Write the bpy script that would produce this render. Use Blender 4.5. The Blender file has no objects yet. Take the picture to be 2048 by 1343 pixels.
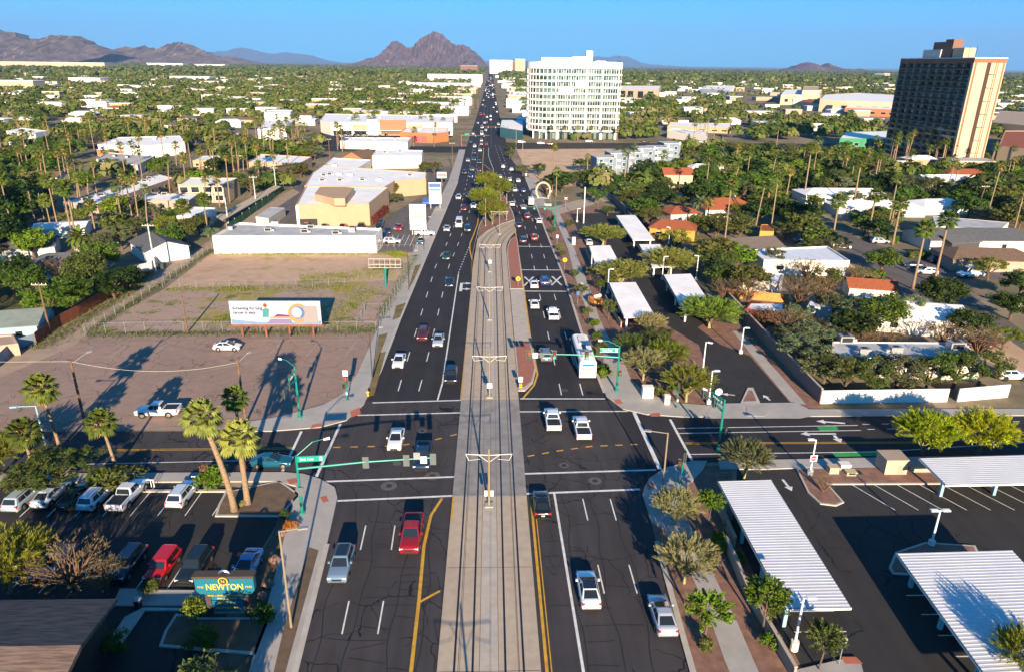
import bpy, math, random
import numpy as np
from mathutils import Vector, Matrix
SC = bpy.context.scene
COL = SC.collection
rnd = random.Random(7)
# ---------------------------------------------------------------- camera
F = 1420.0; PW, PH = 2048.0, 1343.0; CX, CY = PW / 2, PH / 2; CAM_H = 44.0
def basis():
    hy, slope, vpx = 129.0, 0.0114, 982.0
    d1 = Vector((-CX, hy - slope * CX - CY, F)); d2 = Vector((CX, hy + slope * CX - CY, F))
    n = d2.cross(d1).normalized()
    if n.y < 0: n = -n
    fwd = Vector((vpx - CX, hy + slope * (vpx - CX) - CY, F)).normalized()
    up = -n
    return fwd.cross(up).normalized() * -1, fwd, up
RT, FW, UP = basis()
if RT.x < 0: RT = -RT
cd = bpy.data.cameras.new('camera'); cam = bpy.data.objects.new('camera', cd); COL.objects.link(cam)
cd.sensor_width = 36.0; cd.lens = F / PW * 36.0; cd.clip_start = 0.5; cd.clip_end = 300000.0
ax = Vector((RT.x, FW.x, UP.x)); ay = -Vector((RT.y, FW.y, UP.y)); az = -Vector((RT.z, FW.z, UP.z))
M = Matrix.Identity(4)
for r in range(3):
    M[r][0] = ax[r]; M[r][1] = ay[r]; M[r][2] = az[r]; M[r][3] = (0, 0, CAM_H)[r]
cam.matrix_world = M
SC.camera = cam
def at(px, py, z=0.0):
    """Ground survey: a point of the place from where it stands in the photograph, at height z."""
    d = Vector((px - CX, py - CY, F))
    x, y, w = RT.dot(d), FW.dot(d), UP.dot(d)
    t = (z - CAM_H) / w
    return (x * t, y * t)
def P(pts, z=0.0): return [at(a, b, z) for a, b in pts]
# ---------------------------------------------------------------- sky and sun
SUN_EL, SUN_AZ = math.radians(16.5), math.radians(173.8)      # azimuth clockwise from +Y
w = bpy.data.worlds.new('World'); SC.world = w; w.use_nodes = True
nt = w.node_tree; nt.nodes.clear()
sky = nt.nodes.new('ShaderNodeTexSky'); sky.sky_type = 'NISHITA'; sky.sun_disc = False
sky.sun_elevation = SUN_EL; sky.sun_rotation = SUN_AZ; sky.altitude = 340; sky.air_density = 1.3; sky.dust_density = 0.15; sky.ozone_density = 2.2
bw = nt.nodes.new('ShaderNodeRGBToBW'); tc = nt.nodes.new('ShaderNodeTexCoord'); sx = nt.nodes.new('ShaderNodeSeparateXYZ')
cr = nt.nodes.new('ShaderNodeValToRGB'); els = cr.color_ramp.elements      # clear desert sky: pale blue low, deeper blue high
els[0].position = 0.0; els[0].color = (0.055, 0.39, 0.60, 1); els[1].position = 0.5; els[1].color = (0.022, 0.30, 0.85, 1)
e = els.new(0.09); e.color = (0.006, 0.27, 0.60, 1)
mx = nt.nodes.new('ShaderNodeMix'); mx.data_type = 'RGBA'; mx.blend_type = 'MULTIPLY'; mx.inputs[0].default_value = 1.0
bg = nt.nodes.new('ShaderNodeBackground'); bg.inputs[1].default_value = 0.15
ow = nt.nodes.new('ShaderNodeOutputWorld')
nt.links.new(tc.outputs['Generated'], sx.inputs[0]); nt.links.new(sx.outputs['Z'], cr.inputs[0]); nt.links.new(sky.outputs[0], bw.inputs[0])
nt.links.new(bw.outputs[0], mx.inputs[6]); nt.links.new(cr.outputs[0], mx.inputs[7]); nt.links.new(mx.outputs[2], bg.inputs[0]); nt.links.new(bg.outputs[0], ow.inputs[0])
sl = bpy.data.lights.new('sun', 'SUN'); sl.energy = 5.0; sl.angle = math.radians(0.5); sl.color = (1.0, 0.80, 0.56)
so = bpy.data.objects.new('sun', sl); COL.objects.link(so)
sd = Vector((math.sin(SUN_AZ) * math.cos(SUN_EL), math.cos(SUN_AZ) * math.cos(SUN_EL), math.sin(SUN_EL)))
so.rotation_euler = sd.to_track_quat('Z', 'Y').to_euler(); so.location = (0, 0, 200)
SC.view_settings.view_transform = 'Standard'; SC.view_settings.look = 'None'; SC.view_settings.gamma = 1.0
SC.view_settings.exposure = 1.3
SC.cycles.max_bounces = 5; SC.cycles.diffuse_bounces = 2; SC.cycles.glossy_bounces = 2; SC.cycles.transmission_bounces = 3
SC.cycles.volume_bounces = 0; SC.cycles.caustics_reflective = False; SC.cycles.caustics_refractive = False
try: SC.cycles.use_denoising = True
except Exception: pass
# ---------------------------------------------------------------- materials
MATS = {}
def nodes(m): return m.node_tree.nodes, m.node_tree.links
def mat(name, col, rough=0.75, metal=0.0, var=0.12, scale=0.6, col2=None, spec=0.3, emit=0.0, coat=0.0, detail=3.0):
    """Principled with a noise between two shades of the thing's own colour."""
    if name in MATS: return MATS[name]
    m = bpy.data.materials.new(name); m.use_nodes = True; N, L = nodes(m)
    b = N['Principled BSDF']; b.inputs['Roughness'].default_value = rough; b.inputs['Metallic'].default_value = metal
    b.inputs['Specular IOR Level'].default_value = spec; b.inputs['Coat Weight'].default_value = coat
    c = tuple(col)
    if var > 0 or col2:
        g = N.new('ShaderNodeNewGeometry'); n = N.new('ShaderNodeTexNoise'); n.inputs['Scale'].default_value = scale
        n.inputs['Detail'].default_value = detail; n.inputs['Roughness'].default_value = 0.65
        L.new(g.outputs['Position'], n.inputs['Vector'])
        r = N.new('ShaderNodeValToRGB'); r.color_ramp.elements[0].position = 0.32; r.color_ramp.elements[1].position = 0.68
        a = tuple(x * (1 - var) for x in c); d = tuple(min(1, x * (1 + var)) for x in (col2 or c))
        r.color_ramp.elements[0].color = (*a, 1); r.color_ramp.elements[1].color = (*d, 1)
        L.new(n.outputs['Fac'], r.inputs[0]); L.new(r.outputs[0], b.inputs['Base Color'])
    else: b.inputs['Base Color'].default_value = (*c, 1)
    if emit > 0:
        b.inputs['Emission Color'].default_value = (*c, 1); b.inputs['Emission Strength'].default_value = emit
    MATS[name] = m; return m
def objcol(name, rough=0.3, metal=0.0, coat=0.0, var=0.0, scale=2.0, transl=0.0, rand=0.0, spec=0.4):
    """The object's own colour (obj.color), with a noise and a per-object variation."""
    m = bpy.data.materials.new(name); m.use_nodes = True; N, L = nodes(m); b = N['Principled BSDF']
    b.inputs['Roughness'].default_value = rough; b.inputs['Metallic'].default_value = metal; b.inputs['Coat Weight'].default_value = coat
    b.inputs['Coat Roughness'].default_value = 0.05; b.inputs['Specular IOR Level'].default_value = spec
    oi = N.new('ShaderNodeObjectInfo'); out = oi.outputs['Color']
    if var or rand:
        g = N.new('ShaderNodeNewGeometry'); n = N.new('ShaderNodeTexNoise'); n.inputs['Scale'].default_value = scale; n.inputs['Detail'].default_value = 3
        L.new(g.outputs['Position'], n.inputs['Vector'])
        h = N.new('ShaderNodeHueSaturation'); mr = N.new('ShaderNodeMapRange'); mr.inputs[1].default_value = 0.3; mr.inputs[2].default_value = 0.7
        mr.inputs[3].default_value = 1 - var; mr.inputs[4].default_value = 1 + var
        L.new(n.outputs['Fac'], mr.inputs[0]); L.new(mr.outputs[0], h.inputs['Value'])
        m2 = N.new('ShaderNodeMapRange'); m2.inputs[3].default_value = 0.5 - rand * 0.06; m2.inputs[4].default_value = 0.5 + rand * 0.06
        L.new(oi.outputs['Random'], m2.inputs[0]); L.new(m2.outputs[0], h.inputs['Hue']); L.new(out, h.inputs['Color']); out = h.outputs[0]
    L.new(out, b.inputs['Base Color'])
    if transl:
        t = N.new('ShaderNodeBsdfTranslucent'); L.new(out, t.inputs['Color']); ms = N.new('ShaderNodeMixShader'); ms.inputs[0].default_value = transl
        L.new(b.outputs[0], ms.inputs[1]); L.new(t.outputs[0], ms.inputs[2]); L.new(ms.outputs[0], N['Material Output'].inputs['Surface'])
    MATS[name] = m; return m
def glass(name, col=(0.015, 0.02, 0.025), rough=0.06, metal=0.0, spec=0.8):
    return mat(name, col, rough=rough, metal=metal, var=0, spec=spec)
paint = objcol('car_paint', rough=0.22, metal=0.25, coat=0.6)
tint = objcol('tinted_surface', rough=0.75, var=0.10, scale=0.5)
leafm = objcol('leaves', rough=0.55, var=0.38, scale=0.9, transl=0.32, rand=0.18, spec=0.2)
g_dark = glass('dark_glass'); g_blue = glass('blue_glass', (0.03, 0.07, 0.10))
tyre = mat('tyre_rubber', (0.015, 0.015, 0.016), 0.85, var=0)
rimm = mat('wheel_rim', (0.45, 0.45, 0.46), 0.35, 0.8, var=0)
lampm = mat('headlamp_glass', (0.85, 0.86, 0.9), 0.1, 0.3, var=0, spec=0.8)
tailm = mat('tail_lamp', (0.45, 0.015, 0.01), 0.25, var=0, spec=0.6)
blackp = mat('black_plastic', (0.02, 0.02, 0.022), 0.5, var=0)
chrome = mat('chrome', (0.6, 0.6, 0.62), 0.2, 0.9, var=0)
white = mat('white_paint', (0.82, 0.80, 0.76), 0.55, var=0.05, scale=1.5)
offwhite = mat('offwhite_stucco', (0.68, 0.63, 0.55), 0.85, var=0.06, scale=0.8)
roofwhite = mat('white_roof_membrane', (0.82, 0.80, 0.78), 0.7, var=0.09, scale=0.25)
roofgrey = mat('grey_roof_membrane', (0.42, 0.42, 0.42), 0.8, var=0.18, scale=0.3)
steel = mat('galvanised_steel', (0.40, 0.41, 0.42), 0.45, 0.6, var=0.12, scale=3)
greenst = mat('green_steel', (0.012, 0.20, 0.155), 0.4, 0.1, var=0.06, scale=2)
concrete = mat('concrete', (0.36, 0.335, 0.30), 0.85, var=0.13, scale=0.7)
sidewalkm = mat('sidewalk_concrete', (0.36, 0.335, 0.31), 0.85, var=0.12, scale=0.35, detail=6)
kerbm = mat('kerb_concrete', (0.42, 0.39, 0.35), 0.85, var=0.1, scale=1.0)
lineW = mat('white_road_paint', (0.62, 0.62, 0.60), 0.6, var=0.18, scale=1.5)
lineY = mat('yellow_road_paint', (0.55, 0.30, 0.03), 0.6, var=0.2, scale=1.5)
wood = mat('weathered_wood_pole', (0.15, 0.085, 0.05), 0.85, var=0.25, scale=2)
bark = mat('tree_bark', (0.11, 0.08, 0.055), 0.9, var=0.25, scale=4)
palebark = mat('pale_green_bark', (0.26, 0.24, 0.10), 0.8, var=0.2, scale=4)
palmbark = mat('palm_bark', (0.24, 0.165, 0.10), 0.9, var=0.3, scale=5)
deadleaf = mat('dry_palm_skirt', (0.38, 0.22, 0.07), 0.85, var=0.3, scale=3)
redgravel = mat('red_gravel', (0.20, 0.105, 0.075), 0.95, var=0.25, scale=0.9, col2=(0.235, 0.13, 0.095), detail=8)
dirt = mat('bare_dirt', (0.47, 0.31, 0.20), 0.95, var=0.15, scale=0.12, col2=(0.52, 0.36, 0.24), detail=8)
lawn = mat('dry_lawn', (0.11, 0.10, 0.04), 0.95, var=0.25, scale=0.2, col2=(0.19, 0.14, 0.08), detail=8)
# ---------------------------------------------------------------- mesh helper
class MB:
    def __init__(s): s.v = []; s.f = []; s.mi = []; s.sm = []; s.c = 0; s.smooth = False
    def add(s, vs, fs):
        o = len(s.v); s.v.extend(tuple(v) for v in vs)
        for f in fs: s.f.append([i + o for i in f]); s.mi.append(s.c); s.sm.append(s.smooth)
        return s
    def box(s, x0, x1, y0, y1, z0, z1, T=None):
        vs = [(x0, y0, z0), (x1, y0, z0), (x1, y1, z0), (x0, y1, z0), (x0, y0, z1), (x1, y0, z1), (x1, y1, z1), (x0, y1, z1)]
        if T is not None: vs = [T @ Vector(v) for v in vs]
        return s.add(vs, [(3, 2, 1, 0), (4, 5, 6, 7), (0, 1, 5, 4), (1, 2, 6, 5), (2, 3, 7, 6), (3, 0, 4, 7)])
    def prism(s, pts, z0, z1, cap=True, bottom=False):
        n = len(pts); pts = ccw(pts)
        vs = [(x, y, z0) for x, y in pts] + [(x, y, z1) for x, y in pts]
        fs = [(i, (i + 1) % n, n + (i + 1) % n, n + i) for i in range(n)]
        if cap: fs.append(tuple(range(n, 2 * n)))
        if bottom: fs.append(tuple(range(n - 1, -1, -1)))
        return s.add(vs, fs)
    def sheet(s, pts, z): return s.add([(x, y, z) for x, y in ccw(pts)], [tuple(range(len(pts)))])
    def quad(s, a, b, c, d): return s.add([a, b, c, d], [(0, 1, 2, 3)])
    def tube(s, path, r, n=6, cap=True):
        path = [Vector(p) for p in path]; rs = r if isinstance(r, (list, tuple)) else [r] * len(path); rings = []
        for i, p in enumerate(path):
            d = (path[min(i + 1, len(path) - 1)] - path[max(i - 1, 0)]).normalized()
            a = d.cross(Vector((0, 0, 1)) if abs(d.z) < 0.95 else Vector((1, 0, 0))).normalized(); b = d.cross(a)
            rings.append([p + (a * math.cos(2 * math.pi * k / n) + b * math.sin(2 * math.pi * k / n)) * rs[i] for k in range(n)])
        return s.loft(rings, cap)
    def loft(s, rings, cap=True):
        n = len(rings[0]); vs = [v for r in rings for v in r]; fs = []
        for i in range(len(rings) - 1):
            for k in range(n): fs.append((i * n + k, i * n + (k + 1) % n, (i + 1) * n + (k + 1) % n, (i + 1) * n + k))
        if cap: fs.append(tuple(range(n - 1, -1, -1))); fs.append(tuple(range((len(rings) - 1) * n, len(rings) * n)))
        return s.add(vs, fs)
    def ribbon(s, pts, wd, z):
        pts = [Vector((p[0], p[1], 0)) for p in pts]; n = len(pts); vs = []
        for i, p in enumerate(pts):
            d = (pts[min(i + 1, n - 1)] - pts[max(i - 1, 0)]).normalized(); q = Vector((-d.y, d.x, 0)) * wd / 2
            vs += [(p.x + q.x, p.y + q.y, z), (p.x - q.x, p.y - q.y, z)]
        return s.add(vs, [(2 * i + 1, 2 * i + 3, 2 * i + 2, 2 * i) for i in range(n - 1)])
    def mesh(s, name, mats):
        me = bpy.data.meshes.new(name); me.from_pydata(s.v, [], s.f)
        for m in (mats if isinstance(mats, (list, tuple)) else [mats]): me.materials.append(m)
        me.polygons.foreach_set('material_index', s.mi); me.polygons.foreach_set('use_smooth', s.sm); me.update()
        return me
    def build(s, name, mats, parent=None, loc=(0, 0, 0), rz=0.0): return link(name, s.mesh(name, mats), parent, loc, rz)
def link(name, me, parent=None, loc=(0, 0, 0), rz=0.0, sc=1.0):
    o = bpy.data.objects.new(name, me); COL.objects.link(o); o.location = loc; o.rotation_euler = (0, 0, rz)
    if sc != 1.0: o.scale = (sc, sc, sc) if not isinstance(sc, tuple) else sc
    if parent: o.parent = parent
    return o
def ccw(p):
    a = sum(p[i][0] * p[(i + 1) % len(p)][1] - p[(i + 1) % len(p)][0] * p[i][1] for i in range(len(p)))
    return list(p) if a > 0 else list(p)[::-1]
def inset(p, d):
    p = ccw(p); n = len(p); out = []
    for i in range(n):
        a, b, c = Vector(p[i - 1]), Vector(p[i]), Vector(p[(i + 1) % n])
        u = (b - a).normalized(); v = (c - b).normalized(); n1 = Vector((-u.y, u.x)); n2 = Vector((-v.y, v.x))
        k = n1 + n2; k = k / max(0.3, k.length_squared / 2)
        out.append((b.x + k.x * d, b.y + k.y * d))
    return out
def tag(o, label=None, cat=None, group=None, kind=None):
    if label: o['label'] = label
    if cat: o['category'] = cat
    if group: o['group'] = group
    if kind: o['kind'] = kind
    return o
def thing(name, label, cat, loc=(0, 0, 0), rz=0.0, group=None, sc=1.0):
    o = bpy.data.objects.new(name, None); COL.objects.link(o); o.location = loc; o.rotation_euler = (0, 0, rz); o.empty_display_size = 0.3
    if sc != 1.0: o.scale = (sc, sc, sc) if not isinstance(sc, tuple) else sc
    return tag(o, label, cat, group)
def dup(root, loc, rz=0.0, label=None, group=None, sc=None, color=None):
    r = root.copy(); COL.objects.link(r); r.location = loc; r.rotation_euler = (0, 0, rz)
    if label: r['label'] = label
    if group: r['group'] = group
    if sc: r.scale = (sc, sc, sc) if not isinstance(sc, tuple) else sc
    if color: r.color = (*color, 1)
    for ch in root.children:
        c = ch.copy(); COL.objects.link(c); c.parent = r
        if color: c.color = (*color, 1)
        for g in ch.children:
            d = g.copy(); COL.objects.link(d); d.parent = c
            if color: d.color = (*color, 1)
    return r
def struct(name, mb, mats): return tag(mb.build(name, mats), kind='structure')
def text(name, s, size, m, parent, loc, rot=(math.pi / 2, 0, 0), align='CENTER', ext=0.01, sx=1.0, wt=0.0):
    cu = bpy.data.curves.new(name, 'FONT'); cu.body = s; cu.size = size; cu.align_x = align; cu.align_y = 'CENTER'; cu.extrude = ext; cu.resolution_u = 2; cu.offset = wt
    tmp = bpy.data.objects.new('t', cu); COL.objects.link(tmp); bpy.context.view_layer.update()
    me = bpy.data.meshes.new_from_object(tmp.evaluated_get(bpy.context.evaluated_depsgraph_get())); bpy.data.objects.remove(tmp); bpy.data.curves.remove(cu); me.name = name
    me.materials.clear(); me.materials.append(m); o = link(name, me, parent, loc); o.rotation_euler = rot; o.scale = (sx, 1, 1)
    return o
# ---------------------------------------------------------------- ground materials
def asphalt(name, base, cracks=True, streak=0.5):
    m = bpy.data.materials.new(name); m.use_nodes = True; N, L = nodes(m); b = N['Principled BSDF']; b.inputs['Roughness'].default_value = 0.82; b.inputs['Specular IOR Level'].default_value = 0.2
    g = N.new('ShaderNodeNewGeometry'); sp = N.new('ShaderNodeSeparateXYZ'); L.new(g.outputs['Position'], sp.inputs[0])
    def noise(sc, det, sx=1, sy=1):
        mp = N.new('ShaderNodeMapping'); mp.inputs['Scale'].default_value = (sx, sy, 1); L.new(g.outputs['Position'], mp.inputs[0])
        n = N.new('ShaderNodeTexNoise'); n.inputs['Scale'].default_value = sc; n.inputs['Detail'].default_value = det; L.new(mp.outputs[0], n.inputs['Vector']); return n
    n1 = noise(0.9, 5, 1.0, 0.05); n2 = noise(0.25, 8)
    ad = N.new('ShaderNodeMath'); ad.operation = 'ADD'; L.new(n1.outputs[0], ad.inputs[0]); L.new(n2.outputs[0], ad.inputs[1])
    r = N.new('ShaderNodeValToRGB'); r.color_ramp.elements[0].position = 0.38; r.color_ramp.elements[1].position = 0.62
    hf = N.new('ShaderNodeMath'); hf.operation = 'MULTIPLY'; hf.inputs[1].default_value = 0.5; L.new(ad.outputs[0], hf.inputs[0]); L.new(hf.outputs[0], r.inputs[0])
    r.color_ramp.elements[0].color = (*[x * (1 - 0.28 * streak) for x in base], 1); r.color_ramp.elements[1].color = (*[x * (1 + 0.35 * streak) for x in base], 1)
    out = r.outputs[0]
    if cracks:
        nd = noise(0.35, 3); sc = N.new('ShaderNodeVectorMath'); sc.operation = 'SCALE'; sc.inputs['Scale'].default_value = 2.6; L.new(nd.outputs['Color'], sc.inputs[0])
        av = N.new('ShaderNodeVectorMath'); av.operation = 'ADD'; L.new(g.outputs['Position'], av.inputs[0]); L.new(sc.outputs[0], av.inputs[1])
        cur = None
        for (scale, sx, sy, wd) in ((0.30, 1.0, 0.85, 0.010), (0.62, 1.0, 0.7, 0.008)):
            mp = N.new('ShaderNodeMapping'); mp.inputs['Scale'].default_value = (sx, sy, 0); L.new(av.outputs[0], mp.inputs[0])
            v = N.new('ShaderNodeTexVoronoi'); v.feature = 'DISTANCE_TO_EDGE'; v.inputs['Scale'].default_value = scale; L.new(mp.outputs[0], v.inputs['Vector'])
            lt = N.new('ShaderNodeMath'); lt.operation = 'LESS_THAN'; lt.inputs[1].default_value = wd; L.new(v.outputs[0], lt.inputs[0])
            gt = N.new('ShaderNodeMath'); gt.operation = 'GREATER_THAN'; gt.inputs[1].default_value = 0.50 if scale < 0.5 else 0.57
            nn = noise(0.08 if scale < 0.5 else 0.05, 2); L.new(nn.outputs[0], gt.inputs[0])
            mu = N.new('ShaderNodeMath'); mu.operation = 'MULTIPLY'; L.new(lt.outputs[0], mu.inputs[0]); L.new(gt.outputs[0], mu.inputs[1])
            if cur is None: cur = mu.outputs[0]
            else:
                mxx = N.new('ShaderNodeMath'); mxx.operation = 'MAXIMUM'; L.new(cur, mxx.inputs[0]); L.new(mu.outputs[0], mxx.inputs[1]); cur = mxx.outputs[0]
        c = N.new('ShaderNodeMix'); c.data_type = 'RGBA'; c.inputs[7].default_value = (0.012, 0.014, 0.018, 1); L.new(cur, c.inputs[0]); L.new(out, c.inputs[6]); out = c.outputs[2]
    L.new(out, b.inputs['Base Color']); return m
road_old = asphalt('cracked_asphalt', (0.050, 0.045, 0.047)); road_new = asphalt('fresh_asphalt', (0.030, 0.028, 0.031), cracks=False)
lot_as = asphalt('parking_asphalt', (0.036, 0.034, 0.034), cracks=True, streak=0.4); street_as = asphalt('street_asphalt', (0.125, 0.11, 0.104), False)
def mixground(name, cols, scales=(0.05, 0.6), th=(0.45, 0.6), cracks=False):
    """Two or three ground covers in patches with ragged edges."""
    m = bpy.data.materials.new(name); m.use_nodes = True; N, L = nodes(m); b = N['Principled BSDF']; b.inputs['Roughness'].default_value = 0.95; b.inputs['Specular IOR Level'].default_value = 0.1
    g = N.new('ShaderNodeNewGeometry'); prev = None
    for i, c in enumerate(cols):
        n = N.new('ShaderNodeTexNoise'); n.inputs['Scale'].default_value = scales[1]; n.inputs['Detail'].default_value = 8; L.new(g.outputs['Position'], n.inputs['Vector'])
        h = N.new('ShaderNodeMix'); h.data_type = 'RGBA'; h.inputs[6].default_value = (*[x * 0.78 for x in c], 1); h.inputs[7].default_value = (*[x * 1.2 for x in c], 1); L.new(n.outputs[0], h.inputs[0])
        if prev is None: prev = h.outputs[2]; continue
        k = N.new('ShaderNodeTexNoise'); k.inputs['Scale'].default_value = scales[0] * (1 + 0.7 * (i - 1)); k.inputs['Detail'].default_value = 9; k.inputs['Roughness'].default_value = 0.7
        of = N.new('ShaderNodeVectorMath'); of.operation = 'ADD'; of.inputs[1].default_value = (37.0 * i, 11.0 * i, 0); L.new(g.outputs['Position'], of.inputs[0]); L.new(of.outputs[0], k.inputs['Vector'])
        r = N.new('ShaderNodeMapRange'); r.inputs[1].default_value = th[0]; r.inputs[2].default_value = th[1]; L.new(k.outputs[0], r.inputs[0])
        x = N.new('ShaderNodeMix'); x.data_type = 'RGBA'; L.new(r.outputs[0], x.inputs[0]); L.new(prev, x.inputs[6]); L.new(h.outputs[2], x.inputs[7]); prev = x.outputs[2]
    if cracks:
        v = N.new('ShaderNodeTexVoronoi'); v.feature = 'DISTANCE_TO_EDGE'; v.inputs['Scale'].default_value = 0.16
        nd = N.new('ShaderNodeTexNoise'); nd.inputs['Scale'].default_value = 0.3; nd.inputs['Detail'].default_value = 4; L.new(g.outputs['Position'], nd.inputs['Vector'])
        sc = N.new('ShaderNodeVectorMath'); sc.operation = 'SCALE'; sc.inputs['Scale'].default_value = 5; L.new(nd.outputs['Color'], sc.inputs[0])
        av = N.new('ShaderNodeVectorMath'); av.operation = 'ADD'; L.new(g.outputs['Position'], av.inputs[0]); L.new(sc.outputs[0], av.inputs[1]); L.new(av.outputs[0], v.inputs['Vector'])
        lt = N.new('ShaderNodeMath'); lt.operation = 'LESS_THAN'; lt.inputs[1].default_value = 0.006; L.new(v.outputs[0], lt.inputs[0])
        x = N.new('ShaderNodeMix'); x.data_type = 'RGBA'; x.inputs[7].default_value = (0.11, 0.085, 0.07, 1); L.new(lt.outputs[0], x.inputs[0]); L.new(prev, x.inputs[6]); prev = x.outputs[2]
    L.new(prev, b.inputs['Base Color']); return m
citym = mixground('valley_ground', [(0.20, 0.16, 0.115), (0.12, 0.118, 0.05), (0.29, 0.23, 0.165)], (0.02, 0.25), (0.42, 0.62))
vacant = mixground('vacant_lot_soil', [(0.47, 0.325, 0.225), (0.40, 0.27, 0.19), (0.27, 0.235, 0.055)], (0.06, 0.5), (0.54, 0.64))
weedy = mixground('weedy_old_paving', [(0.36, 0.26, 0.205), (0.31, 0.25, 0.075), (0.14, 0.16, 0.03)], (0.09, 0.6), (0.53, 0.60), cracks=True)
oldlot = mixground('old_brown_paving', [(0.305, 0.215, 0.175), (0.25, 0.178, 0.145)], (0.06, 0.8), (0.4, 0.7), cracks=True)
trackm = mixground('track_concrete', [(0.45, 0.365, 0.275), (0.375, 0.31, 0.245)], (0.12, 1.2), (0.35, 0.7))
# ---------------------------------------------------------------- ground sheets
struct('ground', MB().sheet([(-90000, -500), (90000, -500), (90000, 120000), (-90000, 120000)], 0.0), citym)
LC = [(-14.6, 20), (-15.1, 42.4), (-16.0, 58), (-16.6, 66)]                      # kerb lines of the avenue
LC2 = [(-17.4, 90.8), (-16.9, 99.4), (-16.7, 123), (-15.8, 166), (-13.9, 257), (-13.2, 286), (-14.0, 400), (-13.8, 478), (-13, 571), (-12.5, 784), (-12.3, 1091), (-12.3, 3600)]
RC = [(15.0, 20), (15.7, 42), (16.4, 58), (16.6, 66)]
RC2 = [(16.3, 92), (15.9, 110.8), (16.2, 149), (15.5, 193), (14.3, 300), (12.2, 330), (10.0, 362), (9.0, 470), (8.4, 574), (7.6, 711), (7.5, 1016), (7.5, 3600)]
struct('avenue', MB().sheet(LC + [(-17.5, 70), (-17.6, 85)] + LC2[:6] + [(11.2, 300)] + RC2[:5][::-1] + [(17.4, 84), (17.4, 72)] + RC[::-1], 0.02), road_new) if False else None
def strip(name, left, right, z, m): return struct(name, MB().sheet(left + right[::-1], z), m)
strip('avenue_road', LC + [(-17.2, 68)], RC + [(17.2, 68)], 0.020, road_old)
strip('intersection_road', [(-17.2, 68), (-17.6, 89.6)], [(17.2, 68), (17.4, 89.6)], 0.021, road_old)
strip('avenue_far_road', [(-17.6, 89.6)] + LC2, [(17.4, 89.6)] + RC2, 0.022, road_new)
struct('cross_street_west_road', MB().sheet([(-17.2, 67.5), (-19.3, 69.5), (-21.2, 70.6), (-24, 71.0), (-300, 71.0), (-300, 81.2), (-28, 81.2), (-22, 82.2), (-19, 84), (-17.6, 88.5)], 0.024), road_old)
struct('cross_street_east_road', MB().sheet([(17.2, 67), (18.1, 69.3), (20.4, 71.6), (24, 73.0), (300, 73.5), (300, 84.7), (26, 84.6), (21, 85.4), (18.2, 87), (17.3, 89.5)], 0.024), road_new)
struct('north_cross_road', MB().sheet([(-300, 395), (-300, 412), (-14, 416), (9.2, 440), (300, 452), (300, 437), (14, 405), (-14, 385)], 0.03), road_new)
# sidewalks (raised 0.15)
def raised(name, pts, m, h=0.15): return struct(name, MB().prism(pts, 0.0, h), m)
swL = LC[:3] + [(-16.6, 66), (-17.3, 68.0), (-19.3, 69.7), (-21.4, 70.8), (-24, 71.2), (-24.2, 69.3), (-21.6, 68.3), (-20.9, 63), (-19.6, 52), (-18.6, 42), (-18.4, 20)]
raised('south_west_sidewalk', swL, sidewalkm)
raised('west_street_sidewalk', [(-24, 71.2), (-300, 71.2), (-300, 69.4), (-24.2, 69.3)], sidewalkm, 0.149)
raised('north_west_sidewalk', [(-28, 81.0), (-22, 82.0), (-19.0, 83.9), (-17.5, 88.6)] + LC2[:6] + [(-14.0, 400), (-17.5, 400), (-17.0, 286), (-17.6, 257), (-19.6, 166), (-20.0, 123), (-20.2, 99), (-21.0, 92), (-23, 88.5), (-28, 85), (-34, 82.6), (-34, 81.0)], sidewalkm)
raised('south_east_verge', RC + [(17.1, 67.6), (18.1, 69.5), (20.4, 71.7), (22, 71.6), (24.0, 62), (24.0, 20)], redgravel, 0.12)
raised('south_east_sidewalk', RC[-1:] + [(17.1, 67.6), (18.1, 69.5), (20.4, 71.7), (24, 73.2), (25.8, 73.2), (24.6, 71), (21.8, 67.6), (20.4, 63)] + P([(1429, 1155), (1475, 1248), (1505, 1318), (1560, 1440), (1500, 1440), (1448, 1320), (1424, 1250), (1386, 1158)]) + [(17.6, 60), (16.55, 61)], sidewalkm, 0.15)
raised('north_east_verge', RC2[:4] + [(15.0, 250), (19.5, 225), (19.5, 180), (19.2, 150), (19.0, 120), (18.8, 104), (18.6, 95)], redgravel, 0.12)
raised('plaza_walk', [(15.2, 236), (14.3, 300), (17.6, 300), (18.6, 236)], sidewalkm)
raised('north_east_sidewalk', [(34, 84.6), (26, 84.5), (21, 85.3), (18.1, 86.9), (16.4, 91)] + P([(1202, 760), (1208, 715), (1203, 688), (1180, 640), (1165, 600), (1150, 555), (1136, 500), (1115, 450), (1106, 425), (1118, 425), (1129, 450), (1151, 505), (1166, 545), (1184, 590), (1199, 640), (1224, 688), (1244, 715), (1262, 760)]) + [(22.5, 91.5), (26.5, 88.6), (34, 87.2)], sidewalkm)
raised('east_street_sidewalk', [(34.8, 84.6), (300, 84.9), (300, 86.6), (45, 86.6), (34.8, 87.0)], sidewalkm, 0.149)
raised('east_street_south_sidewalk', P([(1440, 938), (1437, 922), (2300, 905), (2300, 928), (1600, 936), (1520, 939)]), sidewalkm, 0.148)
for nm, a in (('kerb', LC[:3]), ('kerb', RC[:3])):
    struct(nm, MB().ribbon(a, 0.5, 0.156), kerbm)
for a in (LC2[:6], RC2[:5]): struct('kerb', MB().ribbon(a, 0.45, 0.157), kerbm)
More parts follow.
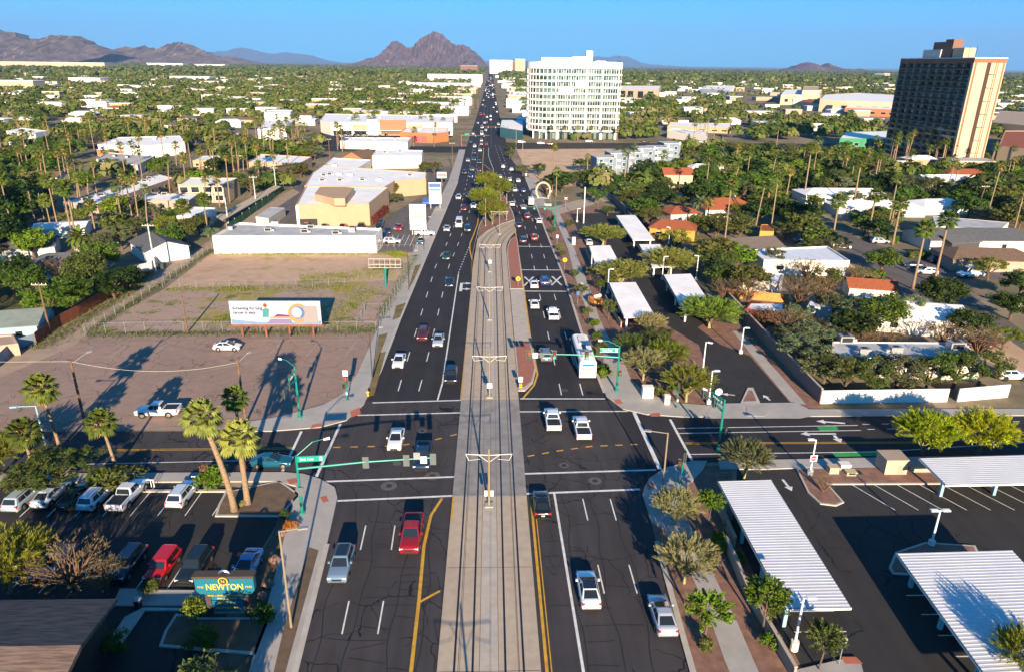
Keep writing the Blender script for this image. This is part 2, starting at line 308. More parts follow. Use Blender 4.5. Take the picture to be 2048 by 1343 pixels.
for px in ([(700, 822), (719, 814), (722, 826), (703, 834)], [(625, 848), (643, 845), (644, 851), (620, 856)], [(573, 958), (592, 955), (600, 962), (580, 968)], [(640, 993), (652, 990), (658, 1001), (646, 1004)],
           [(1228, 798), (1240, 797), (1246, 806), (1233, 807)], [(1300, 826), (1318, 824), (1322, 832), (1302, 832)], [(1352, 933), (1366, 927), (1370, 933), (1358, 939)], [(1293, 966), (1305, 962), (1308, 975), (1298, 978)]):
    struct('tactile_paving', MB().sheet(P(px, 0.16), 0.16), mat('red_tactile', (0.42, 0.13, 0.08), var=0.1))
# lots and planting areas
def area(name, px, z, m): return struct(name, MB().sheet(P(px), z), m)
area('brown_lot_ground', [(-300, 861), (520, 859), (600, 842), (690, 812), (738, 780), (762, 664), (180, 668), (-300, 810)], 0.012, oldlot)
area('weed_lot_ground', [(170, 664), (764, 660), (806, 560), (330, 578)], 0.014, weedy)
area('dirt_lot_ground', [(330, 578), (806, 560), (832, 506), (425, 504)], 0.015, vacant)
area('alley_road', [(-250, 862), (150, 690), (190, 650), (425, 500), (600, 385), (585, 378), (410, 488), (150, 630), (70, 690), (-250, 800)], 0.018, mat('alley_dirt', (0.34, 0.25, 0.185), 0.95, var=0.15, scale=0.4))
area('store_parking_ground', [(835, 503), (905, 395), (930, 335), (855, 338), (855, 385), (765, 440), (765, 500)], 0.012, street_as)
area('rear_parking_ground', [(478, 446), (585, 378), (640, 345), (660, 345), (600, 448)], 0.0125, street_as)
struct('pub_parking_ground', MB().sheet([(-62, 40), (-62, 69.2), (-33, 69.2), (-22.3, 67.2), (-21.8, 62), (-22.6, 52), (-21.5, 40)], 0.012), lot_as)
struct('pub_soil', MB().sheet([(-23.4, 68.3), (-21.5, 68.2), (-20.8, 63), (-19.5, 52), (-18.5, 42), (-18.4, 30), (-21.5, 30), (-22.6, 50), (-21.8, 60), (-22.2, 66)], 0.02), mat('brown_soil', (0.13, 0.09, 0.06), 0.95, var=0.2, scale=0.8))
struct('verge_soil', MB().prism([(-15.8, 42), (-16.6, 57), (-17.6, 57.5), (-17.2, 47), (-16.6, 41)], 0.0, 0.158), MATS['brown_soil'])
for q in ([(757, 670), (776, 665), (763, 700), (745, 760)], [(792, 612), (812, 605), (800, 634), (785, 640)], [(830, 532), (842, 528), (828, 560), (815, 582)], [(760, 705), (772, 702), (748, 790), (732, 792)]):
    struct('verge_grass', MB().sheet(P(q, 0.158), 0.158), mixground('verge', [(0.22, 0.16, 0.09), (0.13, 0.11, 0.035)], (0.4, 1.5), (0.4, 0.6)) if 'vg' not in MATS else MATS['vg'])
struct('east_planting_ground', MB().sheet([(17.0, 92), (20.5, 88.2), (28.5, 86.2), (34, 87), (46.2, 87), (46.4, 90), (42, 180), (42, 235), (18.6, 235), (16, 300), (16.2, 150)], 0.012), redgravel)
area('carport_parking_ground', [(1425, 810), (1585, 810), (1500, 712), (1440, 688), (1395, 655), (1420, 640), (1465, 648), (1275, 425), (1140, 428), (1165, 480), (1205, 560), (1225, 640), (1330, 648), (1398, 690), (1420, 760)], 0.03, lot_as)
area('lot_walk', [(1585, 808), (1612, 808), (1530, 715), (1480, 662), (1465, 662), (1505, 712)], 0.034, sidewalkm)
area('driveway', [(1408, 838), (1600, 838), (1640, 830), (1590, 806), (1424, 808)], 0.165, sidewalkm)
struct('south_east_parking_ground', MB().sheet([(24.2, 20), (24.6, 60), (29, 71.8), (140, 72.5), (140, 20)], 0.012), lot_as)
struct('east_verge_ground', MB().sheet([(16, 20), (16.4, 60), (17.5, 68.6), (22, 72.2), (28.6, 72.4), (24.7, 60), (24.3, 20)], 0.008), redgravel)
raised('driveway_kerb', P([(1480, 808), (1495, 776), (1506, 776), (1520, 806)]), kerbm, 0.16)
struct('driveway_gravel', MB().sheet(P([(1486, 804), (1497, 782), (1504, 782), (1513, 803)]), 0.17), redgravel)
raised('driveway_island', P([(1493, 814), (1530, 814), (1536, 830), (1528, 834), (1494, 833)]), sidewalkm, 0.2)
isl = [(1592, 938), (1886, 930), (1892, 968), (1656, 969), (1688, 1005), (1672, 1012), (1640, 1008), (1615, 985)]
raised('parking_island_kerb', P(isl), kerbm, 0.15)
struct('parking_island_ground', MB().sheet(inset(P(isl), 0.22), 0.155), redgravel)
is2 = [(1777, 1135), (1790, 1105), (1850, 1085), (1950, 1092), (1960, 1112), (1900, 1150), (1810, 1150), (1785, 1148)]
raised('parking_island_kerb', P(is2), kerbm, 0.15)
struct('parking_island_ground', MB().sheet(inset(P(is2), 0.22), 0.155), redgravel)
is3 = [(430, 1033), (436, 1012), (450, 985), (560, 962), (600, 990), (560, 1034)]
raised('parking_island_kerb', P(is3), kerbm, 0.15)
struct('parking_island_ground', MB().sheet(inset(P(is3), 0.25), 0.155), MATS['brown_soil'])
is4 = [(318, 1294), (330, 1262), (352, 1228), (400, 1236), (540, 1236), (512, 1310)]
raised('parking_island_kerb', P(is4), kerbm, 0.15); struct('parking_island_ground', MB().sheet(inset(P(is4), 0.25), 0.155), MATS['brown_soil'])
is5 = [(212, 1300), (242, 1290), (290, 1222), (362, 1222), (362, 1217), (286, 1216), (250, 1235), (220, 1280)]
raised('parking_island_kerb', P(is5), kerbm, 0.15)
raised('pub_walk', P([(225, 1212), (240, 1178), (420, 1180), (418, 1212)]), sidewalkm, 0.14)
raised('pub_kerb', P([(284, 1190), (286, 1182), (420, 1183), (420, 1190)]), kerbm, 0.2)
raised('lot_edge_kerb', P([(270, 980), (460, 980), (460, 984), (270, 984)]), kerbm, 0.16)
raised('corner_apron', P([(1582, 1343), (1690, 1318), (1722, 1330), (1735, 1380), (1600, 1400)]), sidewalkm, 0.15)
struct('corner_tactile', MB().sheet(P([(1682, 1312), (1712, 1312), (1726, 1326), (1690, 1326)], 0.156), 0.156), MATS['red_tactile'])
struct('residential_road', MB().sheet(P([(1545, 398), (1600, 447), (1660, 492), (1725, 545), (1790, 585), (1870, 622), (1960, 640), (2100, 735), (2250, 800), (2250, 740), (2048, 662), (1930, 582), (1960, 560), (2100, 556), (2100, 520), (1880, 507), (1800, 500), (1739, 487), (1640, 440), (1575, 396)]), 0.02), street_as)
area('verge_dirt', [(1870, 622), (1790, 585), (1725, 545), (1640, 485), (1600, 452), (1570, 440), (1640, 520), (1760, 600), (1900, 690), (2060, 760), (2100, 735), (1960, 640)], 0.016, dirt)
area('east_dirt_lot_ground', [(1032, 296), (1330, 296), (1340, 345), (1200, 340), (1150, 372), (1075, 378), (1050, 340)], 0.014, dirt)
area('north_park_ground', [(1440, 385), (1520, 330), (1640, 330), (1740, 350), (1740, 380), (1590, 400)], 0.013, lawn)
area('house_yard_ground', [(0, 640), (0, 560), (150, 560), (250, 560), (150, 640), (70, 665)], 0.013, mat('green_lawn', (0.06, 0.075, 0.02), 0.95, var=0.3, scale=0.5, col2=(0.11, 0.10, 0.04)))
area('shopping_lot_ground', [(640, 290), (650, 250), (900, 258), (905, 275), (800, 282), (740, 296)], 0.02, road_new)
# ---------------------------------------------------------------- tramway
CL = -0.15
def track_poly(off):
    """Line of the tramway at a sideways offset: straight, then a bend to the right across the avenue."""
    pts = [(CL + off, y) for y in (15, 60, 110, 150, 176)]
    R = 73.3 - off; cx = CL + 73.3
    for k in range(1, 15):
        a = math.radians(k * 2.7); pts.append((cx - R * math.cos(a), 176 + R * math.sin(a)))
    hd = 37.8; p = pts[-1]
    for st in (8, 8, 8, 14, 12, 12, 12, 16, 20):
        if len(pts) > 22 and hd > 24: hd -= 6
        p = (p[0] + math.sin(math.radians(hd)) * st, p[1] + math.cos(math.radians(hd)) * st); pts.append(p)
    return pts
def between(a, b): return a + b[::-1]
tl, tr = track_poly(-4.05), track_poly(4.05)
mb = MB()
for i in range(len(tl) - 1):
    q4 = [tl[i], tr[i], tr[i + 1], tl[i + 1]]
    if tl[i][0] < 7.1: q4 = [(min(x, 7.15), y) for x, y in q4]
    elif tr[i + 1][0] > 15.8: q4 = [(max(x, 15.8), y) for x, y in q4]
    else: continue
    mb.quad(*[(*p, 0.05) for p in q4])
struct('track_bed', mb, trackm)
mb = MB()
for o in (-2.72, -1.285, 1.285, 2.72): mb.ribbon(track_poly(o), 0.17, 0.064)
struct('rail_groove', mb, mat('rail_groove_steel', (0.035, 0.04, 0.055), 0.4, 0.5, var=0.1))
mb = MB()
for o in (-0.75, 0.75, 2.3, -2.3): mb.ribbon(track_poly(o), 0.04, 0.062)
for k in range(12): mb.ribbon([(CL - 4, 30 + k * 12.2), (CL + 4, 30 + k * 12.2)], 0.05, 0.061)
struct('track_joint', mb, mat('joint_dark', (0.14, 0.11, 0.09), var=0))
struct('track_centre', MB().ribbon([(CL, 15), (CL, 66)], 1.45, 0.058).ribbon([(CL, 90.5), (CL, 176)], 1.5, 0.058), mat('pale_concrete', (0.42, 0.37, 0.31), 0.85, var=0.1, scale=0.8))
struct('track_crossing', MB().sheet([(CL - 4.05, 66.2), (CL + 4.05, 66.2), (CL + 4.05, 90), (CL - 4.05, 90)], 0.055), mat('grey_worn_concrete', (0.25, 0.235, 0.22), 0.85, var=0.22, scale=0.5, detail=7))
raised('median_kerb', P([(1033, 783), (1024, 690), (1021, 640), (1021, 681), (1028, 690), (1058, 681), (1068, 735), (1062, 765), (1048, 783)]) if False else [(3.95, 92.8), (3.95, 112.5), (6.75, 112.5), (7.0, 100.5), (6.2, 95.5), (4.9, 92.8)], kerbm, 0.18)
struct('median_brick', MB().sheet([(4.15, 94), (4.15, 112.2), (6.5, 112.2), (6.75, 101), (6.0, 96), (4.9, 94)], 0.19), mat('red_brick_paving', (0.33, 0.13, 0.09), 0.9, var=0.15, scale=2))
raised('median_kerb', [(4.0, 112.6), (4.0, 142), (6.7, 142), (6.72, 112.6)], mat('pale_concrete', (0, 0, 0)), 0.16)
m2 = [(4.0, 142.2), (4.0, 172), (4.3, 180), (5.2, 187), (6.4, 190.5), (7.1, 188), (6.8, 142.2)]
raised('median_kerb', m2, kerbm, 0.18); struct('median_brick', MB().sheet(inset(m2, 0.2), 0.19), MATS['red_brick_paving'])
med = [(-4.5, 150), (-4.3, 172), (-3.6, 186), (-1, 197), (3, 206.5), (6.2, 211.5), (7.2, 213), (7.0, 224), (5.2, 250), (2.5, 288), (1.2, 296), (0.6, 270), (-1.5, 225), (-3.5, 205), (-4.6, 172)]
raised('planted_median_kerb', med, kerbm, 0.16); struct('planted_median_ground', MB().sheet(inset(med, 0.25), 0.168), redgravel)
# ---------------------------------------------------------------- road markings
W, Y = MB(), MB()
def resample(pts, step):
    out = [Vector(pts[0])]; acc = 0.0
    for a, b in zip(pts, pts[1:]):
        a, b = Vector(a), Vector(b); n = max(1, int((b - a).length / step))
        out += [a.lerp(b, k / n) for k in range(1, n + 1)]
    return out
def dashes(mb, pts, wd, on, off, z=0.036, start=0.0):
    pts = [Vector(p) for p in pts]; L_ = [0.0]
    for a, b in zip(pts, pts[1:]): L_.append(L_[-1] + (b - a).length)
    def pt(s):
        for i in range(len(pts) - 1):
            if s <= L_[i + 1]: return pts[i].lerp(pts[i + 1], (s - L_[i]) / (L_[i + 1] - L_[i]))
        return pts[-1]
    s = start
    while s + on < L_[-1]: mb.ribbon([pt(s), pt(s + on)], wd, z); s += on + off
d12n = P([(668, 1343), (695, 1215), (735, 1035)]); d23n = P([(742, 1343), (765, 1215), (793, 1030)])
dashes(W, d12n, 0.13, 3.9, 7.0, start=3.9); dashes(W, d23n, 0.13, 3.9, 7.0, start=3.9)
d12 = P([(791, 800), (801, 765), (832, 663), (871, 533), (892, 491), (905, 460), (919, 427), (933.7, 364.5), (940, 329), (947, 290)]); d23 = P([(832, 800), (842.5, 765), (868, 663), (897.5, 532.7), (915.5, 490.5), (927, 460), (938, 427), (949.3, 364.5), (953.2, 330), (958, 290)])
dashes(W, d12, 0.15, 3.9, 7.0, start=3); dashes(W, d23, 0.15, 3.9, 7.0, start=3)
W.ribbon(P([(875, 800), (885, 765), (917, 548)]), 0.22, 0.036); dashes(W, P([(917, 546), (938, 494)]), 0.24, 0.8, 1.5)
e1n = P([(1155, 955), (1168.6, 1009), (1213, 1206), (1242, 1343)]); e2n = P([(1209, 955), (1223, 1007), (1280, 1206), (1318, 1343)])
e1 = P([(1128, 815), (1120, 775), (1096, 668), (1080, 593), (1064, 514), (1050, 454), (1028, 397.5), (1008, 345), (990, 290)]); e2 = P([(1172, 815), (1162, 775), (1129.5, 664.7), (1109, 591), (1088, 512), (1071, 454), (1044.4, 396.7), (1018, 345), (998, 290)])
dashes(W, e1n, 0.13, 3.9, 7.0, start=4.2); dashes(W, e2n, 0.13, 3.9, 7.0, start=4.2); dashes(W, e1, 0.15, 3.9, 7.0, start=4); dashes(W, e2, 0.15, 3.9, 7.0, start=4)
W.ribbon(P([(1108, 984), (1167, 1343), (1180, 1420)]), 0.24, 0.036)
for xo in (-3.6, -0.2, 3.2): dashes(W, [(xo - 3, 420), (xo - 3.2, 900)], 0.15, 3, 9)
for a, b, wd in (((635, 963), (908, 953), .32), ((675, 1001), (905, 991), .32), ((745, 805), (922, 800), .3), ((715, 830), (920, 825), .3), ((603, 862), (563, 946), .32), ((681, 847), (628, 963), .34), ((1040, 797), (1210, 797), .3), ((1038, 823), (1256, 822), .3), ((1046, 947), (1312, 939), .32), ((1050, 987), (1280, 978), .34), ((1268, 824), (1320, 938), .5), ((1340, 838), (1384, 920), .34),
                 ((1036, 493), (1104, 494), .45), ((1042, 540), (1120, 540.5), .45), ((1048, 582.6), (1135, 583), .45),
                 ((1355, 856), (1715, 850), .16), ((1358, 866), (1722, 860), .16), ((1380, 908), (1760, 903), .16), ((1760, 903), (2300, 868), .16), ((150, 928), (560, 919), .14)):
    W.ribbon(P([a, b]), wd, 0.040)
for cx, cy in ((1058, 563), (1113, 562)):
    for s in (-1, 1): W.ribbon(P([(cx - 9 * s, cy - 9), (cx + 10 * s, cy + 9)]), 0.42, 0.041 + 0.001 * s)
def glyph(mb, strokes, org, sx, sy, wd, z=0.041, rot=0.0):
    for k, st in enumerate(strokes):
        c, s_ = math.cos(rot), math.sin(rot)
        mb.ribbon([(org[0] + c * x * sx - s_ * y * sy, org[1] + s_ * x * sx + c * y * sy) for x, y in st], wd, z + 0.0012 * k)
RR = [[(0, 0), (0, 1), (.7, 1), (.7, .5), (0, .5)], [(.2, .5), (.8, 0)]]
for ox in (9.6, 12.6): glyph(W, RR, (ox, 146.6), 0.8, 2.2, 0.22)
def arrow(mb, org, L_, wd, head, rot, turn=0, z=0.042):
    """Straight arrow (turn 0) or hooked to one side."""
    T = lambda x, y: (org[0] + math.cos(rot) * x - math.sin(rot) * y, org[1] + math.sin(rot) * x + math.cos(rot) * y)
    mb.add([(*T(-wd / 2, 0), z), (*T(wd / 2, 0), z), (*T(wd / 2, L_), z), (*T(-wd / 2, L_), z)], [(0, 1, 2, 3)])
    if turn:
        mb.add([(*T(turn * wd / 2, L_ - wd), z), (*T(turn * head, L_ - wd), z), (*T(turn * head, L_), z), (*T(turn * wd / 2, L_), z)], [(0, 1, 2, 3)])
        mb.add([(*T(turn * head, L_ - wd - head * .5), z), (*T(turn * head * 2.2, L_ - wd / 2), z), (*T(turn * head, L_ + head * .5), z)], [(0, 1, 2)])
    else: mb.add([(*T(-head, L_), z), (*T(head, L_), z), (*T(0, L_ + head * 1.8), z)], [(0, 1, 2)])
a_ = at(919, 579); arrow(W, a_, 4.2, 0.45, 0.9, 0, -0) if False else None
arrow(W, at(921, 583), 6.0, 0.6, 1.0, 0, 1); arrow(W, (at(921, 583)[0], at(921, 583)[1] + 0.3), 1.6, 0.6, 1.0, 0, 1, 0.044)
arrow(W, at(1690, 846), 2.6, 0.4, 0.6, math.radians(80)); arrow(W, at(1672, 867), 3.6, 0.35, 0.6, math.pi / 2); arrow(W, at(1668, 870), 0.9, 0.4, 0.6, math.pi, 0, 0.045)
arrow(W, at(1540, 800), 0.9, 0.3, 0.5, math.radians(12)); arrow(W, at(1565, 958), 1.5, 0.3, 0.5, math.radians(183), 0, 0.03); arrow(W, at(1470, 790), 1.0, 0.25, 0.5, math.radians(75))
dashes(W, P([(1725, 848), (2048, 842)]), .16, 1, 1.6); dashes(W, P([(1735, 858), (2048, 852)]), .16, 1, 1.6)
for x in (1700, 1744, 1790, 1835, 1880, 1925, 1970, 2012): W.ribbon([at(x, 966), (at(x, 966)[0] + 2.4, at(x, 966)[1] - 5.2)], 0.11, 0.022)
for yy in (1190, 1228, 1270, 1312): W.ribbon(P([(1812 + (yy - 1190) * .8, yy), (1900 + (yy - 1190) * .8, yy - 1)]), 0.12, 0.022)
for yy in (1222, 1263): W.ribbon(P([(1562 + (yy - 1222) * .6, yy), (1668 + (yy - 1222) * .6, yy - 1)]), 0.12, 0.022)
for k in range(12): W.ribbon([(-56.9 + k * 2.8, 63.0), (-56.8 + k * 2.8, 68.6)], 0.11, 0.022); W.ribbon([(-45.4 + k * 2.75, 51.6), (-45.2 + k * 2.75, 56.4)], 0.11, 0.022) if k < 7 else None
FD = MB()
for k in range(7): FD.ribbon([(-60 + k * 6.2, 112.5), (-60.6 + k * 6.2, 106)], 0.08, 0.02)
FD.ribbon([(-40, 113.0), (-22, 113.3)], .1, .02); FD.ribbon([(-44, 100), (-30, 108)], .08, .02); FD.ribbon([(-38, 92), (-24, 101)], .08, .02)
struct('faded_stall_marking', FD, mat('faded_paint', (0.40, 0.34, 0.31), 0.8, var=0.3, scale=1.2))
for k in range(7): W.ribbon(P([(775 + k * 11, 494), (786 + k * 11, 470)]), 0.12, 0.02)
struct('white_road_marking', W, lineW)
for l in ([(822, 1343), (838, 1200), (848, 1090), (862, 1030), (884, 996)], [(922, 800), (945, 560), (945.2, 524), (939.7, 500.6), (939.9, 488), (947.5, 469), (955.3, 447.5), (957.7, 428.8), (961, 390), (964.5, 355), (965.4, 328), (967.4, 295.7)],
          [(967.4, 328.9), (978, 337.7), (987, 343.5), (991.8, 355), (1006, 390), (1024, 430), (1028, 444), (1029.5, 453.8), (1035, 493), (1045, 559), (1060, 669), (1069, 716), (1075, 748), (1068, 770), (1046, 796)]):
    Y.ribbon(P(l), 0.3, 0.038)
Y.ribbon([(4.35, 15), (4.35, 66)], 0.26, 0.06).ribbon([(4.72, 15), (4.72, 64)], 0.1, 0.06); Y.ribbon(P([(838, 1204), (880, 1181)]), 0.25, 0.039); Y.ribbon(P([(903, 1040), (907, 991)]), 0.2, 0.07)
dashes(Y, P([(666, 894), (790, 891), (850, 884), (920, 866)]), 0.24, 0.9, 1.2); dashes(Y, P([(1055, 912), (1110, 902), (1180, 892), (1292, 887)]), 0.24, 0.9, 1.0)
for o in (-.15, .15):
    a, b = at(1370, 886), at(1900, 884); Y.ribbon([(a[0], a[1] + o), (b[0], b[1] + o)], 0.12, 0.04); a, b = at(0, 902), at(585, 896); Y.ribbon([(a[0], a[1] + o), (b[0], b[1] + o)], 0.11, 0.04)
struct('yellow_road_marking', Y, lineY)
W2 = MB(); W2.ribbon(P([(977, 295.7), (977, 312), (982, 327), (988, 341.6)]), 0.2, 0.036)
struct('white_lane_marking', W2, lineW)
G = MB().sheet(P([(1634, 853), (1672, 851), (1677, 859), (1640, 861)]), 0.034).sheet(P([(1664, 905), (1760, 900), (1764, 910), (1672, 913)]), 0.034)
struct('green_bike_marking', G, mat('green_road_paint', (0.03, 0.30, 0.06), 0.7, var=0.12))
mb = MB()
for px, py, r in ((845, 861, .55), (778, 971, .9), (865, 951, .9), (1190, 961, .75), (1128, 930, .6), (1129, 780, .5), (794, 926, .5)):
    c = at(px, py); mb.sheet([(c[0] + r * math.cos(k * math.pi / 8), c[1] + r * math.sin(k * math.pi / 8)) for k in range(16)], 0.03)
struct('manhole_collar', mb, mat('worn_concrete_ring', (0.105, 0.098, 0.092), var=0.2, scale=3))
mb = MB()
for px, py in ((778, 971), (865, 951), (1190, 961), (1128, 930), (845, 861), (1129, 780)):
    c = at(px, py); mb.sheet([(c[0] + .35 * math.cos(k * math.pi / 6), c[1] + .35 * math.sin(k * math.pi / 6)) for k in range(12)], 0.036)
struct('manhole_cover', mb, mat('cast_iron', (0.045, 0.04, 0.04), 0.6, 0.3, var=0.1))

# sealed cracks in the old asphalt: long wandering seams with cross cracks
mb = MB(); seal = random.Random(4); zz = 0.0262
def seam(x0, x1, y0, y1, amp, wd):
    n = max(4, int(math.hypot(x1 - x0, y1 - y0) / 1.1)); ph = seal.uniform(0, 6); pts = []
    for k in range(n + 1):
        f = k / n; o = amp * (math.sin(ph + f * n * .35) + .6 * math.sin(2.3 * ph + f * n * .9)) + seal.uniform(-.1, .1) * amp
        pts.append((x0 + (x1 - x0) * f + (o if abs(y1 - y0) > abs(x1 - x0) else 0), y0 + (y1 - y0) * f + (o if abs(y1 - y0) <= abs(x1 - x0) else 0)))
    global zz
    zz += .0001; mb.ribbon(pts, wd, zz)
for x in (-13.9, -11.3, -8.0, -5.6): seam(x, x - .5, 40, 67, .22, .09)
for x in (7.5, 10.4, 13.0): seam(x, x + .3, 40, 67, .25, .09)
for k in range(24):
    y = 41.5 + k * 1.12 + seal.uniform(-.4, .4); a = seal.choice((-13.9, -11.3, -8.3)); seam(a, a + seal.choice((2.6, 3.0, 5.6)), y, y + seal.uniform(-.6, .6), .16, .065)
    if k % 2: a = seal.choice((5.2, 7.5, 10.4)); seam(a, a + seal.choice((2.6, 3.0, 5.4)), y, y + seal.uniform(-.5, .5), .16, .065)
for k in range(10): a = seal.uniform(-16, -6); y = seal.uniform(69, 82); seam(a, a + seal.uniform(1.5, 4), y, y + seal.uniform(-2, 2), .3, .08)
struct('crack_sealant', mb, mat('crack_sealant_tar', (0.021, 0.022, 0.026), 0.6, var=0))
# ---------------------------------------------------------------- buildings
def window(parent, a, b, t, w_, h, z, m=None, frame=None, out=0.03):
    """One window on the wall a-b at fraction t: a frame with its pane as sub-part."""
    a, b = Vector(a), Vector(b); d = (b - a).normalized(); n = Vector((d.y, -d.x)); c = a + (b - a) * t
    ang = math.atan2(d.y, d.x)
    fr = MB().box(-w_ / 2, w_ / 2, -out, 0.0, -h / 2, h / 2).build('window', frame or offwhite, parent, (c.x, c.y, z), ang)
    MB().box(-w_ / 2 + .08, w_ / 2 - .08, -out - .02, -out - .001, -h / 2 + .08, h / 2 - .08).build('pane', m or g_dark, fr)
    return fr
def ac_unit(parent, x, y, z, s=1.0, m=None):
    b = MB().box(-.9 * s, .9 * s, -.6 * s, .6 * s, 0, .9 * s); b.c = 1
    b.box(-.7 * s, .7 * s, -.62 * s, -.601 * s, .15 * s, .75 * s); b.box(-.35 * s, .35 * s, -.35 * s, .35 * s, .901 * s, 1.0 * s); b.c = 0
    b.box(.9 * s, 1.5 * s, -.25 * s, .25 * s, 0, .45 * s)
    return b.build('air_conditioner', [m or steel, blackp], parent, (x, y, z), rnd.choice([0, 0, 1.57, 3.14]))
def bld(name, label, cat, px, h, wallm, roofm, par=0.35, acs=(), group=None, trim=None, pts=None):
    """Flat-roofed building from its roof corners at height h: walls with parapet, roof, air conditioners."""
    pts = ccw(pts or P(px, h)); c = Vector((sum(p[0] for p in pts) / len(pts), sum(p[1] for p in pts) / len(pts)))
    t = thing(name, label, cat, (c.x, c.y, 0), group=group); loc = [(p[0] - c.x, p[1] - c.y) for p in pts]
    inn = inset(loc, 0.28); n = len(loc); mb = MB()
    mb.prism(loc, 0, h, cap=False)
    vs = [(x, y, h) for x, y in loc] + [(x, y, h) for x, y in inn] + [(x, y, h - par) for x, y in inn]
    fs = [(i, (i + 1) % n, n + (i + 1) % n, n + i) for i in range(n)] + [(n + i, n + (i + 1) % n, 2 * n + (i + 1) % n, 2 * n + i) for i in range(n)]
    mb.add(vs, fs); mb.build('wall', wallm, t)
    rf = MB().sheet(inset(loc, 0.2), h - par + .005).build('roof', roofm, t)
    for a in acs:
        q = at(a[0], a[1], h - par); ac_unit(rf, q[0] - c.x, q[1] - c.y, h - par, a[2] if len(a) > 2 else 1.0)
    if trim: MB().prism([(p[0] * 1.004, p[1] * 1.004) for p in loc], h - 0.45, h - .02, cap=False).build('roof_trim', trim, t)
    t['_'] = 0; del t['_']
    return t, loc
def edges_facing(loc):
    """Walls that look back towards the avenue's near end."""
    n = len(loc); return [(loc[i], loc[(i + 1) % n]) for i in range(n) if (loc[(i + 1) % n][0] - loc[i][0]) > abs(loc[(i + 1) % n][1] - loc[i][1]) * .7]
peach = mat('peach_stucco', (0.42, 0.285, 0.18), 0.9, var=0.06, scale=0.4); cream = mat('cream_stucco', (0.46, 0.365, 0.25), 0.9, var=0.06, scale=0.4); tan = mat('tan_stucco', (0.36, 0.28, 0.21), 0.9, var=0.08, scale=0.5)
orange = mat('orange_stucco', (0.42, 0.155, 0.065), 0.9, var=0.08); yellow = mat('yellow_stucco', (0.46, 0.25, 0.055), 0.9, var=0.06); brownw = mat('brown_brick', (0.20, 0.11, 0.08), 0.9, var=0.15, scale=3)
redtile = mat('red_roof_tile', (0.30, 0.085, 0.035), 0.85, var=0.28, scale=3); shingle = mat('grey_shingle', (0.10, 0.10, 0.105), 0.9, var=0.2, scale=1.5); brownsh = mat('brown_shingle', (0.15, 0.095, 0.065), 0.9, var=0.2, scale=1.5)
palewall = mat('pale_grey_wall', (0.48, 0.47, 0.45), 0.85, var=0.06)
whitebld = mat('white_stucco', (0.72, 0.69, 0.65), 0.85, var=0.04, scale=0.4)
# avenue, west side
t, L1 = bld('warehouse', 'long low white block warehouse with grey roof beside the empty dirt lot', 'warehouse', [(424, 472), (751, 471), (764, 457), (478, 445)], 4.5, whitebld, roofgrey, 0.5, [(463, 459), (537, 462), (551, 449), (610, 465), (622, 456), (672, 468), (705, 463, 1.3)])
for i in range(3): window(t, L1[1], L1[2], .25 + .22 * i, 1.2, 2.2, 1.6)
t, L2 = bld('office_building', 'peach flat-roofed office with penthouse box right behind the white warehouse', 'office', [(592, 409), (738, 407), (777, 375), (612, 372)], 6.4, peach, roofwhite, 0.25, [(650, 386), (670, 384)])
q = [(629, 388), (668, 397), (690, 397), (708, 376), (690, 374), (640, 374)]
pp = P(q, 8.3); MB().prism([(x - t.location.x, y - t.location.y) for x, y in pp], 6.2, 8.3, cap=True).build('penthouse', peach, t)
MB().prism([(L2[0][0] - .15, L2[0][1] - .15), (L2[0][0] + .6, L2[0][1] - .15), (L2[0][0] + .6, L2[0][1] + .5), (L2[0][0] - .15, L2[0][1] + .5)], 0, 6.0).build('column', white, t)
for i, e in enumerate(edges_facing(L2)[:1]):
    a, b = Vector(e[0]), Vector(e[1]); d = (b - a)
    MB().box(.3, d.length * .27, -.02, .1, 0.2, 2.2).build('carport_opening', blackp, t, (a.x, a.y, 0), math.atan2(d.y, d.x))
t, L3 = bld('shop_building', 'broad white-roofed shop block with peach end wall behind the peach office', 'shop', [(609, 371), (770, 374), (790, 362), (852, 357), (853, 345), (645, 331), (625, 345)], 5.7, peach, roofwhite, 0.3, [(648, 352), (660, 350), (680, 350), (702, 352), (645, 362), (680, 362), (725, 361), (760, 362), (820, 352)])
t, L3 = bld('shop_building', 'tall plain white box shop beyond the broad white roofs', 'shop', [(744, 312), (843, 311), (846, 301), (752, 299)], 5.6, whitebld, roofwhite, 0.3, [(770, 306), (800, 304)])
t, L3 = bld('shop_building', 'white-roofed shop with grey roof units left of the orange gable', 'shop', [(640, 338), (705, 343), (742, 320), (665, 316)], 5.0, offwhite, roofwhite, 0.3, [(655, 335), (670, 333)])
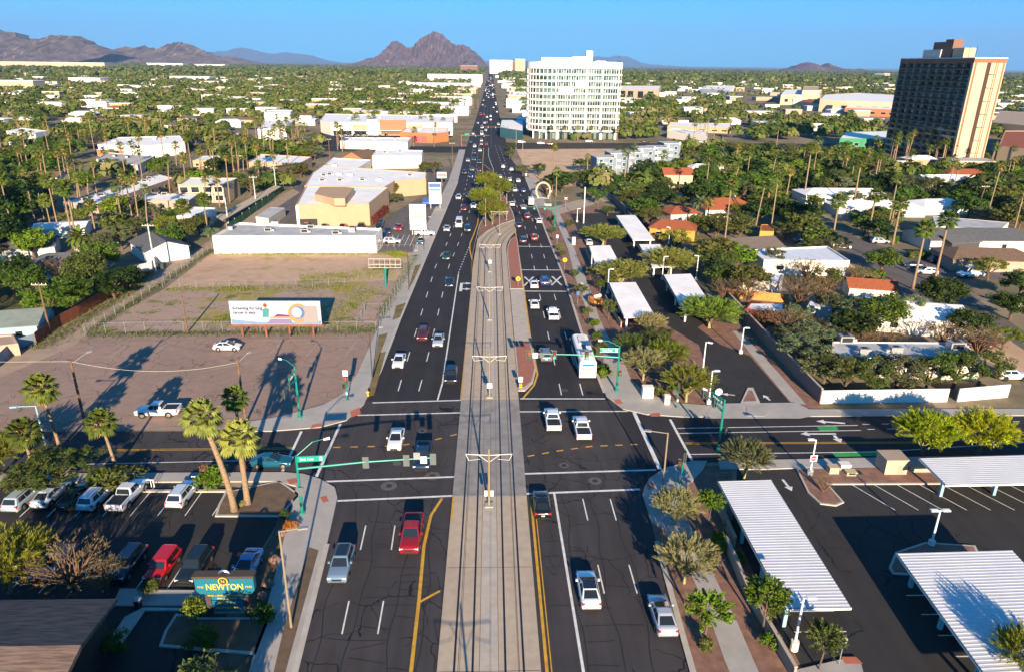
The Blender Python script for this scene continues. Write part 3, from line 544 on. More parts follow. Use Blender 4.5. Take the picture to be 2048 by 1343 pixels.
def gable(name, label, cat, c, L_, Wd, hw, hr, rz, wallm, roofm, hip=0.0, over=0.4, win=(), group=None, chim=None):
    """Pitched house: walls, one roof with ridge along its length, windows and a door on the near side."""
    t = thing(name, label, cat, (c[0], c[1], 0), rz, group)
    x, y = L_ / 2, Wd / 2; mb = MB(); mb.box(-x, x, -y, y, 0, hw)
    if not hip: mb.add([(-x, -y, hw), (-x, y, hw), (-x, 0, hr - .12), (x, -y, hw), (x, y, hw), (x, 0, hr - .12)], [(1, 0, 2), (3, 4, 5)])
    mb.build('wall', wallm, t)
    X, Yy, r = x + over, y + over, x + over - hip; z0 = hw - 0.1; th = 0.14
    v = []
    for dz in (0, th): v += [(-X, -Yy, z0 + dz), (X, -Yy, z0 + dz), (X, Yy, z0 + dz), (-X, Yy, z0 + dz), (-r, 0, hr + dz), (r, 0, hr + dz)]
    top = [(6, 7, 11, 10), (8, 9, 10, 11), (9, 6, 10), (7, 8, 11)]
    if not hip: top = top[:2] + [(3, 4, 10, 9), (4, 0, 6, 10), (1, 5, 11, 7), (5, 2, 8, 11)]
    rf = MB().add(v, top + [(4, 5, 1, 0), (5, 4, 3, 2)] + [(0, 1, 7, 6), (2, 3, 9, 8)] + ([(1, 2, 8, 7), (3, 0, 6, 9)] if hip else [])).build('roof', roofm, t)
    if chim: MB().box(chim - .4, chim + .4, .3, 1.1, hw, hr + .7).build('chimney', wallm, rf)
    for (fx, w_, h_, z) in win: window(t, (-x, -y), (x, -y), fx, w_, h_, z)
    return t
gable('shop_building', 'small shop with brown pitched roof and orange end wall beside the avenue shops', 'shop', at(722, 333), 14, 11, 4.2, 7.0, 1.2, orange, brownsh)
# left apartments and houses
t, l_ = bld('apartment_building', 'flat-roofed peach apartment block furthest left of the two by the palm grove', 'apartments', [(385, 321), (467, 322), (487, 311), (398, 312)], 4.2, peach, roofwhite, 0.3, [(430, 316), (445, 314)])
for e in edges_facing(l_)[:1]:
    for i in range(5): window(t, *e, .1 + .2 * i, 1.5, 1.2, 2.4)
t, l_ = bld('apartment_building', 'peach apartment block with white roof backing onto the green hedge', 'apartments', [(497, 324), (600, 327), (623, 314), (520, 308)], 4.6, peach, roofwhite, 0.3, [(535, 316), (575, 318)])
for e in edges_facing(l_)[:1]:
    for i in range(5): window(t, *e, .1 + .2 * i, 1.5, 1.2, 2.6)
t, l_ = bld('apartment_building', 'very long single-storey white-roofed apartment row running away diagonally', 'apartments', [(126, 404), (195, 409), (348, 356), (318, 349)], 3.6, tan, roofwhite, 0.25, [(175, 398), (190, 393), (205, 391), (228, 383), (236, 381), (272, 371), (290, 363), (300, 358), (165, 401)])
for i in range(9): window(t, l_[1], l_[2], .06 + .1 * i, 1.6, 1.2, 1.8)
for i in range(3): MB().box(-.6, .6, -.1, .02, 0, 2.1).build('door', brownw, t, (*(Vector(l_[1]).lerp(Vector(l_[2]), .2 + .27 * i)),  0), 1.0)
t, l_ = bld('apartment_building', 'low white-roofed flat block standing between the long row and the two-storey flats', 'apartments', [(268, 401), (377, 402), (398, 388), (292, 387)], 3.6, tan, roofwhite, 0.25, [(312, 391), (330, 390)])
for i in range(3): window(t, l_[0], l_[1], .2 + .3 * i, 1.6, 1.2, 1.8)
t, l_ = bld('apartment_building', 'two-storey tan apartment house with balconies and deep white-framed windows', 'apartments', [(355, 369), (448, 368), (477, 356), (378, 355)], 6.2, tan, roofwhite, 0.4, [(410, 358), (425, 357)])
e = edges_facing(l_)[0]
for k, f in enumerate((.12, .36, .62, .86)):
    for z in (1.6, 4.4): window(t, *e, f, 2.6, 1.9, z, g_dark, white, 0.05)
for f in (.12, .62):
    a, b = Vector(e[0]), Vector(e[1]); c_ = a.lerp(b, f); MB().box(-1.9, 1.9, -1.1, 0, 3.0, 3.15).build('balcony', white, t, (c_.x, c_.y, 0), math.atan2((b - a).y, (b - a).x))
bld('garage', 'small white windowless block at the end of the tan carport roof', 'garage', [(353, 432), (405, 433), (432, 416), (388, 414)], 3.7, whitebld, roofwhite, 0.3)
t = thing('carport', 'long tan carport roof with green back fence running beside the alley', 'carport', (*at(495, 415), 0))
MB().prism([(p[0] - t.location.x, p[1] - t.location.y) for p in P([(432, 433), (445, 441), (562, 373), (548, 371)], 2.7)], 2.5, 2.7, bottom=True).build('roof', cream, t)
a, b = at(455, 465), at(568, 382); mb = MB(); mb.ribbon([a, b], .1, 0); mb.v = []; mb.f = []; mb.mi = []; mb.sm = []
av, bv = Vector(a) - t.location.xy, Vector(b) - t.location.xy; d = (bv - av).normalized(); n_ = Vector((d.y, -d.x)) * .06
mb.prism([tuple(av + n_), tuple(bv + n_), tuple(bv - n_), tuple(av - n_)], 0, 2.1); mb.build('back_panel', mat('dark_green_panel', (0.04, 0.13, 0.06), 0.8, var=0.15), t)
for k in range(10): q = av.lerp(bv, k / 9); MB().box(-.07, .07, -.07, .07, 0, 2.5).build('post', steel, t, (q.x, q.y, 0))
gable('house', 'white garage house with dark grey gable roof beside the tall utility pole', 'house', at(322, 512), 13, 9.5, 3.0, 4.8, 2.25, whitebld, shingle, win=((.25, 1.3, 1.2, 1.6), (.7, 1.3, 1.2, 1.6)))
gable('house', 'low house with grey shingle roof and chimney box among trees', 'house', at(135, 545), 13, 10, 2.8, 4.4, .15, palewall, shingle, hip=4, chim=3)
gable('house', 'pale blue shed house with grey-green roof at the picture edge by the rusty fence', 'house', at(24, 668), 11, 9, 2.8, 4.2, .25, mat('pale_blue_wall', (0.25, 0.40, 0.46), var=.05), mat('grey_green_roof', (0.17, 0.20, 0.18), var=.15), win=((.3, 1.2, 1, 1.5), (.75, 1.2, 1, 1.5)))
bld('shed', 'small peach brick outbuilding beside the wide blue gate', 'shed', [(-30, 672), (26, 668), (36, 686), (-30, 694)], 2.0, mat('peach_brick', (0.5, 0.3, 0.22), var=.2, scale=4), tan, 0.2)
gable('house', 'white flat-gabled house glimpsed between tall palm trunks', 'house', at(128, 470), 12, 9, 2.6, 3.2, .3, whitebld, roofwhite)
gable('house', 'red-roofed cottage half hidden by trees behind the palms', 'house', at(96, 366), 12, 8, 2.7, 4.2, 0, palewall, brownsh)
gable('house', 'dark-roofed bungalow hidden among dense trees left of the lawn', 'house', at(60, 510), 12, 9, 2.7, 4.2, .4, palewall, shingle)
# middle distance, left
t, l_ = bld('commercial_building', 'angular plain white block with dark garage end left of the palm grove', 'shop', [(12, 262), (70, 266), (95, 262), (40, 256)], 8, whitebld, roofwhite, 0.2)
t, l_ = bld('commercial_building', 'rambling white flat-roofed block with orange panels behind the palms', 'shop', [(195, 289), (290, 292), (370, 284), (360, 272), (235, 275)], 6, whitebld, roofwhite, 0.3, [(230, 283), (260, 281), (280, 279), (310, 280), (330, 277)])
for e in edges_facing(l_)[:2]:
    for f in (.1, .4): window(t, *e, f, 7, 3.2, 2.0, orange)
bld('commercial_building', 'low grey-roofed block below the rambling white building', 'shop', [(192, 318), (275, 330), (310, 312), (215, 305)], 4, palewall, roofgrey, 0.3, [(230, 314), (255, 316)])
bld('commercial_building', 'stepped white commercial block with many small roof units', 'shop', [(515, 258), (572, 256), (590, 240), (528, 240)], 7, whitebld, roofwhite, 0.3, [(530, 252), (540, 246), (550, 250), (565, 245)])
bld('commercial_building', 'taller white cube rising behind the stepped white block', 'shop', [(528, 226), (580, 226), (585, 221), (533, 221)], 9, whitebld, roofwhite, 0.3)
bld('commercial_building', 'low white strip shop in front of the parking lot behind palms', 'shop', [(680, 282), (815, 285), (822, 276), (690, 275)], 4.2, offwhite, roofwhite, 0.3, [(700, 279), (750, 279), (790, 280)])
t, l_ = bld('shopping_centre', 'long white and terracotta shopping centre front behind its car park', 'shopping centre', [(640, 241), (660, 245), (905, 246), (908, 232), (650, 228)], 8, offwhite, roofwhite, 0.4, [(700, 237), (760, 236), (820, 236), (860, 238)])
e = [x for x in edges_facing(l_)][-1]; a, b = Vector(e[0]), Vector(e[1]); dd = b - a; an = math.atan2(dd.y, dd.x); LL = dd.length
def facade(nm, f0, f1, z0, z1, m, out=.12, par=t): return MB().box(f0 * LL, f1 * LL, -out, .05, z0, z1).build(nm, m, par, (a.x, a.y, 0), an)
facade('sign_panel', .40, .62, 3.2, 9.6, mat('terracotta', (0.40, 0.15, 0.085), var=.06)); facade('entrance_panel', .30, .38, 2.8, 10, whitebld, .5); facade('shop_band', .18, .30, 3.2, 6.5, peach); facade('shop_band', .63, .75, 3.2, 6.5, peach)
facade('shop_window', .02, .17, .3, 2.9, g_dark); facade('shop_window', .19, .29, .3, 2.9, g_dark); facade('shop_window', .41, .61, .3, 2.9, brownw); facade('shop_window', .64, .98, .3, 2.9, g_dark); facade('awning', .0, 1.0, 2.95, 3.2, white, 2.2)
tx = text('sign_lettering', 'THE HOUSE', 3.0, white, t, (a.x + dd.x * .52, a.y + dd.y * .52 - .3, 6.6)) if False else None
t, l_ = bld('restaurant', 'bright orange stucco restaurant with pink panels at the avenue corner', 'restaurant', [(800, 264), (868, 267), (897, 264), (896, 256), (812, 256)], 5.6, orange, roofwhite, 0.4, [(840, 260), (870, 260)])
for f in (.3, .5, .7): window(t, *edges_facing(l_)[0], f, 4, 3.4, 2.0, mat('pink_panel', (0.5, .1, .1), var=0), orange)
# roadside signs and billboards
t = thing('billboard', 'wide white billboard advertising lung screening, on rust-red posts', 'billboard', (*at(557, 674), -1.25))
PB = MB().box(-7.6, 7.6, -.15, .15, 3.6, 7.75); PB.build('panel', mat('billboard_white', (0.34, 0.37, 0.42), 0.6, var=.06, scale=.2), t)
MB().box(-7.9, 7.9, -.25, .25, 3.25, 3.58).build('catwalk', mat('rust_steel', (0.20, 0.07, 0.04), 0.85, var=.25), t)
for x in (-6, -2, 2, 6): MB().box(x - .16, x + .16, .02, .34, 0, 3.25).build('post', MATS['rust_steel'], t)
navy = mat('navy_print', (0.012, 0.02, 0.09), var=0)
text('lettering', 'Screening for lung\ncancer is easy.', .74, navy, t, (-7.1, -.17, 6.1), align='LEFT', wt=.018, sx=.92); text('lettering', 'healthcare', .3, navy, t, (-6.3, -.16, 4.2)) if False else None
def flat(t, nm, pts, m, y=-.165, th=.01): return MB().add([(x, y, z) for x, z in pts], [tuple(range(len(pts)))]).build(nm, m, t)
disc = lambda cx, cz, rx, rz, n=20: [(cx + rx * math.cos(k * 2 * math.pi / n), cz + rz * math.sin(k * 2 * math.pi / n)) for k in range(n)]
flat(t, 'printed_floor', [(-7.5, 3.65), (7.5, 3.65), (7.5, 4.3), (4, 4.0), (-3, 4.05), (-7.5, 4.55)], mat('print_pale_blue', (0.13, 0.20, 0.31), var=.1), -.158); flat(t, 'printed_scanner', disc(3.9, 5.6, 1.8, 1.75), mat('print_cream', (0.32, 0.19, 0.09), var=0)); flat(t, 'printed_scanner', disc(3.75, 5.7, 1.15, 1.15), mat('print_blue', (0.05, 0.13, 0.30), var=0), -.172); flat(t, 'printed_scanner', disc(3.55, 5.75, .85, .9), PB and MATS['billboard_white'], -.178)
flat(t, 'printed_scanner', [(4.6, 3.9), (7.1, 3.9), (7.0, 6.9), (4.9, 6.9)], mat('print_pale', (0.24, 0.21, 0.21), var=0), -.168)
flat(t, 'printed_bed', [(-1, 4.7), (4.2, 4.7), (4.2, 4.95), (-1, 5.0)], MATS['print_cream'], -.184); flat(t, 'printed_patient', [(-.4, 5.0), (2.4, 5.0), (2.2, 5.3), (.3, 5.5)], mat('print_violet', (0.12, 0.03, 0.12), var=0), -.187)
flat(t, 'printed_nurse', [(-2.2, 4.9), (-1.2, 4.9), (-1.0, 6.3), (-1.5, 6.6), (-2.1, 6.3)], mat('print_teal', (0.05, 0.19, 0.19), var=0), -.187); flat(t, 'printed_nurse', disc(-1.6, 7.0, .33, .38, 10), mat('print_red', (0.2, .05, .02), var=0), -.188); flat(t, 'printed_bed', [(-1.6, 3.8), (2.8, 3.8), (2.4, 4.6), (-.9, 4.6)], mat('print_purple', (0.16, .13, .24), var=0), -.183)
t = thing('empty_billboard', 'empty steel billboard frame on one green post in the dirt lot', 'billboard', (*at(772, 575), 0))
MB().tube([(0, 0, 0), (0, 0, 4.2)], .22, 10).build('post', greenst, t)
for z in (4.2, 4.9, 6.1): MB().box(-3.3, 3.3, -.08, .08, z, z + .12).build('rail', cream, t)
mb = MB()
for k in range(-3, 4): mb.box(k * 1.1 - .04, k * 1.1 + .04, -.1, -.02, 4.2, 6.2)
for k in range(-3, 3): mb.tube([(k * 1.1, .5, 4.3), (k * 1.1 + 1.1, .5, 4.9)], .04, 4)
mb.box(-3.3, 3.3, .4, .6, 4.1, 4.22); mb.build('truss', steel, t)
def panel_sign(name, label, px, w_, h, z0, posts, bands, post=steel):
    t = thing(name, label, 'sign', (*at(*px), 0)); MB().box(-w_ / 2, w_ / 2, -.18, .18, z0, z0 + h).build('panel', white, t)
    for x in posts: MB().box(x - .12, x + .12, -.1, .1, 0, z0).build('post', post, t)
    for (a0, a1, m) in bands: MB().box(-w_ / 2 + .1, w_ / 2 - .1, -.21, -.185, z0 + h * a0, z0 + h * a1).build('sign_band', m, t)
    return t
pbl = mat('sign_blue', (0.07, 0.13, 0.30), var=0); por = mat('sign_orange', (0.30, 0.14, 0.05), var=0)
t = panel_sign('pylon_sign', 'tall white pylon sign with faded orange writing in the shop car park', (837, 470), 4.4, 7.0, 1.4, (-1.6, 1.6), [])
text('lettering', 'MEDICAL\nSUPPLY', .9, por, t, (0, -.2, 6.2)) if False else None
for z in (5.0, 5.6, 6.2): MB().box(-1.7, 1.7, -.2, -.185, z, z + .28).build('sign_line', por, t)
panel_sign('pylon_sign', 'white pylon sign with blue top band next to a parked blue van', (871, 417), 3.9, 6.8, 1.5, (-1.5, 1.5), [(.78, .95, pbl), (.60, .74, mat('sign_cyan', (.14, .24, .28), var=0))])
panel_sign('pylon_sign', 'small white roadside sign with orange figure stand beneath', (884, 372), 3.6, 2.2, 3.0, (0,), [(.2, .8, MATS['print_pale'])], orange)
# carports
ribm = mat('ribbed_white_metal', (0.64, 0.64, 0.65), 0.5, 0.1, var=.05, scale=.5)
def carport(label, px, h, th=.35, rib=True, posts=(), group='white carport canopies', m=None):
    pts = ccw(P(px, h)); c = Vector((sum(p[0] for p in pts) / 4, sum(p[1] for p in pts) / 4)); l_ = [Vector((p[0] - c.x, p[1] - c.y)) for p in pts]
    t = thing('carport', label, 'carport', (c.x, c.y, 0), group=group); mb = MB()
    i0 = min(range(4), key=lambda i: l_[i].y * 1 + l_[i].x * .01); a, b, c2, d2 = l_[i0], l_[(i0 + 1) % 4], l_[(i0 + 2) % 4], l_[(i0 + 3) % 4]
    if abs((b - a).y) > abs((b - a).x): a, b, c2, d2 = d2, a, b, c2
    if rib:
        n = max(8, int((d2 - a).length / .38)); vs = []; fs = []
        for k in range(n + 1):
            for f, z in ((0, 0), (.6, 0), (.65, .016), (.95, .016)):
                u = min(1, (k + f) / n); p, q = a.lerp(d2, u), b.lerp(c2, u); vs += [(p.x, p.y, h - .1 + z), (q.x, q.y, h - .1 + z)]
        m_ = len(vs) // 2; fs = [(2 * i, 2 * i + 1, 2 * i + 3, 2 * i + 2) for i in range(m_ - 1)]; mb.add(vs, fs)
    else: mb.add([(v.x, v.y, z) for v, z in ((a, h - .28), (b, h - .28), (c2, h + .28), (d2, h + .28))], [(0, 1, 2, 3)])
    mb.build('roof', m or (ribm if rib else roofwhite), t)
    ins = inset([tuple(v) for v in (a, b, c2, d2)], -.06)
    MB().prism(ins, h - th - (0 if rib else .2), h - (.12 if rib else .3), cap=False).build('fascia', m or white, t)
    MB().sheet(inset(ins, .03), h - th + (.03 if rib else -.12)).build('soffit', MATS['pale_concrete'], t)
    mx_ = lambda s, f: (a.lerp(b, s)).lerp(d2.lerp(c2, s), f)
    teal = mat('pale_teal_paint', (0.25, 0.42, 0.46), .5, var=.05)
    for s, f in posts:
        q = mx_(s, f); MB().box(-.16, .16, -.16, .16, 0, h - th).build('post', teal if rib else white, t, (q.x, q.y, 0))
    q, r = mx_(.28, 0), mx_(.28, 1)
    return t
pst = [(.12, .06), (.12, .35), (.12, .65), (.12, .94)]; ps2 = [(s, f) for s in (.12, .88) for f in (.06, .5, .94)]
carport('big ribbed white carport canopy along the near sidewalk wall', [(1437, 960), (1542, 957), (1702, 1211), (1572, 1213)], 3.0, posts=pst, group=None)
carport('broad ribbed white carport canopy shaded by a tree in the dark lot', [(1795, 1104), (2025, 1098), (2330, 1420), (2040, 1440)], 3.0, posts=pst, group=None)
carport('ribbed white canopy along the cross street sidewalk', [(1840, 914), (2250, 902), (2330, 958), (1892, 966)], 3.0, posts=[(.05, .4), (.3, .4), (.55, .4)], group=None)
carport('smooth white canopy nearest the street entrance of the fenced lot', [(1218, 568), (1271, 567), (1311, 630), (1249, 631)], 2.9, .3, False, ps2)
carport('smooth white canopy half hidden by a palo verde against the long wall', [(1327, 552), (1381, 550), (1428, 615), (1368, 618)], 2.9, .3, False, ps2)
carport('smooth white canopy at the far end of the fenced lot', [(1232, 433), (1270, 432), (1309, 477), (1266, 478)], 2.9, .3, False, ps2)
carport('small white canopy left of the lot behind a palo verde', [(1178, 494), (1220, 493), (1238, 522), (1190, 523)], 2.9, .3, False, ps2)
carport('white canopy in the lot centre behind a spreading palo verde', [(1278, 491), (1320, 491), (1350, 530), (1305, 532)], 2.9, .3, False, ps2)
bld('carport', 'sloping grey carport roof behind the white warehouse', 'carport', [(511, 433), (537, 437), (570, 416), (540, 415)], 2.6, palewall, roofgrey, .05)
# perimeter walls and fences
def wallthing(name, label, cat, px, h, m, th=.2, cap=None, pts=None, group=None, gaps=()):
    pts = [Vector(p) for p in (pts or P(px))]; o = pts[0].copy(); t = thing(name, label, cat, (o.x, o.y, 0), group=group)
    for i in range(len(pts) - 1):
        a, b = pts[i] - o, pts[i + 1] - o; d = (b - a).normalized(); n = Vector((d.y, -d.x)) * th / 2
        q = [tuple(a + n), tuple(b + n), tuple(b - n), tuple(a - n)]
        MB().prism(q, 0, h).build('wall_panel', m, t)
        if cap:
            n2 = n * 1.5; MB().prism([tuple(a + n2), tuple(b + n2), tuple(b - n2), tuple(a - n2)], h + .001, h + .1, bottom=True).build('wall_cap', cap, t)
    return t
greyw = mat('grey_brown_block', (0.23, 0.165, 0.135), .9, var=.08, scale=.8); greycap = mat('pale_wall_cap', (0.42, 0.35, 0.28), var=.08)
wallthing('perimeter_wall', 'long grey-brown block wall between the carport lot and the back gardens', 'wall', [(1225, 402), (1252, 430), (1283, 430), (1290, 426), (1540, 700), (1640, 806)], 2.2, greyw, .22, greycap)
wallthing('garden_wall', 'white painted garden wall facing the cross street, longest stretch', 'wall', [(1640, 806), (1893, 802)], 2.0, whitebld)
wallthing('garden_wall', 'short white garden wall right of the dark gate gap', 'wall', [(1913, 802), (2014, 793)], 2.0, whitebld)
wallthing('low_wall', 'low tan planter wall nearest the corner in front of the big carport', 'wall', [(1432, 1010), (1468, 1095)], 1.2, tan, .2, greycap)
wallthing('low_wall', 'low tan wall running along the sidewalk below the shrubs', 'wall', [(1450, 1095), (1490, 1190), (1587, 1360)], 1.3, tan, .2, greycap)
wallthing('low_wall', 'short tan screen wall beside the street entrance canopy', 'wall', [(1196, 640), (1240, 690)] if False else [(1172, 505), (1190, 545)], 1.1, tan, .2)
wallthing('low_wall', 'low tan wall below the front canopy of the fenced lot', 'wall', [(1210, 600), (1242, 655)], 1.1, tan, .2)
rust = mat('rusted_steel_fence', (0.19, 0.055, 0.025), .85, var=.3, scale=1.2)
wallthing('privacy_fence', 'rust-red corrugated steel fence beside the alley', 'fence', [(74, 690), (118, 655), (160, 633), (255, 574)], 2.2, rust, .08)
wallthing('privacy_fence', 'grey-blue gate panel fence at the alley mouth', 'fence', [(-10, 740), (32, 700), (78, 686)], 1.8, mat('blue_grey_panel', (0.16, 0.22, 0.27), var=.1), .1)
wallthing('privacy_fence', 'orange wooden board fence behind the carport lot wall', 'fence', [(1440, 593), (1575, 606)], 1.8, mat('orange_boards', (0.45, 0.22, 0.06), var=.2, scale=2), .1)
wallthing('garden_wall', 'grey block wall behind the tall utility pole by the garage house', 'wall', [(262, 548), (305, 540), (318, 520)], 1.8, palewall)
def chainlink(label, px, h=2.0, step=3.2, vine=0.0):
    pts = [Vector(p) for p in P(px)]; o = pts[0].copy(); t = thing('chain_link_fence', label, 'fence', (o.x, o.y, 0)); wire = MB(); rails = MB(); k = 0
    for a, b in zip(pts, pts[1:]):
        a, b = a - o, b - o; n = max(1, int((b - a).length / step)); rails.tube([(a.x, a.y, h), (b.x, b.y, h)], .018, 5)
        m = max(2, int((b - a).length / .5))
        for i in range(m):
            p, q = a.lerp(b, i / m), a.lerp(b, min(1, (i + 3.4) / m)); wire.tube([(p.x, p.y, .05), (q.x, q.y, h)], .0035, 3, False); wire.tube([(p.x, p.y, h), (q.x, q.y, .05)], .0035, 3, False)
        for i in range(n + 1):
            q = a.lerp(b, i / n); MB().tube([(q.x, q.y, 0), (q.x, q.y, h + .1)], .035, 6).build('post', steel, t) if k < 95 else None; k += 1
    rails.build('top_rail', steel, t); wire.build('wire_mesh', steel, t)
    return t
chainlink('chain-link fence with tall posts running up beside the alley', [(170, 672), (316, 578), (425, 500)])
chainlink('chain-link fence along the near edge of the weedy lot behind the parked hatchback', [(172, 668), (330, 664), (560, 664), (752, 664)], 1.9)
chainlink('chain-link fence beside the avenue sidewalk round the dirt lot', [(755, 662), (800, 575), (835, 503)])
chainlink('chain-link fence dividing the dirt lot from the weedy paving', [(326, 575), (560, 577), (690, 572)], 1.6)
chainlink('short return of wire fence with double gate near the billboard', [(715, 655), (730, 625), (768, 625), (760, 660)], 1.8)
chainlink('wire fence across the car park end of the warehouse', [(752, 505), (828, 503)], 1.8)
# ---------------------------------------------------------------- white residential tower
def blockglass(name, ang, wx, wz, a, b, share, rough=.12):
    """Glazing whose panes differ: some show pale blinds, some a dark room."""
    m = bpy.data.materials.new(name); m.use_nodes = True; N, L = nodes(m); p = N['Principled BSDF']; p.inputs['Roughness'].default_value = rough; p.inputs['Specular IOR Level'].default_value = .7
    g = N.new('ShaderNodeNewGeometry'); mp = N.new('ShaderNodeMapping'); mp.inputs['Rotation'].default_value = (0, 0, ang); mp.inputs['Scale'].default_value = (1 / wx, 1 / 60, 1 / wz); L.new(g.outputs['Position'], mp.inputs[0])
    f = N.new('ShaderNodeVectorMath'); f.operation = 'FLOOR'; L.new(mp.outputs[0], f.inputs[0]); wn = N.new('ShaderNodeTexWhiteNoise'); L.new(f.outputs[0], wn.inputs['Vector'])
    r = N.new('ShaderNodeValToRGB'); r.color_ramp.elements[0].position = share - .25; r.color_ramp.elements[1].position = share + .12; r.color_ramp.elements[0].color = (*b, 1); r.color_ramp.elements[1].color = (*a, 1)
    L.new(wn.outputs[0], r.inputs[0]); L.new(r.outputs[0], p.inputs['Base Color']); return m
wg = blockglass('tower_glazing', 0, 1.55, 3.72, (0.145, 0.20, 0.165), (0.015, 0.032, 0.03), .60)
towerw = mat('bright_white_render', (0.84, 0.82, 0.80), .6, var=.03)
c0 = at(1236, 280); XR, YF = c0[0], c0[1]; XL, DEP, RAD = XR - 57.5, 30.0, 17.0
def tower_outline(d=0.0):
    r = RAD + d; pts = []
    for k in range(0, 11):
        a = math.pi + k * math.pi / 20; pts.append((XL + RAD + r * math.cos(a), YF + RAD + r * math.sin(a)))
    return pts + [(XR + d, YF - d), (XR + d, YF + DEP + d), (XL - d, YF + DEP + d)]
t = thing('residential_tower', 'eleven-storey white apartment tower with rounded corner and white floor bands', 'tower', (0, 0, 0)); TH = 45.6
MB().prism(tower_outline(-2.6), 0, 42).build('core', mat('tower_core', (0.10, 0.11, 0.11), var=0), t)
o1 = tower_outline(0)
MB().prism(o1, 41.9, TH, cap=True, bottom=True).build('parapet', towerw, t)
for k in range(10):
    z = 5.0 + 3.72 * k
    MB().prism(tower_outline(.1), z - .42, z + .48, cap=True, bottom=True).build('floor_band', towerw, t)
    MB().prism(tower_outline(-1.3 if k % 2 else -1.2), z + .47, z + 3.3, cap=False).build('glazing', wg, t)
    fb = MB()
    arc = [o1[i] for i in range(11)]; arc = [tuple(v.xy) for v in resample([Vector((*p, 0)) for p in arc], 1.45)]
    for q in arc: fb.box(q[0] - .13, q[0] + .13, q[1] - .02, q[1] + .5, z + .47, z + 3.3)
    x = XL + RAD
    while x < XR: fb.box(x - .08, x + .08, YF + 1.1, YF + 1.22, z + .47, z + 3.3); x += 1.55
    fb.tube([(*q, z + 3.2) for q in arc], .08, 4); fb.box(XL + RAD, XR - .1, YF + 1.09, YF + 1.23, z + 3.1, z + 3.3); fb.build('mullion_slats', towerw, t)
    for f in (0.0, .23, .47, .71, .955):
        xx = XL + RAD + f * (XR - XL - RAD); MB().box(xx - (.55 if k < 3 else .26), xx + (.55 if k < 3 else .26), YF - .12, YF + 1.2, z + .47, z + 3.31).build('column', towerw, t)
    if k in (6, 7):
        for f, n in ((.05, .28), (.3, .5))[k - 6:k - 5]:
            MB().box(XL + RAD + f * 40, XL + RAD + n * 40, YF - .02, YF + .1, z + .49, z + 3.29).build('screen', mat('pale_green_screen', (0.55, .62, .55), .3, var=.05), t)
for i in range(5): MB().box(XL + RAD + 1 + i * 9.2, XL + RAD + 2.4 + i * 9.2, YF - .05, YF + 1.2, 0, 4.46).build('column', towerw, t)
MB().box(XL + 8, XR - 1, YF + 1.4, YF + 1.5, .2, 4.4).build('shopfront', wg, t)
for i in range(3): MB().box(XL + 3.5 + i * 4, XL + 4.4 + i * 4, YF + 6 - i * 2.5, YF + 6.9 - i * 2.5, 0, 4.46).build('column', towerw, t)
rf = MB().box(XL + 6, XR - 3, YF + 4, YF + 24, TH, TH + .3).build('roof', roofwhite, t)
for (x0, x1, h) in ((8, 27, 2.6), (27.2, 35.5, 3.2), (35.7, 39.6, 6.6), (42, 48, .9)): MB().box(XL + x0, XL + x1, YF + 5, YF + 12, TH + .301, TH + h).build('plant_room', towerw, rf)
# ---------------------------------------------------------------- dark brown tower
A, B_, C_ = Vector(at(1767, 304)), Vector(at(1901, 331)), Vector(at(1977, 336))
t = thing('residential_tower', 'tall dark brown tower block with shaded balconies and cream end wall', 'tower', (B_.x, B_.y, 0)); TH = 49.3
u = A - B_; LU = u.length; u.normalize(); v = Vector((C_ - B_)); LV = v.length; v.normalize()
v = Vector((-u.y, u.x)) if Vector((-u.y, u.x)).dot(v) > 0 else Vector((u.y, -u.x))
LV = max(LV, (C_ - B_).dot(v) + 0); ang = math.atan2(-u.y, -u.x)       # local x runs along the dark face towards the corner, y into the block
darkb = mat('dark_brown_concrete', (0.24, 0.155, 0.115), .9, var=.1); fin = mat('brown_fin', (0.42, 0.27, 0.20), .9, var=.08); cr2 = mat('cream_tower_wall', (0.50, 0.37, 0.25), .9, var=.04, scale=.15); orb = mat('orange_brown_trim', (0.32, 0.12, 0.06), .9, var=.06)
bx = thing('_t', 'x', 'x'); bpy.data.objects.remove(bx)
def tb(nm, x0, x1, y0, y1, z0, z1, m, par=t): return MB().box(x0, x1, y0, y1, z0, z1).build(nm, m, par, (0, 0, 0), ang if par is t else 0)
side = 1 if Vector((-math.sin(ang), math.cos(ang))).dot(v) > 0 else -1
def TB(nm, x0, x1, y0, y1, z0, z1, m, par=t): return tb(nm, x0, x1, min(y0 * side, y1 * side), max(y0 * side, y1 * side), z0, z1, m, par)
TB('wall', -LU, -.2, 1.6, LV - .2, 0, TH, darkb); TB('end_wall', -.2, .35, -.1, LV + .1, 0, TH - 2.2, cr2); TB('parapet', -LU - .1, .5, -.2, LV + .2, TH - 2.2, TH - .4, orb); TB('roof', -LU, .6, -.3, LV + .3, TH - .4, TH, roofwhite)
for y0, y1, m in ((.6, 1.4, orb), (LV - 1.2, LV - .5, orb)): TB('trim_strip', .35, .48, y0, y1, 0, TH - 2.2, m)
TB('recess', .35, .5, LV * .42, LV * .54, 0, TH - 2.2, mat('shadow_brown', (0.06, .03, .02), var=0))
for k in range(2): TB('drain_pipe', .36, .6, LV * (.70 + .06 * k), LV * (.70 + .06 * k) + .15, 0, TH + 1, orb)
for k in range(7): TB('scaffold_tie', .36, 1.2, LV * .55, LV * .78, 6 + k * 6, 6.12 + k * 6, steel)
nb, nf = 9, 16; fh = (TH - 3.6) / nf; bw = LU / nb
for k in range(nf + 1): TB('balcony_slab', -LU, -.2, -.05, 1.6, 1.2 + k * fh - .1, 1.2 + k * fh + .1, fin)
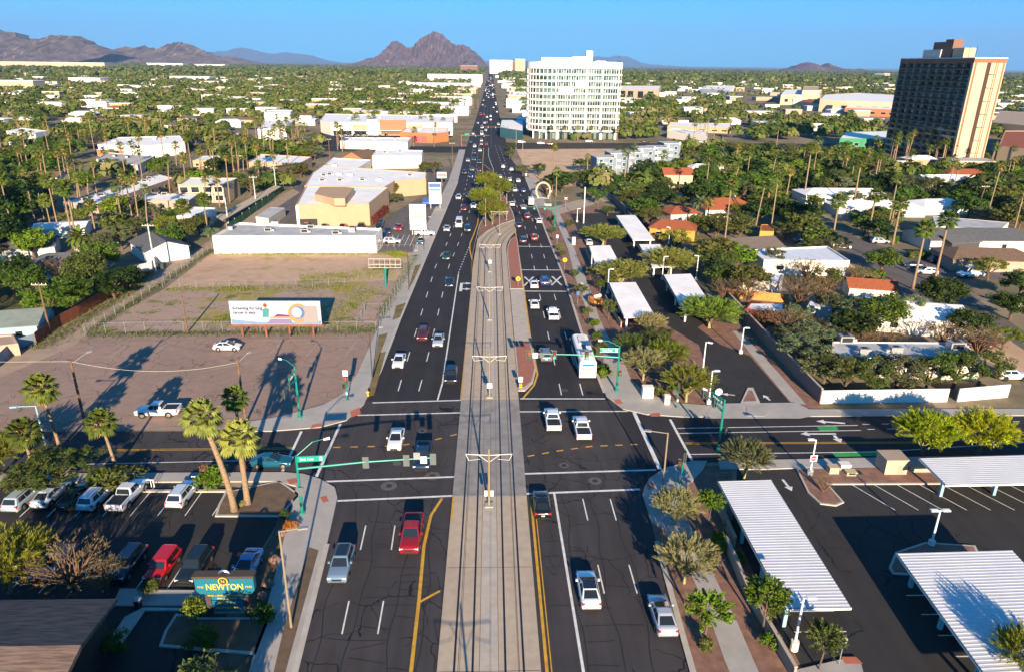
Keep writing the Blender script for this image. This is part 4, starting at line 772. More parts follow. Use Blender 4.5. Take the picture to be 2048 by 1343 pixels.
for i in range(nb + 1): TB('dividing_fin', -LU + i * bw - .14, -LU + i * bw + .14, -.12, 1.6, 0, TH - 2.21, fin) if i < nb else TB('corner_column', -1.0, -.21, -.13, 1.6, 0, TH - 2.21, cr2)
TB('corner_panel', -.2, .351, -.14, -.101, 0, TH - 2.2, cr2)
wg2 = blockglass('dark_tower_glazing', 0, 1.7, fh, (0.22, 0.28, 0.30), (0.012, 0.015, 0.018), .8)
wm = MB().box(-bw / 2 + .5, bw / 2 - .5, -.06, 0, -.0, fh * .72).mesh('window', wg2); rm = MB().box(-bw / 2 + .16, bw / 2 - .16, -.05, 0, 0, .95).mesh('balcony_railing', mat('railing_dark', (0.035, .03, .03), var=.05))
ca, sa = math.cos(ang), math.sin(ang); n = 0; rest = MB()
for k in range(nf - 1, -1, -1):
    for i in range(nb):
        x = -LU + (i + .5) * bw; yw, yr = 1.58 * side, -.02 * side
        if n < 90:
            link('window', wm, t, (x * ca - yw * sa, x * sa + yw * ca, 1.35 + k * fh), ang if side > 0 else ang + math.pi)
            link('balcony_railing', rm, t, (x * ca - yr * sa, x * sa + yr * ca, 1.3 + k * fh), ang if side > 0 else ang + math.pi)
        else: rest.box(x - bw / 2 + .5, x + bw / 2 - .5, min(1.5 * side, 1.58 * side), max(1.5 * side, 1.58 * side), 1.35 + k * fh, 1.35 + k * fh + fh * .72); rest.box(x - bw / 2 + .16, x + bw / 2 - .16, min(-.03 * side, .02 * side), max(-.03 * side, .02 * side), 1.3 + k * fh, 2.2 + k * fh)
        n += 1
tag(rest.build('lower_window', wg2, t, (0, 0, 0), ang), kind='stuff')
for (x0, x1, y0, y1, h, m) in ((-44, -30, 3, 9, 4, palewall), (-38, -29, 4, 10, 7.5, brownw), (-29, -23, 4, 9, 8.6, brownw), (-22, -14, 4, 10, 4.5, cr2)): TB('plant_room', x0, x1, y0, y1, TH + .01, TH + h, m)
for x in (-9, -4): TB('antenna', x - .06, x + .06, 3, 3.12, TH, TH + 5, blackp)
# ---------------------------------------------------------------- right-hand neighbourhood
G3 = ((.2, 1.4, 1.2, 1.5), (.75, 1.4, 1.2, 1.5))
t, l_ = bld('flat_roof_house', 'pale flat-roofed modernist house with bluish white roof above the palm street', 'house', [(1528, 520), (1700, 521), (1655, 492), (1500, 499)], 3.6, offwhite, mat('bluish_white_roof', (0.62, 0.66, 0.72), .6, var=.08), .3, [(1553, 512)])
for e in edges_facing(l_)[:1]:
    for f in (.2, .5): window(t, *e, f, 1.8, 1.1, 1.8)
gable('house', 'tall cream house with red tile roof and pink porch roof beyond the long wall', 'house', at(1350, 375), 11, 8, 5.4, 7.4, 0, cream, redtile, win=((.25, 1.2, 1.5, 2.2), (.5, 1.2, 1.5, 2.2), (.75, 1.2, 1.5, 2.2)))
gable('house', 'wide villa with bright red-orange hipped tile roof by the date palm', 'house', at(1447, 432), 17, 12, 3.2, 5.6, .1, offwhite, redtile, hip=5, chim=3, win=G3)
gable('house', 'small hipped house with rusty red roof left of the villa', 'house', at(1358, 440), 10, 9, 2.8, 4.2, .2, palewall, redtile, hip=4)
gable('house', 'yellow-orange stucco house with red roof in deep tree shade', 'house', at(1345, 472), 12, 10, 3.0, 4.4, -.3, yellow, redtile, hip=3, win=G3)
gable('house', 'grey-brown roofed house with white gable end beyond the orange fence', 'house', at(1485, 510), 16, 10, 2.8, 4.4, .25, whitebld, mat('grey_brown_shingle', (0.15, .12, .10), var=.15, scale=1.5), win=G3)
bld('shed', 'small yellow block with orange roof at the bend of the residential street', 'shed', [(1520, 462), (1548, 463), (1546, 449), (1522, 449)], 3.0, yellow, redtile, .1)
gable('house', 'red tile wing with low slope next to the pale flat-roofed house', 'house', at(1736, 592), 9, 6, 2.4, 3.6, -.25, offwhite, redtile)
gable('house', 'white-roofed bungalow with red ridge lines behind dense garden trees', 'house', at(1832, 650), 16, 12, 2.8, 4.3, -.35, offwhite, roofwhite, hip=5, win=G3)
t, l_ = bld('flat_roof_house', 'long flat grey-white roofed house behind the white street wall', 'house', [(1662, 712), (1965, 722), (1930, 684), (1665, 682)], 3.2, offwhite, roofgrey, .15, [(1690, 683, 1.2), (1727, 706), (1790, 703), (1910, 696, 1.3)])
for e in edges_facing(l_)[:1]:
    for f in (.15, .35, .55, .8): window(t, *e, f, 1.6, 1.1, 1.6)
bld('flat_roof_house', 'white flat-roofed cottage with orange-brown gable behind the long wall', 'house', [(1478, 548), (1560, 566), (1568, 548), (1490, 535)], 3.0, offwhite, roofwhite, .2)
bld('garden_shed', 'red shed with white sheet roof beside the garden trees', 'shed', [(1490, 618), (1570, 625), (1568, 606), (1500, 606)], 2.6, mat('barn_red', (0.32, .05, .03), var=.08), roofwhite, .1)
bld('garden_shed', 'pale blue-roofed lean-to among grey-green bushes', 'shed', [(1615, 612), (1665, 616), (1655, 602), (1620, 602)], 2.8, palewall, MATS['bluish_white_roof'], .1)
gable('house', 'white metal-roofed ranch house beyond the first street palms', 'house', at(1680, 402), 30, 12, 2.9, 4.4, .0, whitebld, roofwhite, hip=5, win=G3)
gable('house', 'pale-roofed ranch house with red ridge caps behind the clipped hedge', 'house', at(1745, 428), 28, 11, 2.9, 4.2, .0, palewall, roofwhite, hip=5, win=G3)
gable('house', 'white-roofed house partly hidden by the grey pine', 'house', at(1870, 424), 16, 10, 2.8, 4.2, .1, whitebld, roofwhite, hip=4)
t, l_ = bld('flat_roof_house', 'house with wide grey sloping metal roof under the leaning utility pole', 'house', [(1872, 452), (2000, 460), (2018, 445), (1865, 432)], 4.2, offwhite, roofgrey, .05)
t = gable('house', 'dark-roofed house with white gable carport facing the parked cars', 'house', at(1925, 492), 26, 13, 3.0, 4.8, .0, offwhite, shingle, win=G3)
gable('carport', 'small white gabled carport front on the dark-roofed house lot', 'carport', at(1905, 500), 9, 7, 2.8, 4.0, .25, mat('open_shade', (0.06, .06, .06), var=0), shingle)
gable('house', 'brown tile-roofed house behind the yellow-flowered tree', 'house', at(1965, 532), 20, 11, 2.8, 4.4, -.1, tan, brownsh, hip=4)
gable('house', 'brick-red low house under palms at the park edge', 'house', at(1775, 338), 18, 9, 2.8, 3.6, .1, brownw, roofwhite)
gable('house', 'white-gabled house at the picture edge among tall dark trees', 'house', at(1870, 372), 15, 9, 2.8, 4.4, .15, whitebld, roofwhite)
# townhouses
tg = 'grey-blue townhouses in a row'; thb = mat('blue_grey_render', (0.17, .21, .26), .8, var=.06)
for i, (px, py) in enumerate(((1205, 352), (1232, 346), (1258, 340), (1284, 334), (1312, 328), (1335, 322))):
    c = at(px, py); t = thing('townhouse', ('grey-blue townhouse with white balconies, %s of the row' % ['nearest the dirt lot', 'second', 'third', 'fourth', 'fifth', 'farthest'][i]), 'townhouse', (*c, 0), .12, tg)
    MB().box(-4.2, 4.2, -5, 5, 0, 7.8 + (i % 2) * .8).build('wall', thb, t); MB().box(-4.4, 4.4, -5.2, 5.2, 7.9 + (i % 2) * .8, 8.2 + (i % 2) * .8).build('roof', roofgrey, t)
    for z in (1.6, 4.2, 6.7):
        for x in (-2.3, 1.9): window(t, (-4.2, -5), (4.2, -5), .5 + x / 8.4, 1.6, 1.6, z, g_blue, white)
    for z in (2.8, 5.5): MB().box(-4, 0, -6.1, -5, z, z + .9).build('balcony', white, t)
    MB().box(3.2, 4.0, -5.3, -4.9, 8.2, 9.6).build('chimney', white, t)
t = thing('garden_arch', 'tall pale woven arch sculpture beside the plaza path', 'arch', (*at(1086, 397), 0), sc=.74)
mb = MB(); ring = [[Vector(((3.3 + dr) * math.cos(a), dy, 3.6 + (3.9 + dr) * math.sin(a))) for dr, dy in ((-.42, -.4), (.42, -.4), (.42, .4), (-.42, .4))] for a in [math.radians(-50 + k * 10) for k in range(29)]]
mb.loft(ring); mb.build('arch_ring', mat('pale_arch_stone', (0.38, .32, .23), .9, var=.25, scale=3), t)
MB().box(-3, 3, -.7, .7, 0, .5).build('base', concrete, t)
# horizon-side commercial blocks on the right
t, l_ = bld('commercial_building', 'sandstone office block with dark recesses right of the white tower', 'office', [(1238, 178), (1318, 180), (1322, 172), (1242, 172)], 13, tan, roofwhite, .4)
for f in (.1, .3, .55, .8): window(t, *edges_facing(l_)[0], f, 8, 9, 6, g_dark, brownw)
for lab, px, h, wm_, rm_ in (('yellow ochre shopping mall with parapet towers', [(1562, 190), (1640, 190), (1645, 180), (1570, 180)], 12, cream, roofwhite), ('taller pale yellow cube on the ochre mall', [(1605, 181), (1636, 181), (1638, 173), (1608, 173)], 17, cream, cream),
    ('long pale yellow mall front with small windows', [(1640, 200), (1790, 205), (1790, 190), (1720, 186), (1650, 190)], 12, cream, roofwhite), ('red-roofed pale mall wing in front of the ochre mall', [(1600, 203), (1665, 212), (1672, 204), (1612, 196)], 7, cream, redtile),
    ('white-roofed plaza with red fascia left of the dark tower', [(1690, 216), (1795, 220), (1795, 208), (1700, 206)], 7, orange, roofwhite), ('green-panelled low shop below the mall', [(1680, 277), (1780, 278), (1785, 262), (1690, 264)], 6, mat('green_panels', (0.04, .22, .12), var=.1), roofwhite),
    ('blue-white roofed shop near the townhouses', [(1335, 262), (1415, 272), (1415, 262), (1345, 257)], 4.5, offwhite, roofwhite), ('peach ranch row with white roofs behind palms', [(1335, 252), (1462, 256), (1462, 247), (1340, 245)], 4, peach, roofwhite),
    ('white low clinic with many roof units beyond the palms', [(1400, 178), (1460, 182), (1470, 172), (1410, 172)], 8, whitebld, roofwhite), ('pale domed church roof right of the dark tower', [(1985, 245), (2060, 252), (2060, 225), (2000, 222)], 9, peach, tan),
    ('stone church wing at the picture edge beyond the dark tower', [(1998, 292), (2070, 300), (2070, 262), (2010, 262)], 8, cream, redtile), ('white plaza strip between tower and avenue', [(1000, 255), (1046, 262), (1046, 240), (1003, 240)], 6, mat('teal_shop_glass', (0.04, .12, .15), .3, var=.1), roofwhite)):
    t, l_ = bld('commercial_building', lab, 'building', px, h, wm_, rm_, .3)
    for e in edges_facing(l_)[:1]:
        for f in (.15, .35, .55, .75, .9): window(t, *e, f, (Vector(e[1]) - Vector(e[0])).length * .09, h * .3, h * .45)
# ---------------------------------------------------------------- pub in the near corner
t = thing('pub_building', 'corner pub building with broad brown shingle roof at the bottom of the view', 'pub', (*at(60, 1330), 0)); ox, oy = t.location.x, t.location.y
def LP(pts, z): return [(x - ox, y - oy, z) for x, y in P(pts, z)]
f0, f1 = at(234, 1196, 4.0), at(162, 1289, 5.6)
xf, yf, xr, yr, x0 = f0[0] - ox, f0[1] - oy, f1[0] - ox, f1[1] - oy, -40; yn, xn = yr - 9, xr + 0.3
x1, y1, ym = xr, yf, yr
mb = MB(); mb.add([(x0, yf, 4.0), (xf, yf, 4.0), (xr, yr, 5.6), (x0, yr, 5.6), (xn, yn, 3.6), (x0, yn, 3.6), (x0, yf, 3.7), (xf, yf, 3.7), (xr, yr, 5.25), (xn, yn, 3.25)], [(0, 3, 2, 1), (3, 5, 4, 2), (0, 1, 7, 6), (1, 2, 8, 7), (2, 4, 9, 8)])
shm = bpy.data.materials.new('wood_shingle'); shm.use_nodes = True; N, L = nodes(shm); p = N['Principled BSDF']; p.inputs['Roughness'].default_value = .9; g = N.new('ShaderNodeNewGeometry'); mp = N.new('ShaderNodeMapping'); mp.inputs['Scale'].default_value = (.35, 3.2, 0); L.new(g.outputs[0], mp.inputs[0])
nz = N.new('ShaderNodeTexNoise'); nz.inputs['Scale'].default_value = 1.6; nz.inputs['Detail'].default_value = 5; L.new(mp.outputs[0], nz.inputs['Vector']); r = N.new('ShaderNodeValToRGB'); r.color_ramp.elements[0].position = .36; r.color_ramp.elements[1].position = .62; r.color_ramp.elements[0].color = (.085, .055, .045, 1); r.color_ramp.elements[1].color = (.19, .13, .10, 1); L.new(nz.outputs[0], r.inputs[0]); L.new(r.outputs[0], p.inputs['Base Color'])
mb.build('roof', shm, t)
MB().box(x0, x1 - 1.6, ym - 8.4, y1 - .8, 0, 3.5).build('wall', mat('dark_brown_wall', (.05, .035, .03), var=.1), t)
for k in range(4):
    q = (x1 + .2 - .1 * k, ym - .5 - k * 2.2); MB().tube([(q[0] - .5, q[1], 2.6), (q[0] + .3, q[1], 2.9), (q[0] + .45, q[1], 2.6)], .06, 5).build('gooseneck_lamp', mat('copper', (.35, .13, .05), .4, .6, var=0), t)
wallthing('railing_fence', 'low yellow-topped rail fence along the pub patio', 'fence', [(208, 1243), (170, 1345)], 1.1, mat('yellow_rail', (.42, .36, .07), var=.05), .06)
wg_ = thing('added_shade_block', 'low unseen block added below the frame to shade the planting bed', 'pub', (-29, 30, 0)); MB().box(-9, 8.3, -8, 6.5, 0, 4.2).build('wall', MATS['dark_brown_wall'], wg_); MB().box(-9.4, 8.6, -8.4, 6.8, 4.2, 4.5).build('roof', brownsh, wg_)  # unseen block, added to throw shade over the pub foreground
# pub sign
t = thing('pub_sign', 'teal double-post sign with yellow pub lettering and hanging name boards', 'sign', (*at(462, 1232), 0))
teal = mat('teal_sign_board', (0.01, .13, .19), .55, var=.06); yl = mat('yellow_lettering', (.62, .43, .06), .6, var=0); dwood = mat('dark_post_wood', (.06, .045, .04), .8, var=.1)
for x in (-1.55, 1.55): MB().box(x - .22, x + .22, -.2, .2, 0, 2.9).build('post', dwood, t)
w2 = 2.42; MB().add([(x, y, z) for y in (-.26, .26) for x, z in ((-w2, 3.0), (-w2 + .3, 2.62), (w2 - .3, 2.62), (w2, 3.0), (w2, 4.25), (-w2, 4.25))], [(0, 1, 2, 3, 4, 5), (11, 10, 9, 8, 7, 6)] + [(i, (i + 1) % 6 + 0, (i + 1) % 6 + 6, i + 6)[::-1] for i in range(6)]).build('board', teal, t)
MB().box(-w2 - .1, w2 + .1, -.4, .4, 4.26, 4.5).build('cap', dwood, t)
text('lettering', 'NEWTON', .84, yl, t, (0, -.29, 3.34), sx=.82, wt=.012); text('lettering', 'THE', .3, yl, t, (-1.98, -.29, 3.35)); text('lettering', 'PHX', .3, yl, t, (1.98, -.29, 3.35))
text('lettering', 'READ | DINE | SHOP | GATHER', .22, yl, t, (0, -.29, 2.5), wt=.004)
for i, s in enumerate(('changing hands', 'FIRST DRAFT', 'SOUTHERN RAIL', 'THENEWTONPHX.COM')):
    z = 2.12 - .5 * i; bd = MB().box(-1.3, 1.3, -.16, .16, z - .19, z + .2).build('name_board', teal, t); text('lettering', s, .27 if i < 3 else .23, yl, bd, (0, -.19, z), wt=.004)
rg = MB().tube([(.48 * math.cos(a), 0, 4.3 + .48 * math.sin(a)) for a in [k * math.pi / 12 for k in range(25)]], .09, 6).build('emblem_ring', chrome, t)
em = MB().loft([[(.44 * math.cos(k * math.pi / 10), y, 4.05 + .44 * math.sin(k * math.pi / 10)) for k in range(20)] for y in (-.44, -.3)]).build('emblem', dwood, t)
text('lettering', 'N', .4, yl, t, (0, -.47, 4.05)); MB().loft([[((.40 - d) * math.cos(k * math.pi / 10), -.452, 4.05 + (.40 - d) * math.sin(k * math.pi / 10)) for k in range(20)] for d in (0, .08)], cap=False).build('emblem_rim', yl, t)
# utility boxes and small yard things
def cabinet(label, px, sz, m, cat='cabinet', name='utility_cabinet'):
    t = thing(name, label, cat, (*at(*px), .0)); x, y, z = sz; MB().box(-x / 2, x / 2, -y / 2, y / 2, .12, z).build('housing', m, t); MB().box(-x / 2 - .1, x / 2 + .1, -y / 2 - .1, y / 2 + .1, 0, .16).build('plinth', concrete, t)
    MB().box(-x / 2 + .08, x / 2 - .08, -y / 2 - .03, -y / 2 - .001, .25, z - .1).build('door', m, t); MB().box(-x / 2 - .04, x / 2 + .04, -y / 2 - .05, y / 2 + .04, z, z + .07).build('lid', m, t); return t
cabinet('white signal cabinet on the gravel beside the corner sidewalk', (1294, 794), (1.5, 1.0, 1.7), white); cabinet('slim white meter cabinet nearer the corner kerb', (1333, 808), (.7, .6, 1.4), white)
cabinet('white electrical cabinet beside the path by the far canopies', (1147, 490), (.8, .6, 2.0), white)
cabinet('cream transformer box left on the gravel parking island', (1664, 945), (1.1, .9, .9), cream); cabinet('grey-white transformer box in the middle of the parking island', (1687, 938), (1.2, .9, .8), offwhite); cabinet('low cream cover box on the island gravel', (1700, 949), (1.2, .8, .5), cream); cabinet('long cream screen box beside the canopy on the island', (1840, 943), (2.4, .5, .8), cream)
t = thing('utility_shed', 'tan block pump shed with slanted face on the parking island', 'shed', (*at(1780, 940), 0)); MB().box(-1.3, 1.3, -1.1, 1.1, 0, 1.95).build('wall', cream, t); MB().box(-1.4, 1.4, -1.2, 1.2, 1.95, 2.1).build('roof', tan, t); MB().box(.2, 1.0, -1.13, -1.101, .1, 1.3).build('door', tan, t)
for k, (px, py) in enumerate(((282, 968), (300, 975), (395, 968))):
    t = thing('bike_rack', ['white looped bike rack by the pickup nose', 'white looped bike rack right of its twin', 'white bike rack beside the silver suv'][k], 'bike rack', (*at(px, py), .15))
    MB().tube([(-.5, 0, 0), (-.5, 0, .9), (.5, 0, .9), (.5, 0, 0)], .06, 6).build('frame', white, t); MB().tube([(-.2, 0, 0), (-.2, 0, .88)], .04, 6).build('bar', white, t); MB().tube([(.2, 0, 0), (.2, 0, .88)], .04, 6).build('bar', white, t)
t = thing('dumpster', 'dark steel waste bin behind the grey block wall by the alley', 'bin', (*at(322, 538), 0)); MB().box(-1, 1, -.7, .7, .1, 1.3).build('bin_body', mat('bin_dark', (.03, .045, .05), var=.1), t); MB().box(-1.05, 1.05, -.75, .75, 1.3, 1.4).build('lid', blackp, t)
t = thing('trash_can', 'round grey litter bin on the pub walkway', 'bin', (*at(278, 1215), .1)); MB().tube([(0, 0, 0), (0, 0, .9)], [.3, .34], 12).build('bin_body', blackp, t); MB().tube([(0, 0, .9), (0, 0, 1.05)], [.38, .2], 12).build('lid', steel, t)
hyd = mat('hydrant_yellow', (.62, .36, .02), .5, var=.05)
t = thing('fire_hydrant', 'yellow fire hydrant on the verge by the corner kerb', 'fire hydrant', (*at(736, 792), .16)); MB().tube([(0, 0, 0), (0, 0, .08), (0, 0, .1), (0, 0, .55), (0, 0, .68), (0, 0, .78)], [.2, .2, .13, .13, .15, .04], 10).build('barrel', hyd, t); MB().tube([(-.26, 0, .48), (.26, 0, .48)], .07, 8).build('outlet', hyd, t)
# ---------------------------------------------------------------- vehicles
LIB = bpy.data
def car_parts(kind):
    """Shapes of one kind of vehicle, front towards -Y: list of (part, parent part, material, MB)."""
    K = dict(
        sedan=dict(L=4.7, w=.91, st=((-2.35, .70, .30, .60), (-2.27, .82, .24, .72), (-1.95, .89, .2, .84), (-1.0, .91, .2, .97), (.2, .91, .2, 1.0), (1.3, .91, .2, 1.03), (1.95, .89, .22, 1.05), (2.25, .84, .28, 1.0), (2.35, .76, .36, .8)), g=(-1.1, 1.98, .05, .98, .80, .60, .95, 1.44)),
        hatch=dict(L=4.3, w=.88, st=((-2.15, .68, .30, .62), (-2.07, .8, .24, .74), (-1.8, .86, .2, .86), (-1.2, .88, .2, .97), (.2, .88, .2, 1.02), (1.3, .88, .2, 1.04), (1.85, .86, .24, 1.06), (2.08, .82, .3, 1.05), (2.15, .76, .36, .8)), g=(-1.35, 2.02, -.1, 1.15, .78, .58, .96, 1.48)),
        suv=dict(L=4.65, w=.93, st=((-2.32, .74, .36, .78), (-2.25, .86, .3, .9), (-1.95, .91, .26, 1.0), (-1.0, .93, .26, 1.08), (.2, .93, .26, 1.1), (1.3, .93, .26, 1.12), (1.95, .92, .28, 1.13), (2.25, .89, .32, 1.1), (2.32, .84, .42, .9)), g=(-1.0, 2.2, -.35, 1.8, .84, .66, 1.05, 1.68)),
        boxy=dict(L=4.15, w=.90, st=((-2.07, .76, .34, .8), (-2.0, .86, .28, .92), (-1.7, .89, .24, 1.0), (-1.0, .9, .24, 1.05), (.2, .9, .24, 1.07), (1.2, .9, .24, 1.08), (1.75, .89, .26, 1.08), (2.0, .87, .32, 1.05), (2.07, .82, .4, .9)), g=(-1.05, 2.0, -.55, 1.8, .82, .70, 1.02, 1.64)),
        pickup=dict(L=5.6, w=.98, st=((-2.8, .80, .42, .86), (-2.72, .92, .36, 1.0), (-2.3, .96, .32, 1.1), (-1.3, .98, .32, 1.18), (.2, .98, .32, 1.2), (1.0, .98, .32, 1.2), (2.2, .98, .34, 1.2), (2.7, .96, .4, 1.19), (2.8, .92, .5, 1.1)), g=(-1.35, .78, -.65, .58, .88, .70, 1.14, 1.86)),
        van=dict(L=5.8, w=1.0, st=((-2.9, .84, .42, .9), (-2.82, .94, .36, 1.05), (-2.4, .98, .32, 1.25), (-1.7, 1.0, .32, 1.4), (.2, 1.0, .32, 1.45), (1.0, 1.0, .32, 1.45), (2.2, 1.0, .34, 1.45), (2.8, .99, .4, 1.45), (2.9, .95, .5, 1.3)), g=(-2.0, 2.85, -1.2, 2.75, .95, .86, 1.36, 2.5)))[kind]
    out = []; w = K['w']; rings = []; body = MB(); body.smooth = True
    for (y, hw, zb, zt) in K['st']:
        h = zt - zb; half = [(hw * .90, zb), (hw, zb + .18 * h), (hw, zb + .55 * h), (hw * .975, zb + .80 * h), (hw * .90, zb + .95 * h), (hw * .62, zt + .005)]
        rings.append([Vector((x, y, z)) for x, z in half] + [Vector((-x, y, z)) for x, z in half[::-1]])
    body.loft(rings); yb0, yb1, yt0, yt1, wb, wt, z0, z1 = K['g']
    rr = []
    for (a0, a1, hw, z) in ((yb0 - .05, yb1 + .05, wb + .03, z0 - .12), (yb0, yb1, wb, z0), (yt0, yt1, wt, z1 - .05), (yt0 + .12, yt1 - .12, wt - .10, z1)):
        c = .10; rr.append([Vector(p + (z,)) for p in ((-hw + c, a0), (hw - c, a0), (hw, a0 + c), (hw, a1 - c), (hw - c, a1), (-hw + c, a1), (-hw, a1 - c), (-hw, a0 + c))])
    body.smooth = False; body.loft(rr); out.append(('body', None, [paint, blackp], body))
    def panel(q, i0=.05, i1=.95, j0=.06, j1=.9, off=.014):
        q = [Vector(p) for p in q]; n = (q[1] - q[0]).cross(q[3] - q[0]).normalized() * off
        f = lambda u, v: q[0].lerp(q[1], u).lerp(q[3].lerp(q[2], u), v) + n
        return [f(i0, j0), f(i1, j0), f(i1, j1), f(i0, j1)]
    zt = z1 - .05
    fr = [(-wb, yb0, z0), (wb, yb0, z0), (wt, yt0, zt), (-wt, yt0, zt)]; bk = [(wb, yb1, z0), (-wb, yb1, z0), (-wt, yt1, zt), (wt, yt1, zt)]
    rs = [(wb, yb0, z0), (wb, yb1, z0), (wt, yt1, zt), (wt, yt0, zt)]; ls = [(-wb, yb1, z0), (-wb, yb0, z0), (-wt, yt0, zt), (-wt, yt1, zt)]
    out.append(('windscreen', None, g_dark, MB().add(panel(fr, .06, .94, .04, .93), [(0, 1, 2, 3)])))
    if kind != 'van': out.append(('rear_window', None, g_dark, MB().add(panel(bk, .08, .92, .12, .90), [(0, 1, 2, 3)])))
    cuts = ((.10, .48), (.52, .86)) if kind != 'van' else ((.04, .18),)
    for s, q in ((1, rs), (-1, ls)):
        for a, b in cuts:
            if s < 0: a, b = 1 - b, 1 - a
            out.append(('side_window', None, g_dark, MB().add(panel(q, a, b, .10, .88), [(0, 1, 2, 3)])))
    L2 = K['L'] / 2; zl = K['st'][1][3]; zr = K['st'][-2][3]; hw = K['st'][1][1]; hr = K['st'][-2][1]; ty = kind in ('pickup', 'van', 'suv')
    for s in (-1, 1):
        out.append(('headlight', None, lampm, MB().box(s * hw - .19 * s - .17, s * hw - .19 * s + .17, -L2 + .02, -L2 + .3, zl - .20, zl - .04)))
        tz = zr - (.42 if ty else .26); out.append(('tail_light', None, tailm, MB().box(s * hr - .13 * s - .13, s * hr - .13 * s + .13, L2 - .22, L2 - .02, tz, zr - .05)))
        out.append(('mirror', None, paint, MB().box(s * (w + .08) - .1, s * (w + .08) + .1, yb0 + .45, yb0 + .62, z0 + .02, z0 + .2)))
    out.append(('grille', None, blackp, MB().box(-hw * .52, hw * .52, -L2 - .012, -L2 + .2, zl - .34, zl - .14)))
    out.append(('bumper', None, blackp, MB().box(-hw * .8, hw * .8, -L2 - .02, -L2 + .2, K['st'][0][2] - .04, K['st'][0][2] + .07).box(-hr * .85, hr * .85, L2 - .2, L2 + .02, K['st'][-1][2] - .06, K['st'][-1][2] + .06)))
    out.append(('license_plate', None, white, MB().box(-.17, .17, L2 + .001, L2 + .012, zr - .42, zr - .3)))
    R = .40 if kind in ('pickup', 'van') else .36 if ty else .33
    arch = body; body.c = 1; body.smooth = False
    for y in (-L2 * .64, L2 * .58):
        for s in (-1, 1):
            disk = [(s * (w + .004), y + (R + .08) * math.cos(k * math.pi / 8), R + .03 + (R + .08) * math.sin(k * math.pi / 8)) for k in range(16)]
            arch.add(disk, [tuple(range(16)) if s < 0 else tuple(range(15, -1, -1))])
            wh = MB().loft([[(s * (w - .2 + d), y + r * math.cos(k * math.pi / 9), R + r * math.sin(k * math.pi / 9)) for k in range(18)] for d, r in ((0, R), (.215, R), (.22, R * .9))])
            out.append(('wheel', None, tyre, wh)); out.append(('rim', 'wheel', rimm, MB().loft([[(s * (w + .021 + d), y + r * math.cos(k * math.pi / 6), R + r * math.sin(k * math.pi / 6)) for k in range(12)] for d, r in ((0, R * .64), (.012, R * .5))])))
    if kind == 'pickup': out.append(('cargo_bed', None, blackp, MB().box(-.80, .80, .95, 2.68, 1.10, 1.206)))
    if kind == 'pickup': out.append(('bed_rail', None, paint, MB().box(-.97, -.81, .9, 2.72, 1.15, 1.24).box(.81, .97, .9, 2.72, 1.15, 1.24).box(-.97, .97, 2.68, 2.78, 1.15, 1.24)))
    if kind == 'suv': out.append(('roof_rail', None, blackp, MB().box(-.60, -.55, -.1, 1.6, 1.66, 1.72).box(.55, .60, -.1, 1.6, 1.66, 1.72)))
    if kind == 'hatch': out.append(('roof_glass', None, g_dark, MB().box(-.45, .45, .1, .95, 1.478, 1.486)))
    return out, K['L'], w
CARS, LOD, DIM = {}, {}, {}
for kd in ('sedan', 'hatch', 'suv', 'boxy', 'pickup', 'van'):
    pr, L_, w_ = car_parts(kd); DIM[kd] = (L_, w_); CARS[kd] = [(n_, p_, mb.mesh(kd + '_' + n_, m)) for n_, p_, m, mb in pr]
    ms = [paint, g_dark, tyre, rimm, lampm, tailm, blackp, white]; J = MB()
    for n_, p_, m, mb in pr:
        if n_ in ('mirror', 'rim', 'wheel_arch', 'license_plate', 'bumper'): continue
        o_ = len(J.v); J.v += mb.v
        for f, sm, mi in zip(mb.f, mb.sm, mb.mi): J.f.append([i + o_ for i in f]); J.mi.append(ms.index(m[mi] if isinstance(m, list) else m)); J.sm.append(sm)
    LOD[kd] = J.mesh(kd + '_car', ms)
NAMES = dict(sedan='sedan_car', hatch='hatchback_car', suv='sport_utility_car', boxy='hatchback_car', pickup='pickup_truck', van='cargo_van')
CATS = dict(sedan='car', hatch='car', suv='car', boxy='car', pickup='pickup truck', van='van')
PAL = dict(white=(.78, .78, .78), silver=(.42, .46, .52), grey=(.16, .18, .2), black=(.012, .013, .016), blue=(.02, .07, .25), teal=(.01, .10, .16), red=(.38, .012, .015), maroon=(.12, .012, .02), bluegrey=(.17, .25, .34), beige=(.45, .38, .28), sky=(.06, .33, .58), navy=(.015, .03, .07), green=(.02, .06, .045), cream=(.7, .66, .58))
def car(kind, col, px, rz=0.0, label='', group=None, detail=True, xy=None, z=0.03, mode='near'):
    """px: where the near bottom edge (mode near) or the middle of the near side (mode side) meets the ground."""
    L_, w_ = DIM[kind]; x, y = xy or at(*px)
    if not xy: y += (L_ / 2 if mode == 'near' else w_)
    col = PAL[col] if isinstance(col, str) else col
    if not detail:
        o = link(NAMES[kind], LOD[kind], None, (x, y, z), rz); o.color = (*col, 1); return tag(o, label, CATS[kind], group)
    t = thing(NAMES[kind], label, CATS[kind], (x, y, z), rz, group); last = None
    for n_, p_, me in CARS[kind]:
        o = link(n_, me, last if p_ else t); o.color = (*col, 1)
        if not p_: last = o
    return t
PI = math.pi
